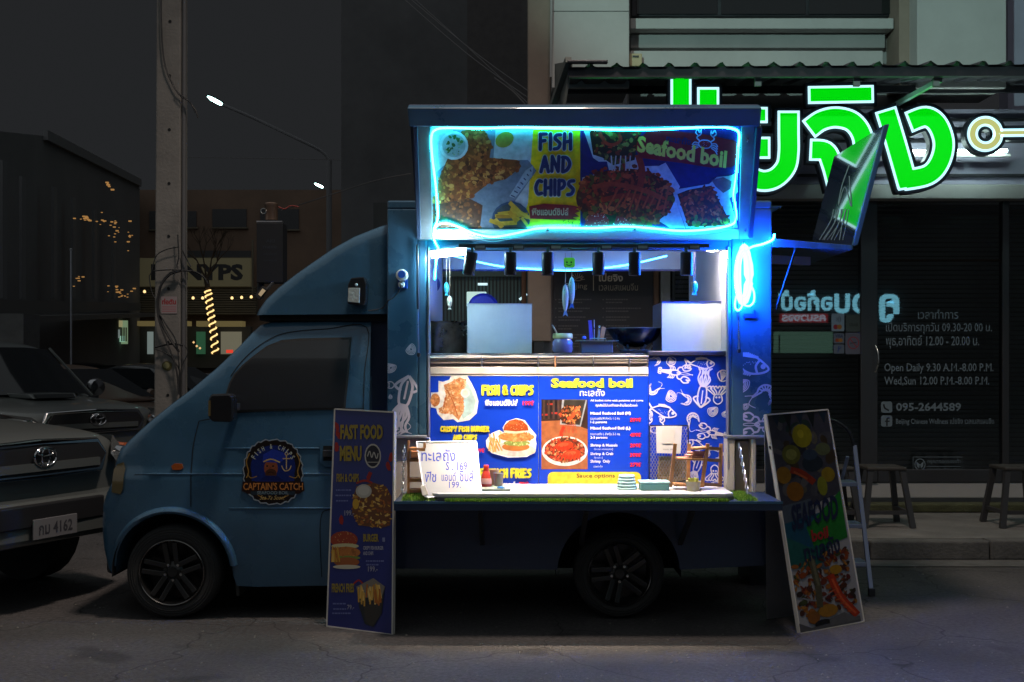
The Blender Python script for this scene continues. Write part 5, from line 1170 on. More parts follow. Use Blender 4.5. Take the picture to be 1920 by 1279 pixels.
# ---------------------------------------------------- things on the counter
TT = .783
wb = thing('whiteboard', (X(843, -.3), -.28, cz), 'small whiteboard with blue handwritten Thai prices leaning at the left of the counter', 'whiteboard')
q = [P(781, 829, -.14), P(893, 829, -.14), None, P(797, 933, -.40)]; WN = (q[1]-q[0]).cross(q[3]-q[0]).normalized(); q[2] = Plane(q[0], WN).at(903, 931)
if WN.y > 0: WN = -WN
MB().quadbox(q, -WN*.008).build('board', mat('whiteboard_face', (.36, .36, .355), .35), wb, bev=.002)
for a, b in ((0, 1), (1, 2), (2, 3), (3, 0)): MB().bar(q[a]-WN*.002, q[b]-WN*.002, .006, .015, WN).build('frame', M_alu, wb)
WP = Plane(q[0], WN); INKB = mat('marker_ink', (.01, .03, .32), .5)
def wt(s_, *b, bold=0, m=INKB): return text(WP, s_, b, m, wb, bold, .002)
wt('ทะเลถัง', 790, 842, 854, 865, bold=.012); wt('เริ่มต้น', 864, 848, 886, 858, m=mat('marker_grey', (.25, .28, .4), .6)); wt('S . 169', 836, 866, 876, 882, bold=.012)
wt('ฟิช', 797, 884, 818, 904, bold=.008); wt('แอนด์', 828, 886, 855, 902, bold=.008); wt('ชิปส์', 862, 882, 888, 903, bold=.008); wt('199.', 842, 903, 864, 915, bold=.008)
o = MB().quadbox([P(788, 912, -.41), P(797, 909, -.41), P(803, 928, -.44), P(792, 930, -.44)], (0, .03, .0)).build('board_clip', M_cream, None, bev=.003); tag(o, 'small cream clip holding the lower corner of the whiteboard', 'clip')
def easel(xs, ys, Y, dep, lab):
    t = thing('wooden_shelf', (X((xs[0]+xs[1])/2, Y), Y, cz), lab, 'shelf', 'small wooden shelves on the counter')
    (x0, x1), (y0, y1) = xs, ys
    return t
t = easel((762, 792), (830, 925), -.18, .1, 'narrow wooden ladder shelf half hidden behind the whiteboard')
for Y in (-.19, -.10):
    MB().bar(P(766, 826, Y+.03), P(766, 926, Y), .014, .012).build('leg', M_wood, t, bev=.001); MB().bar(P(796, 830, Y+.03), P(800, 926, Y), .014, .012).build('leg', M_wood, t)
for y in (840, 860, 898, 918): MB().box(P(767, y, -.185), P(797, y+6, -.185)+Vector((0, .09, 0))).build('shelf_board', M_wood, t, bev=.001)
o = MB().quadbox([P(771, 846, -.2), P(784, 846, -.2), P(786, 858, -.2), P(770, 858, -.2)], (0, .04, 0)).build('orange_packet', mat('orange_card', (.6, .25, .1), .6), None, bev=.003); tag(o, 'orange brown packet on the narrow wooden shelf', 'packet')
t = easel((1258, 1352), (832, 914), -.12, .12, 'wooden ladder shelf with sloping sides at the right end of the counter')
for (xa, xb, Y) in ((1266, 1257, -.24), (1292, 1290, -.10), (1327, 1316, -.24), (1352, 1350, -.10)):
    MB().bar(P(xa, 832, Y), P(xb, 913, Y), .02, .014, (0, 1, 0)).build('leg', M_wood, t, bev=.001)
for a, b in (((1268, 859), (1322, 861)), ((1296, 841), (1326, 839)), ((1262, 908), (1318, 910))): MB().bar(P(*a, -.2), P(*b, -.2), .10, .012).build('shelf_board', M_wood, t, bev=.001)
for y in (840, 862, 908): MB().bar(P(1322, y, -.2), P(1351, y+2, -.10), .012, .018).build('side_rung', M_wood, t)
for i, (x0, y, x1) in enumerate(((1284, 854, 1320), (1283, 858, 1318), (1288, 849, 1322))):
    o = MB().tube([P(x0, y, -.2-.012*i), P(x1, y-1, -.2-.012*i)], .0075).build('napkin_roll', mat('salmon_cloth', (.6, .3, .22), .7), None, 60); tag(o, 'salmon coloured roll, %s of three on the right wooden shelf' % ('middle', 'lowest', 'topmost')[i], 'roll', 'rolls on the right wooden shelf')
# sauce bottle, cups, tray
def bottle():
    c = Vector((X(911.5, -.2), -.2, TT)); t = thing('sauce_bottle', c, 'red sauce bottle standing left on the serving table', 'bottle')
    c = c+Vector((0, 0, .017)); MB().lathe(c, [(0, 0), (.031, 0), (.033, .008), (.031, .03), (.020, .078), (.014, .088)], 20).build('glass_body', mat('red_sauce', (.55, .05, .03), .18, coat=.6), t, 50)
    MB().lathe(c, [(.015, .088), (.015, .115), (.013, .118), (0, .118)], 16).build('cap', mat('red_cap', (.6, .04, .01), .4), t, 40)
    MB().lathe(c, [(.0325, .01), (.032, .03), (.0285, .045)], 20).build('paper_label', mat('sauce_label', (.65, .35, .3), .6), t, 50)
bottle()
c = Vector((X(935, -.17), -.17, TT+.017)); t = thing('steel_cup', c, 'steel cup with rim next to the red sauce bottle', 'cup')
MB().lathe(c, [(0, .001), (.022, .001), (.028, .066), (.031, .068), (.029, .072), (.026, .066), (.02, .006), (0, .006)], 24).build('cup', mat('cup_steel', (.45, .42, .35), .3, .8), t, 50)
o = MB().lathe(Vector((X(927, -.12), -.12, TT+.017)), [(0, 0), (.02, 0), (.026, .085), (.023, .085), (.018, .005), (0, .005)], 20).build('paper_cup', mat('beige_card', (.6, .45, .3), .6), None, 50); tag(o, 'beige paper cup between the sauce bottle and steel cup', 'cup')
c = Vector((X(930, -.22), -.2, TT)); t = thing('counter_tray', c, 'low pale green tray under the sauce bottle and cups', 'tray')
MB().quadbox([c+Vector((-.08, -.10, 0)), c+Vector((.08, -.10, 0)), c+Vector((.08, .1, 0)), c+Vector((-.08, .1, 0))], (0, 0, .014)).build('tray', mat('sage_plastic', (.35, .42, .33), .5), t, bev=.004)
o = MB().lathe(Vector((X(939, -.28), -.275, TT+.0145)), [(0, 0), (.021, .0), (.022, .006), (0, .008)], 20).build('blue_saucer', mat('bright_blue_lid', (.06, .3, .75), .4), None, 40); tag(o, 'flat bright blue lid on the pale green tray', 'lid')
M_mint = mat('mint_plastic', (.30, .68, .60), .35)
for i in range(5):
    c = Vector((X(1175, -.2), -.2, TT+i*.0165)); r_ = .060-.0035*i
    o = MB().lathe(c, [(0, 0), (r_*.86, 0), (r_, .004), (r_, .007), (r_*.9, .015), (0, .0155)], 24).build('mint_bowl_lid', mat('pale_mint', (.45, .72, .70), .35), None, 40); tag(o, 'mint bowl lid, %s in the stack on the serving table' % ('lowest', 'second from the bottom', 'third and middle one', 'second from the top', 'topmost')[i], 'lid', 'stack of mint bowl lids')
c = Vector((X(1226, -.22), -.22, TT)); t = thing('mint_box', c, 'rectangular mint food box beside the stack of lids', 'food box'); w = .084
MB().quadbox([c+Vector((-w*.94, -.055, 0)), c+Vector((w*.94, -.055, 0)), c+Vector((w*.94, .055, 0)), c+Vector((-w*.94, .055, 0))], (0, 0, .038)).build('box_body', M_mint, t, bev=.004)
MB().box(c+Vector((-w, -.062, .039)), c+Vector((w, .062, .049))).build('lid', mat('pale_mint'), t, bev=.003)
c = Vector((X(1300, -.28), -.28, TT)); t = thing('cream_bucket', c, 'small cream bucket filled with yellow packets under the shelf', 'bucket')
MB().lathe(c, [(0, 0), (.034, 0), (.041, .05), (.043, .054), (.038, .052), (.03, .004)], 20).build('bucket', mat('cream_plastic', (.72, .62, .36), .4), t, 50)
for i in range(7):
    a = i*.9; p = c+Vector((.02*math.cos(a), .02*math.sin(a), .04)); MB().bar(p, p+Vector((.008*math.cos(a), 0, .03)), .018, .004, (math.cos(a), math.sin(a), 0)).build('packet', mat('yellow_packet', (.62, .62, .12), .5), t)
# wire mesh stand with paper
t = thing('wire_mesh_stand', P(1248, 905, .0), 'wire mesh panel stand with a blank white notice behind the wooden shelf', 'mesh stand')
Y = .02
for a, b in (((1218, 798), (1290, 798)), ((1290, 798), (1292, 900)), ((1292, 900), (1218, 912)), ((1218, 912), (1218, 798))): MB().bar(P(*a, Y), P(*b, Y), .006, .006).build('frame', M_darkm, t)
mb = MB()
for i in range(-18, 16):
    for sg in (1, -1):
        pts = []; x = 1218+i*5.2 if sg > 0 else 1218+(i+19)*5.2
        a = (x, 798); b = (x+sg*60, 912)
        seg = []
        for k in range(41):
            u = k/40; px = a[0]+(b[0]-a[0])*u; py = a[1]+(b[1]-a[1])*u
            if 1218 <= px <= 1291 and py <= 912: seg.append((px, py))
        if len(seg) > 1: mb.bar(P(*seg[0], Y), P(*seg[-1], Y), .0022, .0022)
mb.build('wire_lattice', mat('lattice_steel', (.5, .45, .38), .4, .7), t, kind='stuff')
o = MB().quadbox([P(1230, 799, Y-.01), P(1279, 799, Y-.01), P(1276, 851, Y-.012), P(1231, 850, Y-.012)], (0, .003, 0)).build('white_notice', M_offw, t, bev=.001)
pr = Print(YP(Y-.012), .002); pr.rect(1243, 842, 1254, 842.8, '8c8884'); pr.rect(1256, 842, 1262, 842.8, '8c8884'); pr.rrect(1241, 806, 1265, 832, 2, 'e6e1d8'); pr.build('notice_print', o)
o = MB().quadbox([P(1236, 855, .055), P(1290, 858, .055), P(1288, 905, .04), P(1232, 905, .04)], (0, .02, 0)).build('straw_basket', mat('straw', (.42, .27, .12), .7, var=.5, vs=40, bump=1, bs=120), None, bev=.006); tag(o, 'brown straw basket behind the wire mesh', 'basket')
# chains of the counter
def chain(px0, y0, px1, y1, Y0, Y1, lab):
    a, b = P(px0, y0, Y0), P(px1, y1, Y1); n = 13; t = thing('counter_chain', b, lab, 'chain', 'chains holding the drop side')
    for i in range(n):
        u = (i+.5)/n; c = a.lerp(b, u); d = (b-a).normalized(); s_ = d.cross(Vector((0, 1, 0)) if i % 2 else Vector((1, .2, 0))).normalized(); h = (b-a).length/n*.68
        MB().tube([c+d*h*math.cos(k*math.pi/4)+s_*.008*math.sin(k*math.pi/4) for k in range(8)], 0.0026, 5, closed=True).build('link', M_steel, t, 60)
chain(1385, 832, 1402, 925, -.02, -.30, 'shiny steel chain in front of the right cream post')
chain(758, 836, 755, 925, -.02, -.25, 'steel chain at the left cream post beside the wooden shelf')
# ---------------------------------------------------- menu stands on the road
def pxd(px, py, d): return Vector(((px-960)/FPX*d, d-D0, CH-(py-677)/FPX*d))
def stand(name, lab, tl, tr, br, bl, m, th=.018):
    t = thing(name, (bl+br)/2, lab, 'menu stand', 'standing menu boards on the road'); n = (tr-tl).cross(bl-tl).normalized()
    if n.y > 0: n = -n
    pl = Plane(tl, n); q = [tl, tr, tl+(br-tl)-(br-tl).dot(n)*n, bl]
    MB().quadbox(q, -n*th).build('board', m, t, bev=.002)
    fr = mat('board_edge_white', (.62, .60, .55), .5)
    for a, b in ((0, 1), (1, 2), (2, 3), (3, 0)): MB().bar(q[a]+n*.001-n*th/2, q[b]+n*.001-n*th/2, .008, th+.006, n).build('edge_strip', fr, t)
    return t, pl, n, q
zfix = lambda p, z: Vector((p.x, p.y, z))
M_poster = mat('poster_blue', (.016, .024, .17), .3, coat=.25)
bl_, br_ = zfix(pxd(613, 1175, 6.46), 0.003), zfix(pxd(723, 1195, 6.21), .003)
tl_, tr_2 = pxd(628, 767, 6.53), pxd(739, 773, 6.36)
t, pl, n_, q_ = stand('menu_stand', 'tall blue fast food menu board leaning by the cab door', tl_, tr_2, br_, bl_, M_poster)
MB().bar(q_[0]+Vector((.06, .06, -.1)), Vector((q_[3].x+.08, q_[3].y+.26, .004)), .02, .02).build('rear_leg', M_alu, t); MB().bar(q_[1]+Vector((-.06, .06, -.1)), Vector((q_[2].x-.05, q_[2].y+.3, .004)), .02, .02).build('rear_leg', M_alu, t)
pr = Print(pl, .001); FR = ['c89838', 'd8ac50', 'b07828', 'a86020', 'e0bc68']
for x, y in ((632, 800), (634, 815), (631, 838), (733, 858), (728, 874), (692, 893), (640, 975)): pr.ell(x, y, 4, 9, '981c14', random.uniform(-.5, .5), wob=.2)
pr.ell(699, 855, 15.5, 23, 'b8b4ac'); pr.ell(699, 855, 13.2, 20, '201c28'); pr.stroke([(689, 856), (693, 846), (697, 858), (701, 848), (706, 860), (709, 850)], 1.8, 'b8b4ac'); pr.rect(688, 866, 710, 867.5, 'a8a49c')
bx = in_poly([(662, 934), (668, 912), (700, 905), (724, 912), (735, 930), (735, 985), (715, 990), (672, 985), (660, 962)])
pr.poly([(662, 934), (668, 912), (700, 905), (724, 912), (734, 930), (732, 985), (715, 990), (672, 985), (660, 962)], '6a4020'); pr.blobs(bx, (658, 904, 733, 990), 150, (2, 5), FR+['8a4a20', '6a3418'], (.25, .6))
pr.ell(682, 921, 15, 13, 'b8b4a8'); pr.ell(682, 920, 11, 9, 'c8c4b8'); pr.ell(667, 945, 6, 10, 'c89a28'); pr.stroke([(668, 906), (684, 901), (698, 906)], 4, 'a02418')
bg_ = in_poly([(622, 1004), (640, 992), (668, 998), (674, 1014), (674, 1055), (652, 1068), (622, 1062)])
pr.ell(645, 1012, 26, 16, '98381c'); pr.ell(647, 1024, 26, 5, 'c8c090'); pr.ell(648, 1036, 28, 11, 'b87030'); pr.ell(650, 1046, 26, 4, '788c38'); pr.ell(650, 1054, 24, 9, 'a05828'); pr.ell(650, 1063, 26, 4, 'c8c0a8')
pr.blobs(in_ell(645, 1010, 24, 14), (620, 996, 671, 1026), 24, (.6, 1.3), ['d8a060']); pr.blobs(in_ell(648, 1036, 26, 10), (622, 1026, 674, 1046), 26, (1, 3), ['c88038', 'a06028'])
for i in range(12): x = random.uniform(622, 634); pr.stroke([(x, 1024+random.uniform(0, 10)), (x+random.uniform(-2, 5), 1054)], 2.4, random.choice(FR), False)
pr.poly([(668, 1104), (700, 1084), (722, 1100), (716, 1150), (700, 1176), (684, 1170), (674, 1140)], '24282c'); pr.poly([(668, 1100), (700, 1084), (722, 1100), (716, 1118), (672, 1122)], '7c7468')
pr.poly([(682, 1138), (718, 1126), (710, 1158), (698, 1174), (686, 1166)], '34302c')
for i in range(26):
    x = random.uniform(672, 714); y = random.uniform(1094, 1112); a = random.uniform(-.5, .5); pr.stroke([(x-6*math.sin(a)-2, y), (x+6*math.sin(a), y+26*math.cos(a))], 3, random.choice(FR), False)
pr.stroke([(662, 1096), (672, 1088), (680, 1094)], 3, 'a02418')
for x0, y0, w_ in ((630, 919, 24), (629, 929, 30), (630, 939, 22), (686, 1052, 30), (687, 1059, 20), (624, 1132, 20), (625, 1142, 24), (623, 1150, 34)):
    x = x0
    while x < x0+w_: l = random.uniform(2, 6); pr.rect(x, y0-1.4, x+l, y0+1.4, '6870a8'); x += l+1
pr.rect(717, 1008, 722, 1016, '7880a8')
pr.build('poster_print', t)
CW = '988430'
for s_, b, c_, bo in (('FAST FOOD', (638, 796, 718, 824), CW, .05), ('MENU', (637, 836, 678, 865), CW, .05), ('FISH & CHIPS', (631, 888, 673, 904), CW, .04), ('199.-', (646, 957, 664, 967), 'a0a0b0', .01),
                    ('BURGER', (681, 1001, 710, 1016), CW, .04), ('CRISPY FISH BURGER', (681, 1024, 719, 1031), 'a8a8b8', .02), ('AND CHIPS', (681, 1034, 700, 1041), 'a8a8b8', .02), ('199.-', (690, 1062, 708, 1072), 'a0a0b0', .01),
                    ('FRENCH FRIES', (622, 1094, 664, 1111), CW, .04), ('79.-', (651, 1134, 664, 1143), 'a0a0b0', .01)):
    ctext(pl, s_, b, c_, t, bold=bo)
# seafood stand: two boards of an A-frame
tl2, tr2 = pxd(1437, 778, 6.44), pxd(1552, 768, 6.70); bl2, br2 = zfix(pxd(1500, 1188, 6.30), .003), zfix(pxd(1616, 1166, 6.58), .003)
t, pl, n_, q_ = stand('menu_stand', 'seafood poster A-frame tilted against the rear corner of the truck', tl2, tr2, br2, bl2, mat('poster_grey_white', (.24, .24, .26), .3, coat=.3))
MB().quadbox([q_[0]+Vector((-.004, .03, -.004)), q_[1]+Vector((0, .03, -.004)), Vector((q_[2].x-.06, q_[2].y+.32, .006)), Vector((q_[3].x-.11, q_[3].y+.32, .006))], (0, .014, 0)).build('back_board', mat('poster_grey_white'), t)
def sp(u, v): a = (1437+(1552-1437)*u, 778+(768-778)*u); b = (1500+(1616-1500)*u, 1188+(1166-1188)*u); return (a[0]+(b[0]-a[0])*v, a[1]+(b[1]-a[1])*v)
pr = Print(pl, .001)
def sell(u, v, ru, rv, col, rot=0, wob=.06, n=14):
    pr.poly([sp(u+ru*math.cos(a)*math.cos(rot)-rv*.28*math.sin(a)*math.sin(rot)*1, v+rv*math.sin(a)*math.cos(rot)*1+ru*.28*math.cos(a)*math.sin(rot)) for a in [2*math.pi*i/n for i in range(n)]], col)
pr.poly([sp(.01, .005), sp(.99, .005), sp(.99, .39), sp(.01, .47)], '3c3c48')
for i in range(36): u, v = random.uniform(.06, .94), random.uniform(.02, .38); sell(u, v, random.uniform(.05, .14), random.uniform(.015, .035), random.choice(['484850', '24242c', '585448', '203430', '5c5a5c', '3c3020']), random.uniform(-.6, .6))
for u, v, ru, rv, c_ in ((.52, .11, .16, .055, '8c8410'), (.5, .10, .05, .02, 'a89c20'), (.3, .19, .15, .045, '606020'), (.3, .19, .09, .025, '848440'), (.13, .28, .12, .04, '8c6414'), (.27, .36, .14, .045, '8a5810'), (.62, .24, .17, .04, '1c2834'), (.84, .30, .11, .035, '8a7418'), (.72, .35, .08, .045, '7c8020'), (.82, .18, .12, .03, '586040'), (.6, .2, .12, .025, '2c3c50')):
    sell(u, v, ru, rv, c_)
pr.stroke([sp(.25, .26), sp(.42, .28), sp(.6, .33)], 12, '8c2c14'); pr.stroke([sp(.3, .27), sp(.5, .31)], 4, 'b0542c')
for i in range(5): u = .08+i*.19; pr.poly([sp(u, .004), sp(u+.13, .004), sp(u+.07, .06+.02*(i % 2))], '10181c' if i % 2 else '182c40')
pr.poly([sp(.01, .42), sp(.5, .40), sp(.62, .74), sp(.01, .66)], '4c5866'); pr.poly([sp(.01, .50), sp(.6, .47), sp(.66, .66), sp(.01, .70)], '14506a'); pr.poly([sp(.36, .53), sp(.99, .38), sp(.99, .60), sp(.45, .64)], '1c7828'); pr.poly([sp(.36, .62), sp(.01, .56), sp(.01, .70), sp(.45, .73), sp(.7, .62)], '1a5c58')
PAL = ['70301c', '8a4018', '4c2414', '9c5c20', '30221c', 'a87028', '5c1c14', '3c4420']
for i in range(230):
    u, v = random.uniform(.04, .96), random.uniform(.64, .93)
    if v < .70-.09*u+.0: continue
    sell(u, v, random.uniform(.02, .07), random.uniform(.006, .016), random.choice(PAL), random.uniform(-1, 1), n=7)
sell(.72, .74, .1, .022, 'a87c1c'); pr.stroke([sp(.12, .845), sp(.4, .865), sp(.8, .80)], 2.5, '8c8c94')
pr.stroke([sp(.62, .76), sp(.72, .86), sp(.95, .965)], 14, 'b03414'); pr.stroke([sp(.64, .78), sp(.75, .88), sp(.93, .955)], 4, 'e05c30')
for i in range(6): pr.stroke([sp(.55+i*.05, .84+i*.02), sp(.68+i*.04, .83+i*.022)], 2, 'c06030')
sell(.5, .92, .16, .03, 'a0701c'); sell(.26, .94, .1, .03, '8c5418'); sell(.4, .975, .14, .02, '141414'); pr.poly([sp(.01, .955), sp(.2, .985), sp(.99, .97), sp(.99, .997), sp(.01, .997)], '5c5c60'); pr.poly([sp(.5, .96), sp(.75, .94), sp(.98, .985), sp(.5, .99)], '68686c')
pr.stroke([sp(.36, .68), sp(.40, .80), sp(.38, .9)], 12, '54503c'); pr.stroke([sp(.37, .66), sp(.41, .80)], 5, '706c54')
pr.mb.c = [tuple(k*.65 for k in c) for c in pr.mb.c]; pr.build('poster_print', t, print_mat('poster_print_gloss', .3, .3, .15))
text(pl, 'SEAFOOD', None, mat('ink_dark_navy', srgb('141c38'), .4), t, .03, .02, [sp(.17, .42), sp(.93, .395), sp(.90, .51), sp(.13, .535)])
text(pl, 'boil', None, mat('ink_dark_red', srgb('8c1c20'), .4), t, .04, .02, [sp(.42, .545), sp(.70, .535), sp(.69, .59), sp(.42, .60)])
text(pl, 'ทะเลถัง', None, mat('ink_dark_navy'), t, .02, .02, [sp(.26, .60), sp(.86, .575), sp(.84, .665), sp(.26, .69)])
# ladder
ld = thing('step_ladder', (X(1620, .8), .8, 0), 'aluminium step ladder with black feet behind the seafood poster', 'step ladder')
M_lad = mat('ladder_aluminium', (.42, .45, .58), .4, .5)
topz = Z(905, .95)
fr_t, fr_b = P(1602, 835, .98), zfix(pxd(1634, 1112, 7.3), .02)
dx = Vector((-.36, 0, 0))
for o_ in (Vector((0, 0, 0)), dx): MB().bar(fr_t+o_, fr_b+o_, .028, .018, (0, 1, 0)).build('side_rail', M_lad, ld, bev=.003)
for o_ in (Vector((-.02, 0, 0)), dx): MB().bar(P(1595, 856, 1.0)+o_, Vector((fr_t.x-.06, 1.55, .02))+o_, .022, .016).build('rear_rail', M_lad, ld, bev=.003)
for i, y in enumerate((906, 985, 1056)):
    u = (y-835)/(1112-835); p = fr_t.lerp(fr_b, u); MB().quadbox([p+Vector((0, -.01, 0)), p+dx+Vector((0, -.01, 0)), p+dx+Vector((0, .16, 0)), p+Vector((0, .16, 0))], (0, 0, -.028)).build('step', M_lad, ld, bev=.003)
MB().tube(catmull([fr_t+Vector((-.0, 0, -.05)), P(1593, 812, .98), P(1572, 793, .98), P(1545, 786, .98), P(1500, 790, .98), fr_t+dx], 6), .0115).build('handle_hoop', M_black, ld, 60)
for o_ in (Vector((0, 0, 0)), dx): MB().box(fr_b+o_+Vector((-.02, -.018, -.019)), fr_b+o_+Vector((.02, .018, .03))).build('foot', M_black, ld, bev=.003)
# table with cloth under the rear shelf
t = thing('cloth_covered_box', (X(1425, .9), .9, .15), 'box covered by a dark violet cloth behind the rear of the truck', 'box')
vs = []; mb = MB()
for i in range(13):
    for j in range(9):
        u, v = i/12, j/8; vs.append(Vector((1.56+.42*u, 1.0+.5*v, .55+.03*math.sin(u*9+v*4)+.02*math.sin(v*11)-(.0 if .05 < u < .95 and .05 < v < .95 else .3))))
mb.add(vs, [(i*9+j, (i+1)*9+j, (i+1)*9+j+1, i*9+j+1) for i in range(12) for j in range(8)]); mb.build('cloth', mat('violet_cloth', (.10, .08, .16), .8), t, 60)
MB().box((1.59, 1.05, .0), (1.95, 1.45, .5)).build('box', M_darkm, t)
# ---------------------------------------------------- concrete pole
PY = 2.5
pole = thing('utility_pole', (X(320, PY), PY, 0), 'square concrete utility pole wrapped in loose black cables', 'utility pole')
mb = MB(); a, b, c_, d_ = X(287, PY), X(337, PY), X(300, PY), X(341, PY)
mb.add([(a, PY, 0), (b, PY, 0), (b, PY+.22, 0), (a, PY+.22, 0), (c_, PY, 9), (d_, PY, 9), (d_, PY+.17, 9), (c_, PY+.17, 9)], [(0, 3, 2, 1), (4, 5, 6, 7), (0, 1, 5, 4), (1, 2, 6, 5), (2, 3, 7, 6), (3, 0, 4, 7)])
mb.build('shaft', mat('pole_concrete', (.21, .20, .185), .85, var=.22, vs=3, bump=.4, bs=40), pole, bev=.012)
MB().tube([P(343, 1000, PY+.03), P(346, -100, PY+.03)], .018).build('conduit', mat('conduit_grey', (.12, .12, .125), .6), pole, 60)
for y in (40, 142, 243, 344, 443, 541, 642, 741): MB().lathe(P(317+(y-300)*-.006, y, PY-.004), [(.0, 0), (.012, .0), (.012, .01)], 12, 'y').build('bolt_hole', M_seam, pole)
PPl = YP(PY-.004); pr = Print(PPl, .001); pr.rect(302, 556, 332, 588, '9c8e90'); 
for y in (575, 579, 583): pr.rect(304, y, 330, y+1.2, 'a85058')
pr.ell(313, 686, 9.5, 9, '4c4820'); pr.ell(312, 685, 6, 6, '86845c'); pr.build('sticker', pole, print_mat('sticker_paper', .7)); ctext(PPl, 'ท่อตัน', (304, 560, 330, 571), 'a02c30', pole, bold=.04, off=.003)
M_cab = mat('black_cable', (.03, .03, .032), .5)
CB = [[(302, -60), (303, 60), (309, 120), (320, 150), (332, 172), (350, 186), (366, 205), (371, 221)], [(330, 170), (340, 182), (356, 192), (366, 212)], [(333, 440), (335, 480), (332, 500), (340, 508), (362, 508)],
      [(340, 507), (320, 512), (303, 532), (297, 560), (298, 585), (306, 612), (322, 640), (336, 660)], [(338, 509), (318, 516), (300, 540), (295, 570), (298, 600), (312, 640), (330, 690), (336, 740)],
      [(344, 507), (366, 510), (382, 520), (390, 532)], [(336, 463), (312, 468), (293, 480), (284, 510), (280, 520), (284, 545), (291, 560)], [(290, 652), (304, 648), (325, 645), (343, 648)], [(291, 655), (310, 662), (326, 676), (337, 700), (339, 760)],
      [(300, 590), (312, 610), (330, 640), (336, 690), (338, 760)], [(342, 470), (350, 486), (358, 500)], [(346, 648), (352, 662), (340, 690), (338, 722)], [(288, 508), (320, 506), (342, 508)]]
for i, c_ in enumerate(CB):
    mb = MB().tube(catmull([P(x, y, PY-.03-.012*(i % 5)) for x, y in c_], 5), (.006, .004, .005, .010, .007, .008, .004, .008, .005, .006)[i % 10], 6); mb.build('cable', M_cab, pole, 60)
MB().lathe(P(339, 765, PY-.06), [(0, 0), (.03, .0), (.034, .03), (.0, .05)], 10).build('cable_joint', M_cab, pole)
# long wires overhead
for i, pts in enumerate(([(737, -20, 9), (870, 96, 7), (1002, 192, 4.2)], [(748, -20, 9), (880, 90, 7), (1012, 186, 4.2)], [(752, -25, 9), (900, 110, 7), (990, 194, 4.2)], [(927, 146, 4.6), (960, 170, 4.4), (985, 196, 4.2)])):
    o = MB().tube(catmull([P(x, y, Y) for x, y, Y in pts], 6), .006, 5).build('overhead_wire', mat('wire_grey', (.16, .15, .15), .6), None, 60); tag(o, ('overhead wire slanting down to the brown pillar, %s of the bundle' % ('lowest', 'middle', 'uppermost')[i]) if i < 3 else 'short overhead wire end beside the brown pillar above the hatch', 'wire', 'overhead wires')
o = MB().tube(catmull([P(x, y, Y) for x, y, Y in ((346, 295, 14), (500, 297, 14), (640, 300, 14))], 4), .006, 5).build('overhead_wire', mat('wire_grey'), None, 60); tag(o, 'thin level overhead wire right of the concrete pole', 'wire', 'overhead wires')
o = MB().tube(catmull([P(x, y, Y) for x, y, Y in ((528, 394, 5), (600, 372, 6), (700, 340, 5), (770, 326, 4))], 4), .006, 5).build('overhead_wire', mat('wire_grey'), None, 60); tag(o, 'thin sagging wire from the dark shop sign toward the hatch', 'wire', 'overhead wires')
# dark hanging sign with glasses on its top behind the fairing
hs = thing('dark_pylon_sign', P(506, 540, 3.2), 'dark upright sign box with a metal can on top behind the cab fairing', 'sign')
a = P(481, 418, 3.2); b = P(530, 530, 3.2); MB().box((a.x, 3.2, b.z), (b.x, 3.4, a.z)).build('sign_box', mat('sign_black', (.018, .02, .025), .5), hs, bev=.004)
MB().bar(P(482, 416, 3.25), P(530, 416, 3.25), .05, .012).build('top_edge', M_alu, hs); MB().tube([P(488, 560, 3.3), P(489, 526, 3.3)], .03).build('post', M_black, hs)
hp = YP(3.2); 
for s_, b in (('AKI', (499, 449, 515, 455)), ('menu', (494, 461, 518, 466)), ('seafood & grill', (494, 474, 519, 479)), ('open every day', (494, 486, 520, 491))): ctext(hp, s_, b, '3c4450', hs)
MB().lathe(P(509, 413, 3.3), [(0, 0), (.055, 0), (.055, .11), (.058, .115), (.06, .14), (.05, .15), (0, .15)], 20).build('metal_can', mat('copper_can', (.30, .2, .15), .35, .7), hs, 40)
MB().tube([P(494+5*math.cos(a), 396+5*math.sin(a), 3.25) for a in [i*math.pi/6 for i in range(12)]], .004, 5, closed=True).build('wire_ring', M_steel, hs)
MB().tube(catmull([P(522, 388, 3.3), P(534, 392, 3.3), P(545, 386, 3.3), P(560, 388, 3.3)], 4), .006).build('red_cable', mat('red_cable', (.35, .06, .05), .5), hs, 60)
t = thing('small_flood_lamp', P(488, 548, 2.6), 'small tilted floodlight with a warm pale face behind the cab fairing', 'lamp')
MB().quadbox([P(478, 553, 2.6), P(492, 536, 2.6), P(501, 543, 2.6), P(486, 562, 2.6)], (0, .05, 0)).build('housing', M_black, t); MB().quadbox([P(484, 552, 2.595), P(492, 541, 2.595), P(498, 545, 2.595), P(489, 556, 2.595)], (0, .004, 0)).build('lens', mat('flood_lens', (.4, .3, .2), .3, emit=(.5, .38, .22), es=.5), t)
MB().bar(P(500, 544, 2.63), P(512, 531, 2.7), .02, .02).build('arm', M_black, t)
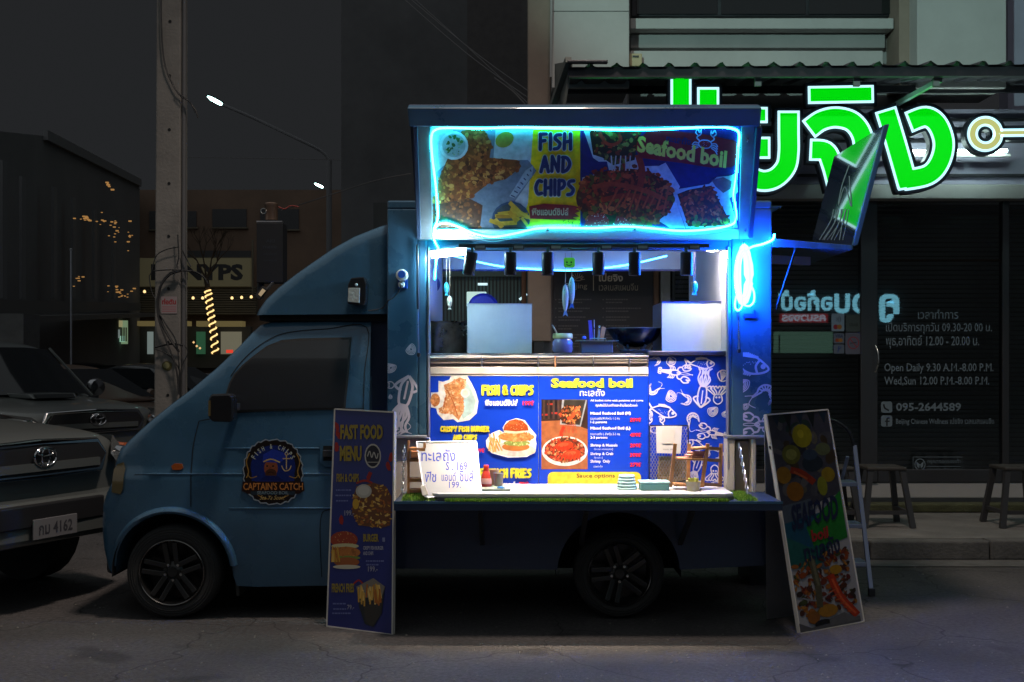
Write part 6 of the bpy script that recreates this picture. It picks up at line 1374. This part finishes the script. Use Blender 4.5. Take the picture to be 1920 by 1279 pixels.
# ---------------------------------------------------- parked cars at the left
M_silver = mat('silver_car_paint', (.15, .165, .16), .32, .25, coat=.5); M_chrome = mat('chrome', (.55, .55, .57), .12, 1); M_cargl = mat('car_glass', (.012, .014, .016), .05)
def loft(secs, name, m, parent, ang=35):
    """secs: (x, [(y, z) ...]) half rings from the centre bottom to the centre top, mirrored"""
    mb = MB(); vs = []; n = len(secs[0][1]); full = 2*n
    for x, ring in secs:
        for y, z in ring: vs.append((x, y, z))
        for y, z in reversed(ring): vs.append((x, -y, z))
    fs = [(i*full+k, i*full+(k+1) % full, (i+1)*full+(k+1) % full, (i+1)*full+k) for i in range(len(secs)-1) for k in range(full)]
    fs += [tuple(range(full)), tuple(range((len(secs)-1)*full, len(secs)*full))]
    o = mb.add(vs, fs).build(name, m, parent, 60)
    s_ = o.modifiers.new('sub', 'SUBSURF'); s_.levels = 2; s_.render_levels = 2
    return o
def ring(w, zb, zt, bulge=.0, crown=.03):
    return [(.02, zb), (w*.85, zb), (w*.97, zb+.12), (w, (zb+zt)*.5), (w*.985, zt-.10), (w*.93, zt-.02), (w*.80, zt+crown*.5), (w*.4, zt+crown), (.02, zt+crown)]
def roofring(w0, z0, w1, z1): return [(.02, z0), (w0*.7, z0), (w0, z0+.01), (w0*.97+w1*.03, z0+.06), ((w0+w1)/2, (z0+z1)/2), (w1*1.01, z1-.05), (w1*.9, z1-.005), (w1*.4, z1+.02), (.02, z1+.025)]
def pickup(loc, yaw, lab, plate):
    """front at x = 0, body toward -x"""
    t = thing('pickup_truck', loc, lab, 'pickup truck', 'silver pickups parked nose out')
    keep = t.location.copy(); t.location = (0, 0, 0)
    loft([(-.02, ring(.60, .42, .90)), (-.06, ring(.74, .38, .97)), (-.16, ring(.84, .36, 1.01)), (-.42, ring(.885, .36, 1.045)), (-.9, ring(.89, .36, 1.08)), (-1.30, ring(.89, .36, 1.10)), (-1.5, ring(.89, .36, 1.08, 0, .02)), (-3.4, ring(.89, .38, 1.08, 0, .02)), (-3.5, ring(.89, .4, 1.08, 0, 0)), (-5.0, ring(.88, .45, 1.08, 0, 0)), (-5.1, ring(.86, .5, 1.0, 0, 0))], 'body', M_silver, t)
    loft([(-1.22, roofring(.70, 1.06, .64, 1.10)), (-1.34, roofring(.80, 1.07, .68, 1.16)), (-1.9, roofring(.84, 1.07, .67, 1.56)), (-2.05, roofring(.84, 1.07, .66, 1.66)), (-2.4, roofring(.84, 1.07, .66, 1.72)), (-3.1, roofring(.84, 1.07, .66, 1.72)), (-3.35, roofring(.83, 1.07, .66, 1.62)), (-3.5, roofring(.8, 1.07, .7, 1.2))], 'cabin', M_silver, t)
    ws = MB(); ws.add([(-1.30, -.70, 1.14), (-1.30, .70, 1.14), (-1.93, .60, 1.63), (-1.93, -.60, 1.63), (-1.22, -.35, 1.15), (-1.22, .35, 1.15), (-1.86, .3, 1.65), (-1.86, -.3, 1.65)], [(0, 4, 7, 3), (4, 5, 6, 7), (5, 1, 2, 6)]); ws.build('windscreen', M_cargl, t, 60)
    for s_ in (-1, 1):
        MB().prism([(-1.62, s_*.86, 1.16), (-3.2, s_*.86, 1.16), (-3.1, s_*.71, 1.60), (-2.12, s_*.71, 1.60)], (0, s_*.012, 0)).build('side_window', M_cargl, t)
        MB().bar((-1.27, s_*.76, 1.12), (-1.95, s_*.645, 1.645), .02, .02).build('pillar_trim', M_silver, t)
        m_ = MB().lathe((-1.62, s_*1.02, 1.2), [(0, -.06), (.09, -.05), (.11, 0), (.09, .05), (0, .06)], 14, 'x').build('door_mirror', M_chrome, t, 60)
        hl = MB().add([(-.30, s_*.885, .86), (-.06, s_*.79, .84), (-.0, s_*.60, .84), (-.02, s_*.56, .90), (-.08, s_*.62, .965), (-.26, s_*.83, 1.0), (-.52, s_*.905, 1.0), (-.5, s_*.91, .93)], [(0, 1, 2, 3, 4, 5, 6, 7)])
        hl.v = [v+Vector((.045, s_*.02, 0)) for v in hl.v]; h_ = hl.build('headlight', mat('headlight_glass', (.16, .17, .17), .12, .3, coat=1), t)
        MB().lathe((-.02, s_*.70, .90), [(0, .06), (.045, .05), (.05, .0)], 16, 'x').build('bulb_reflector', M_chrome, h_, 50); MB().lathe((-.22, s_*.86, .92), [(0, .12), (.03, .11), (.035, .0)], 12, 'x').build('amber_reflector', mat('orange_lens'), h_, 50)
        for x in (-.85, -4.1): MB().lathe((x, s_*.74, .37), [(0, -.1), (.24, -.1), (.37, -.09), (.37, .09), (.24, .1), (0, .1)], 24, 'y').build('wheel', M_rub, t, 40)
    g = MB().prism([(.0, -.50, .80), (.02, .0, .79), (0, .50, .80), (-.02, .56, .91), (-.04, .50, 1.01), (-.01, .0, 1.03), (-.04, -.50, 1.01), (-.02, -.56, .91)], (.035, 0, 0)).build('grille_frame', M_chrome, t, bev=.01)
    MB().prism([(.037, -.46, .825), (.04, 0, .82), (.037, .46, .825), (.034, .52, .91), (.03, .455, .985), (.038, 0, 1.0), (.03, -.455, .985), (.034, -.52, .91)], (.006, 0, 0)).build('grille_mesh', mat('grille_black', (.02, .02, .022), .5), g)
    MB().bar((.05, -.45, .865), (.05, .45, .865), .02, .05).build('grille_bar', M_silver, g)
    pts = [(.062, .085*math.cos(a), .925+.058*math.sin(a)) for a in [i*math.pi/8 for i in range(16)]]; MB().tube(pts, .008, 6, closed=True).build('emblem_ring', M_chrome, g, 60)
    MB().tube([(.064, .03*math.cos(a), .925+.055*math.sin(a)) for a in [i*math.pi/8 for i in range(16)]], .006, 6, closed=True).build('emblem_ring', M_chrome, g, 60); MB().tube([(.064, .06*math.cos(a), .95+.02*math.sin(a)) for a in [i*math.pi/8 for i in range(16)]], .006, 6, closed=True).build('emblem_ring', M_chrome, g, 60)
    b_ = MB().prism([(.0, -.84, .42), (.10, -.5, .40), (.12, .5, .40), (0, .84, .42), (-.3, .91, .44), (-.3, -.91, .44)], (0, 0, .26)); b_.build('bumper', M_silver, t, 35, bev=.05)
    MB().box((.07, -.42, .52), (.125, .42, .655)).build('lower_intake', mat('grille_black'), t, bev=.01)
    pb = MB().box((.135, -.17, .45), (.145, .17, .57)).build('number_plate', mat('plate_white', (.2, .2, .21), .5), t, bev=.003)
    vs, fs = text_mesh(plate, .02); MB().add([(.1465, -.13+.26*u, .475+.07*v) for u, v, k in vs], fs).build('lettering', mat('plate_ink', (.05, .05, .06), .6), pb)
    hs_ = MB().prism([(-.72, -.24, 1.115), (-.70, .24, 1.115), (-.78, .26, 1.165), (-.78, -.26, 1.165)], (-.45, 0, .0)).build('hood_scoop', M_silver, t, bev=.015)
    MB().prism([(-.695, -.2, 1.12), (-.675, .2, 1.12), (-.76, .22, 1.158), (-.76, -.22, 1.158)], (.0, 0, .004)).build('scoop_mouth', M_seam, hs_)
    t.location = keep; t.rotation_euler = (0, 0, yaw)
    return t
pickup((-2.86, .30, 0), R(-24), 'nearest silver pickup, half out of the picture at the left edge', 'กม 4162')
pickup((-4.12, 4.7, 0), R(-38), 'second silver pickup with a hood scoop, behind the nearest one', 'ผน 2890')
def sedan(name, loc, yaw, m, lab, sc=1.0, group='cars parked in the dark street'):
    t = thing(name, loc, lab, 'car', group); keep = t.location.copy(); t.location = (0, 0, 0)
    loft([(-.02, ring(.55, .3, .62)), (-.1, ring(.72, .26, .70)), (-.4, ring(.83, .24, .80)), (-1.2, ring(.86, .24, .92)), (-3.3, ring(.86, .24, .96)), (-4.0, ring(.83, .26, .98)), (-4.35, ring(.75, .3, .92)), (-4.42, ring(.6, .4, .8))], 'body', m, t)
    loft([(-1.0, roofring(.7, .9, .6, .94)), (-1.2, roofring(.78, .9, .62, 1.0)), (-1.9, roofring(.80, .9, .60, 1.38)), (-2.4, roofring(.8, .9, .60, 1.45)), (-3.1, roofring(.8, .9, .60, 1.42)), (-3.7, roofring(.78, .92, .62, 1.1)), (-3.9, roofring(.7, .92, .6, 1.0))], 'roof', m, t)
    MB().add([(-1.12, -.64, .985), (-1.12, .64, .985), (-1.88, .53, 1.385), (-1.88, -.53, 1.385)], [(0, 1, 2, 3)]).build('windscreen', M_cargl, t)
    for s_ in (-1, 1):
        MB().prism([(-1.45, s_*.80, 1.0), (-3.45, s_*.80, 1.02), (-3.05, s_*.655, 1.36), (-2.0, s_*.655, 1.36)], (0, s_*.015, 0)).build('side_window', M_cargl, t)
        MB().lathe((-1.5, s_*.95, 1.0), [(0, -.05), (.07, -.04), (.09, 0), (.07, .05), (0, .06)], 12, 'x').build('door_mirror', m, t, 60)
        MB().add([(-.05, s_*.72, .58), (.0, s_*.5, .58), (-.04, s_*.5, .66), (-.2, s_*.78, .72), (-.45, s_*.845, .74)], [(0, 1, 2, 3, 4)]).build('headlight', mat('headlight_glass'), t)
        for x in (-.8, -3.5): MB().lathe((x, s_*.72, .31), [(0, -.09), (.2, -.09), (.31, -.08), (.31, .08), (0, .09)], 20, 'y').build('wheel', M_rub, t, 40)
    t.location = keep; t.rotation_euler = (0, 0, yaw); t.scale = (sc,)*3; return t
sedan('parked_car', (-4.6, 9.2, 0), R(-28), mat('bronze_car_paint', (.16, .10, .07), .3, .3, coat=.5), 'dark bronze hatchback behind the silver pickups', 1.0)
sedan('parked_car', (-4.6, 14.5, 0), R(-20), mat('dark_car_paint', (.05, .055, .06), .25, .3, coat=.6), 'dark car whose roof shows behind the bronze hatchback')
sedan('parked_car', (-9.2, 24, 0), R(-12), mat('night_blue_car_paint', (.06, .08, .12), .25, .3, coat=.6), 'dark blue car far back in front of the small lit shop')
sedan('parked_car', (-5.4, 19.5, 0), R(160), mat('dark_car_paint'), 'dark car with a red tail light right of the concrete pole')
o = MB().box(P(424, 656, 19.4)+Vector((0, 0, 0)), P(436, 662, 19.4)+Vector((0, .05, 0))).build('red_tail_light', mat('red_glow', (.4, .02, .01), .4, emit=(.9, .06, .03), es=.8)); tag(o, 'small glowing red tail light below the lit tree trunk', 'tail light')
for i, (x, y) in enumerate(((363, 642), (369, 649), (375, 653))):  # glowing beads added as reflections of lamps
    o = MB().lathe(P(x, y, 19.3), [(0, -.03), (.03, 0), (0, .03)], 8).build('reflected_lamp', mat('amber_glow', (.5, .3, .1), .4, emit=(1, .6, .25), es=.9)); tag(o, 'small added amber glint of a lamp right of the pole, %s of three' % ('uppermost', 'middle', 'lowest')[i], 'light', 'amber lamp glints by the far cars')
# ---------------------------------------------------- the far side of the square
BYD = 34.0
M_fw = mat('far_brown_wall', (.19, .125, .09), .85, var=.25, vs=.5); M_fs = mat('far_shutter', (.16, .14, .10), .7, var=.2, vs=1); M_fd = mat('far_dark', (.07, .07, .075), .8)
fbld = thing('far_shophouse', (X(430, BYD), BYD, 0), 'brown far shophouse with a cream letter sign and a row of bulbs', 'building')
def fbx(name, x0, y0, x1, y1, Y, dep, m, par, **kw):
    a, b = P(x0, y0, Y), P(x1, y1, Y); return MB().box((a.x, Y, a.z), (b.x, Y+dep, b.z)).build(name, m, par, **kw)
fbx('wall', 262, 356, 720, 700, BYD, 3, M_fw, fbld)
for x0, y0, x1, y1 in ((398, 392, 462, 426), (350, 396, 368, 426), (280, 396, 296, 430), (488, 392, 560, 430), (350, 470, 470, 482)):
    w_ = fbx('window', x0, y0, x1, y1, BYD-.05, .04, M_fd, fbld); fbx('sill', x0-2, y1, x1+2, y1+2.5, BYD-.12, .12, M_fs, w_)
sg_ = fbx('letter_sign', 258, 484, 470, 537, BYD-.6, .2, mat('cream_sign', (.34, .30, .18), .6, emit=(.30, .26, .14), es=.06), fbld)
text(YP(BYD-.6), 'PHNYPS', (283, 495, 456, 526), mat('far_sign_ink', (.045, .045, .05), .6), sg_, .05, .06)
for i in range(12): fbx('shutter_slat', 258, 538+i*4.4, 480, 541+i*4.4, BYD-.5, .3, M_fs, fbld)
fbx('awning_strip', 255, 602, 352, 611, BYD-1.4, .5, mat('yellow_lit_band', (.35, .28, .12), .6, emit=(.34, .26, .10), es=.25), fbld); fbx('awning_strip', 368, 602, 454, 612, BYD-1.4, .5, mat('yellow_lit_band'), fbld)
fbx('shop_opening', 262, 612, 470, 690, BYD-.3, .28, mat('far_room', (.12, .11, .09), .8), fbld)
for x0, x1, c_ in ((368, 384, 'dim_green'), (276, 286, 'dim_white'), (414, 452, 'dim_cream')):
    fbx('shop_panel', x0, 622, x1, 664, BYD-.5, .1, mat(c_, {'dim_green': (.05, .2, .1), 'dim_white': (.3, .35, .35), 'dim_cream': (.3, .28, .2)}[c_], .6, emit={'dim_green': (.02, .07, .035), 'dim_white': (.16, .2, .19), 'dim_cream': (.14, .13, .09)}[c_], es=.8), fbld)
fbx('awning_post', 346, 447, 349, 680, BYD-1.5, .05, M_alu, fbld); fbx('sign_post', 472, 450, 475, 560, BYD-.9, .05, M_fs, fbld)
MBU = mat('warm_bulb', (.8, .6, .3), .5, emit=(1, .66, .28), es=1.6)
for i, (x, y) in enumerate(((271, 547), (362, 559), (380, 559), (435, 559), (453, 558), (471, 557))):
    t = thing('warm_bulb', P(x, y, BYD-1.6), 'small warm bulb hung under the far shutters, number %s from the left in the row' % ('one', 'two', 'three', 'four', 'five', 'six')[i], 'bulb', 'warm bulbs along the far shophouse')
    MB().lathe(P(x, y, BYD-1.6), [(0, -.05), (.042, -.03), (.05, 0), (.035, .04), (0, .06)], 10).build('bulb', MBU, t, 60); MB().lathe(P(x, y, BYD-1.6)+Vector((0, 0, .06)), [(.02, 0), (.02, .06)], 8).build('socket', M_black, t)
# tree wrapped in light string
lt = thing('lit_tree', P(402, 655, 27), 'bare tree with its trunk wrapped in a warm light string', 'tree')
TY = 27; path = [P(404, 665, TY), P(400, 620, TY), P(394, 580, TY), P(390, 545, TY), P(386, 520, TY)]
MB().tube(catmull(path, 6), [.075]*25, 10).build('trunk', mat('bark', (.09, .06, .04), .9, bump=.5), lt, 60)
sp_ = catmull(path[:4], 60); pts = []
for i, p in enumerate(sp_):
    if i < 6: continue
    a = i/len(sp_)*2*math.pi*11; pts.append(p+Vector((math.cos(a)*.095, math.sin(a)*.095, .015*math.cos(a))))
MB().tube(pts, .024, 5).build('light_string', mat('warm_string', (.9, .7, .4), .5, emit=(1, .66, .25), es=1.5), lt, 60)
random.seed(4); br = MB()
def branch(p, d, L_, r_, k):
    q = p+d*L_; br.tube([p, p.lerp(q, .5)+Vector((random.uniform(-.05, .05), 0, .02))*L_, q], [r_, r_*.8, r_*.55], 5)
    if k:
        for _ in range(3): branch(q, (d+Vector((random.uniform(-.7, .7), random.uniform(-.4, .4), random.uniform(-.1, .5)))).normalized(), L_*.72, r_*.55, k-1)
for dx in (-.5, -.15, .25, .6): branch(P(387, 524, TY), Vector((dx, 0, 1)).normalized(), .62, .035, 3)
br.build('branches', mat('bark'), lt)
# far left block with strings of light
lb = thing('left_dark_building', (X(120, 22), 22, 0), 'dark building at the far left with faint amber light strings', 'building')
MB().prism([P(-260, 220, 12), P(85, 255, 22), P(262, 345, 33), P(262, 700, 33), P(85, 700, 22), P(-260, 860, 12)], (-3, 2, 0)).build('wall', mat('left_wall', (.16, .16, .165), .85, var=.15, vs=.4), lb)
MB().bar(P(85, 253, 21.8), P(262, 343, 32.8), .12, .25).build('eaves', mat('eaves_grey', (.17, .17, .175), .7), lb)
MB().bar(P(-60, 600, 13), P(262, 590, 31.5), 1.2, .12).build('canopy', mat('canopy_grey', (.12, .12, .12), .7), lb); MB().bar(P(-60, 575, 13), P(258, 575, 31.5), .2, .25).build('canopy_edge', mat('canopy_grey'), lb)
for x0, x1, y0, y1, Y in ((0, 26, 300, 560, 16), (36, 62, 330, 560, 18), (96, 120, 350, 560, 22), (132, 160, 370, 560, 24), (172, 196, 392, 560, 26), (208, 230, 402, 560, 28)): fbx('column', x0, y0, x0+5, y1, Y-.6, .2, mat('eaves_grey'), lb)
fr_ = mat('amber_string', (.5, .3, .1), .5, emit=(1, .50, .15), es=.32); random.seed(9)
for i, (x, y, n_, sx, sy) in enumerate(((160, 410, 16, 9, 4), (195, 415, 10, 6, 7), (214, 428, 12, 7, 10), (203, 345, 5, 7, 5), (245, 445, 8, 3, 18), (115, 530, 7, 8, 6), (150, 528, 6, 8, 6), (217, 545, 12, 12, 9), (233, 556, 7, 8, 4))):
    mb = MB()
    for k in range(n_):
        p = P(x+random.gauss(0, sx), y+random.gauss(0, sy), 22+i % 3*2); r_ = random.uniform(.01, .026); mb.box(p-Vector((r_*1.5, r_, r_*.7)), p+Vector((r_*1.5, r_, r_*.7)))
    mb.build('light_string', fr_, lb, kind='stuff')
ls = thing('small_lit_shop', P(210, 650, 30), 'small green-white lit shop front far back left of the pole', 'shopfront')
fbx('interior', 186, 601, 238, 645, 30.2, .1, mat('lit_shop_glow', (.2, .3, .2), .6, emit=(.13, .19, .11), es=1), ls); fbx('counter', 188, 630, 232, 641, 30, .1, mat('lit_counter', (.3, .5, .4), .6, emit=(.22, .42, .30), es=1), ls)
fbx('sign_band', 186, 601, 228, 613, 29.9, .1, mat('cream_band_glow', (.3, .3, .2), .6, emit=(.26, .24, .12), es=.9), ls); fbx('shelf', 190, 614, 214, 628, 29.9, .1, M_fd, ls); fbx('poster', 216, 618, 224, 634, 29.8, .05, mat('dim_white'), ls); fbx('post', 182, 596, 186, 660, 29.8, .2, mat('red_brown_post', (.16, .05, .04), .7), ls)
for i in range(4): fbx('bar', 227+i*3, 614, 228+i*3, 640, 29.7, .05, M_alu, ls)
# pale gate pillar at far left, thin lamp post
o = fbx('gate_pillar', -30, 588, 44, 700, 11, .6, mat('gate_pillar', (.13, .13, .125), .8, var=.2), None); tag(o, 'pale square pillar behind the windscreen at the left edge', 'pillar')
t = thing('thin_pole', P(133, 660, 16), 'thin grey pole behind the bronze hatchback', 'pole'); MB().tube([P(133, 690, 16), P(133, 470, 16)], .022).build('shaft', M_alu, t, 60); MB().lathe(P(133, 470, 16), [(.03, 0), (.035, .03), (0, .05)], 10).build('cap', M_alu, t)
# street lamps
def slamp(x0, y0, x1, y1, Y, r_, arm, lab, es=14, col=(.55, 1, .92)):
    a, b = P(x0, y0, Y), P(x1, y1, Y); t = thing('street_lamp', (P(*arm[-1], Y).x, Y, 0), lab, 'street lamp', 'street lamps')
    d = (b-a); MB().tube([a, a+d*.2, a+d*.5, a+d*.8, b], [r_*.3, r_, r_*1.1, r_, r_*.4], 10).build('lamp_glow', mat('lamp_glow_%.1f' % col[0], (.8, .9, .9), .5, emit=col, es=es), t, 60)
    MB().tube([p+Vector((0, .01, r_*1.1)) for p in (a, a+d*.5, b)], [r_*.5, r_, r_*.7], 8).build('lamp_housing', M_darkm, t, 60)
    MB().tube(catmull([P(x, y, Y) for x, y in arm], 4), .04, 6).build('arm', mat('arm_grey', (.2, .2, .21), .7), t, 60)
    e = P(*arm[-1], Y); MB().tube([e, (e.x, Y, 0)], .07, 8).build('post', mat('arm_grey'), t, 60)
slamp(389, 181, 419, 197, 22, .045, [(417, 196), (470, 219), (540, 252), (600, 282), (617, 300)], 'large street lamp glowing white-green high above the cab')
slamp(590, 344, 607, 352, 36, .045, [(606, 352), (620, 358), (634, 368)], 'lower street lamp left of the raised hatch')
slamp(235, 415, 252, 412, 36, .05, [(252, 412), (262, 411), (274, 420)], 'small bluish street lamp left of the concrete pole', 8, (.45, 1, .95))
slamp(396, 458, 408, 454, 36, .035, [(408, 454), (420, 452), (428, 458)], 'small white lamp above the cream letter sign', 5, (1, 1, .85))
# tall dark block between the lamp and the shop
db = thing('tall_dark_building', (X(780, 12), 12, 0), 'tall dark building rising behind the raised hatch', 'building')
a, b = P(876, -700, 9), P(992, 700, 9); MB().box((a.x, 9, 0), (b.x, 10, a.z)).build('wall', mat('tall_wall_b', (.11, .10, .10), .85, var=.2), db)
a, b = P(640, -600, 16), P(900, 700, 16); MB().box((a.x, 16, 0), (b.x, 17, a.z)).build('wall', mat('tall_wall', (.13, .13, .135), .85, var=.3, vs=.6), db)
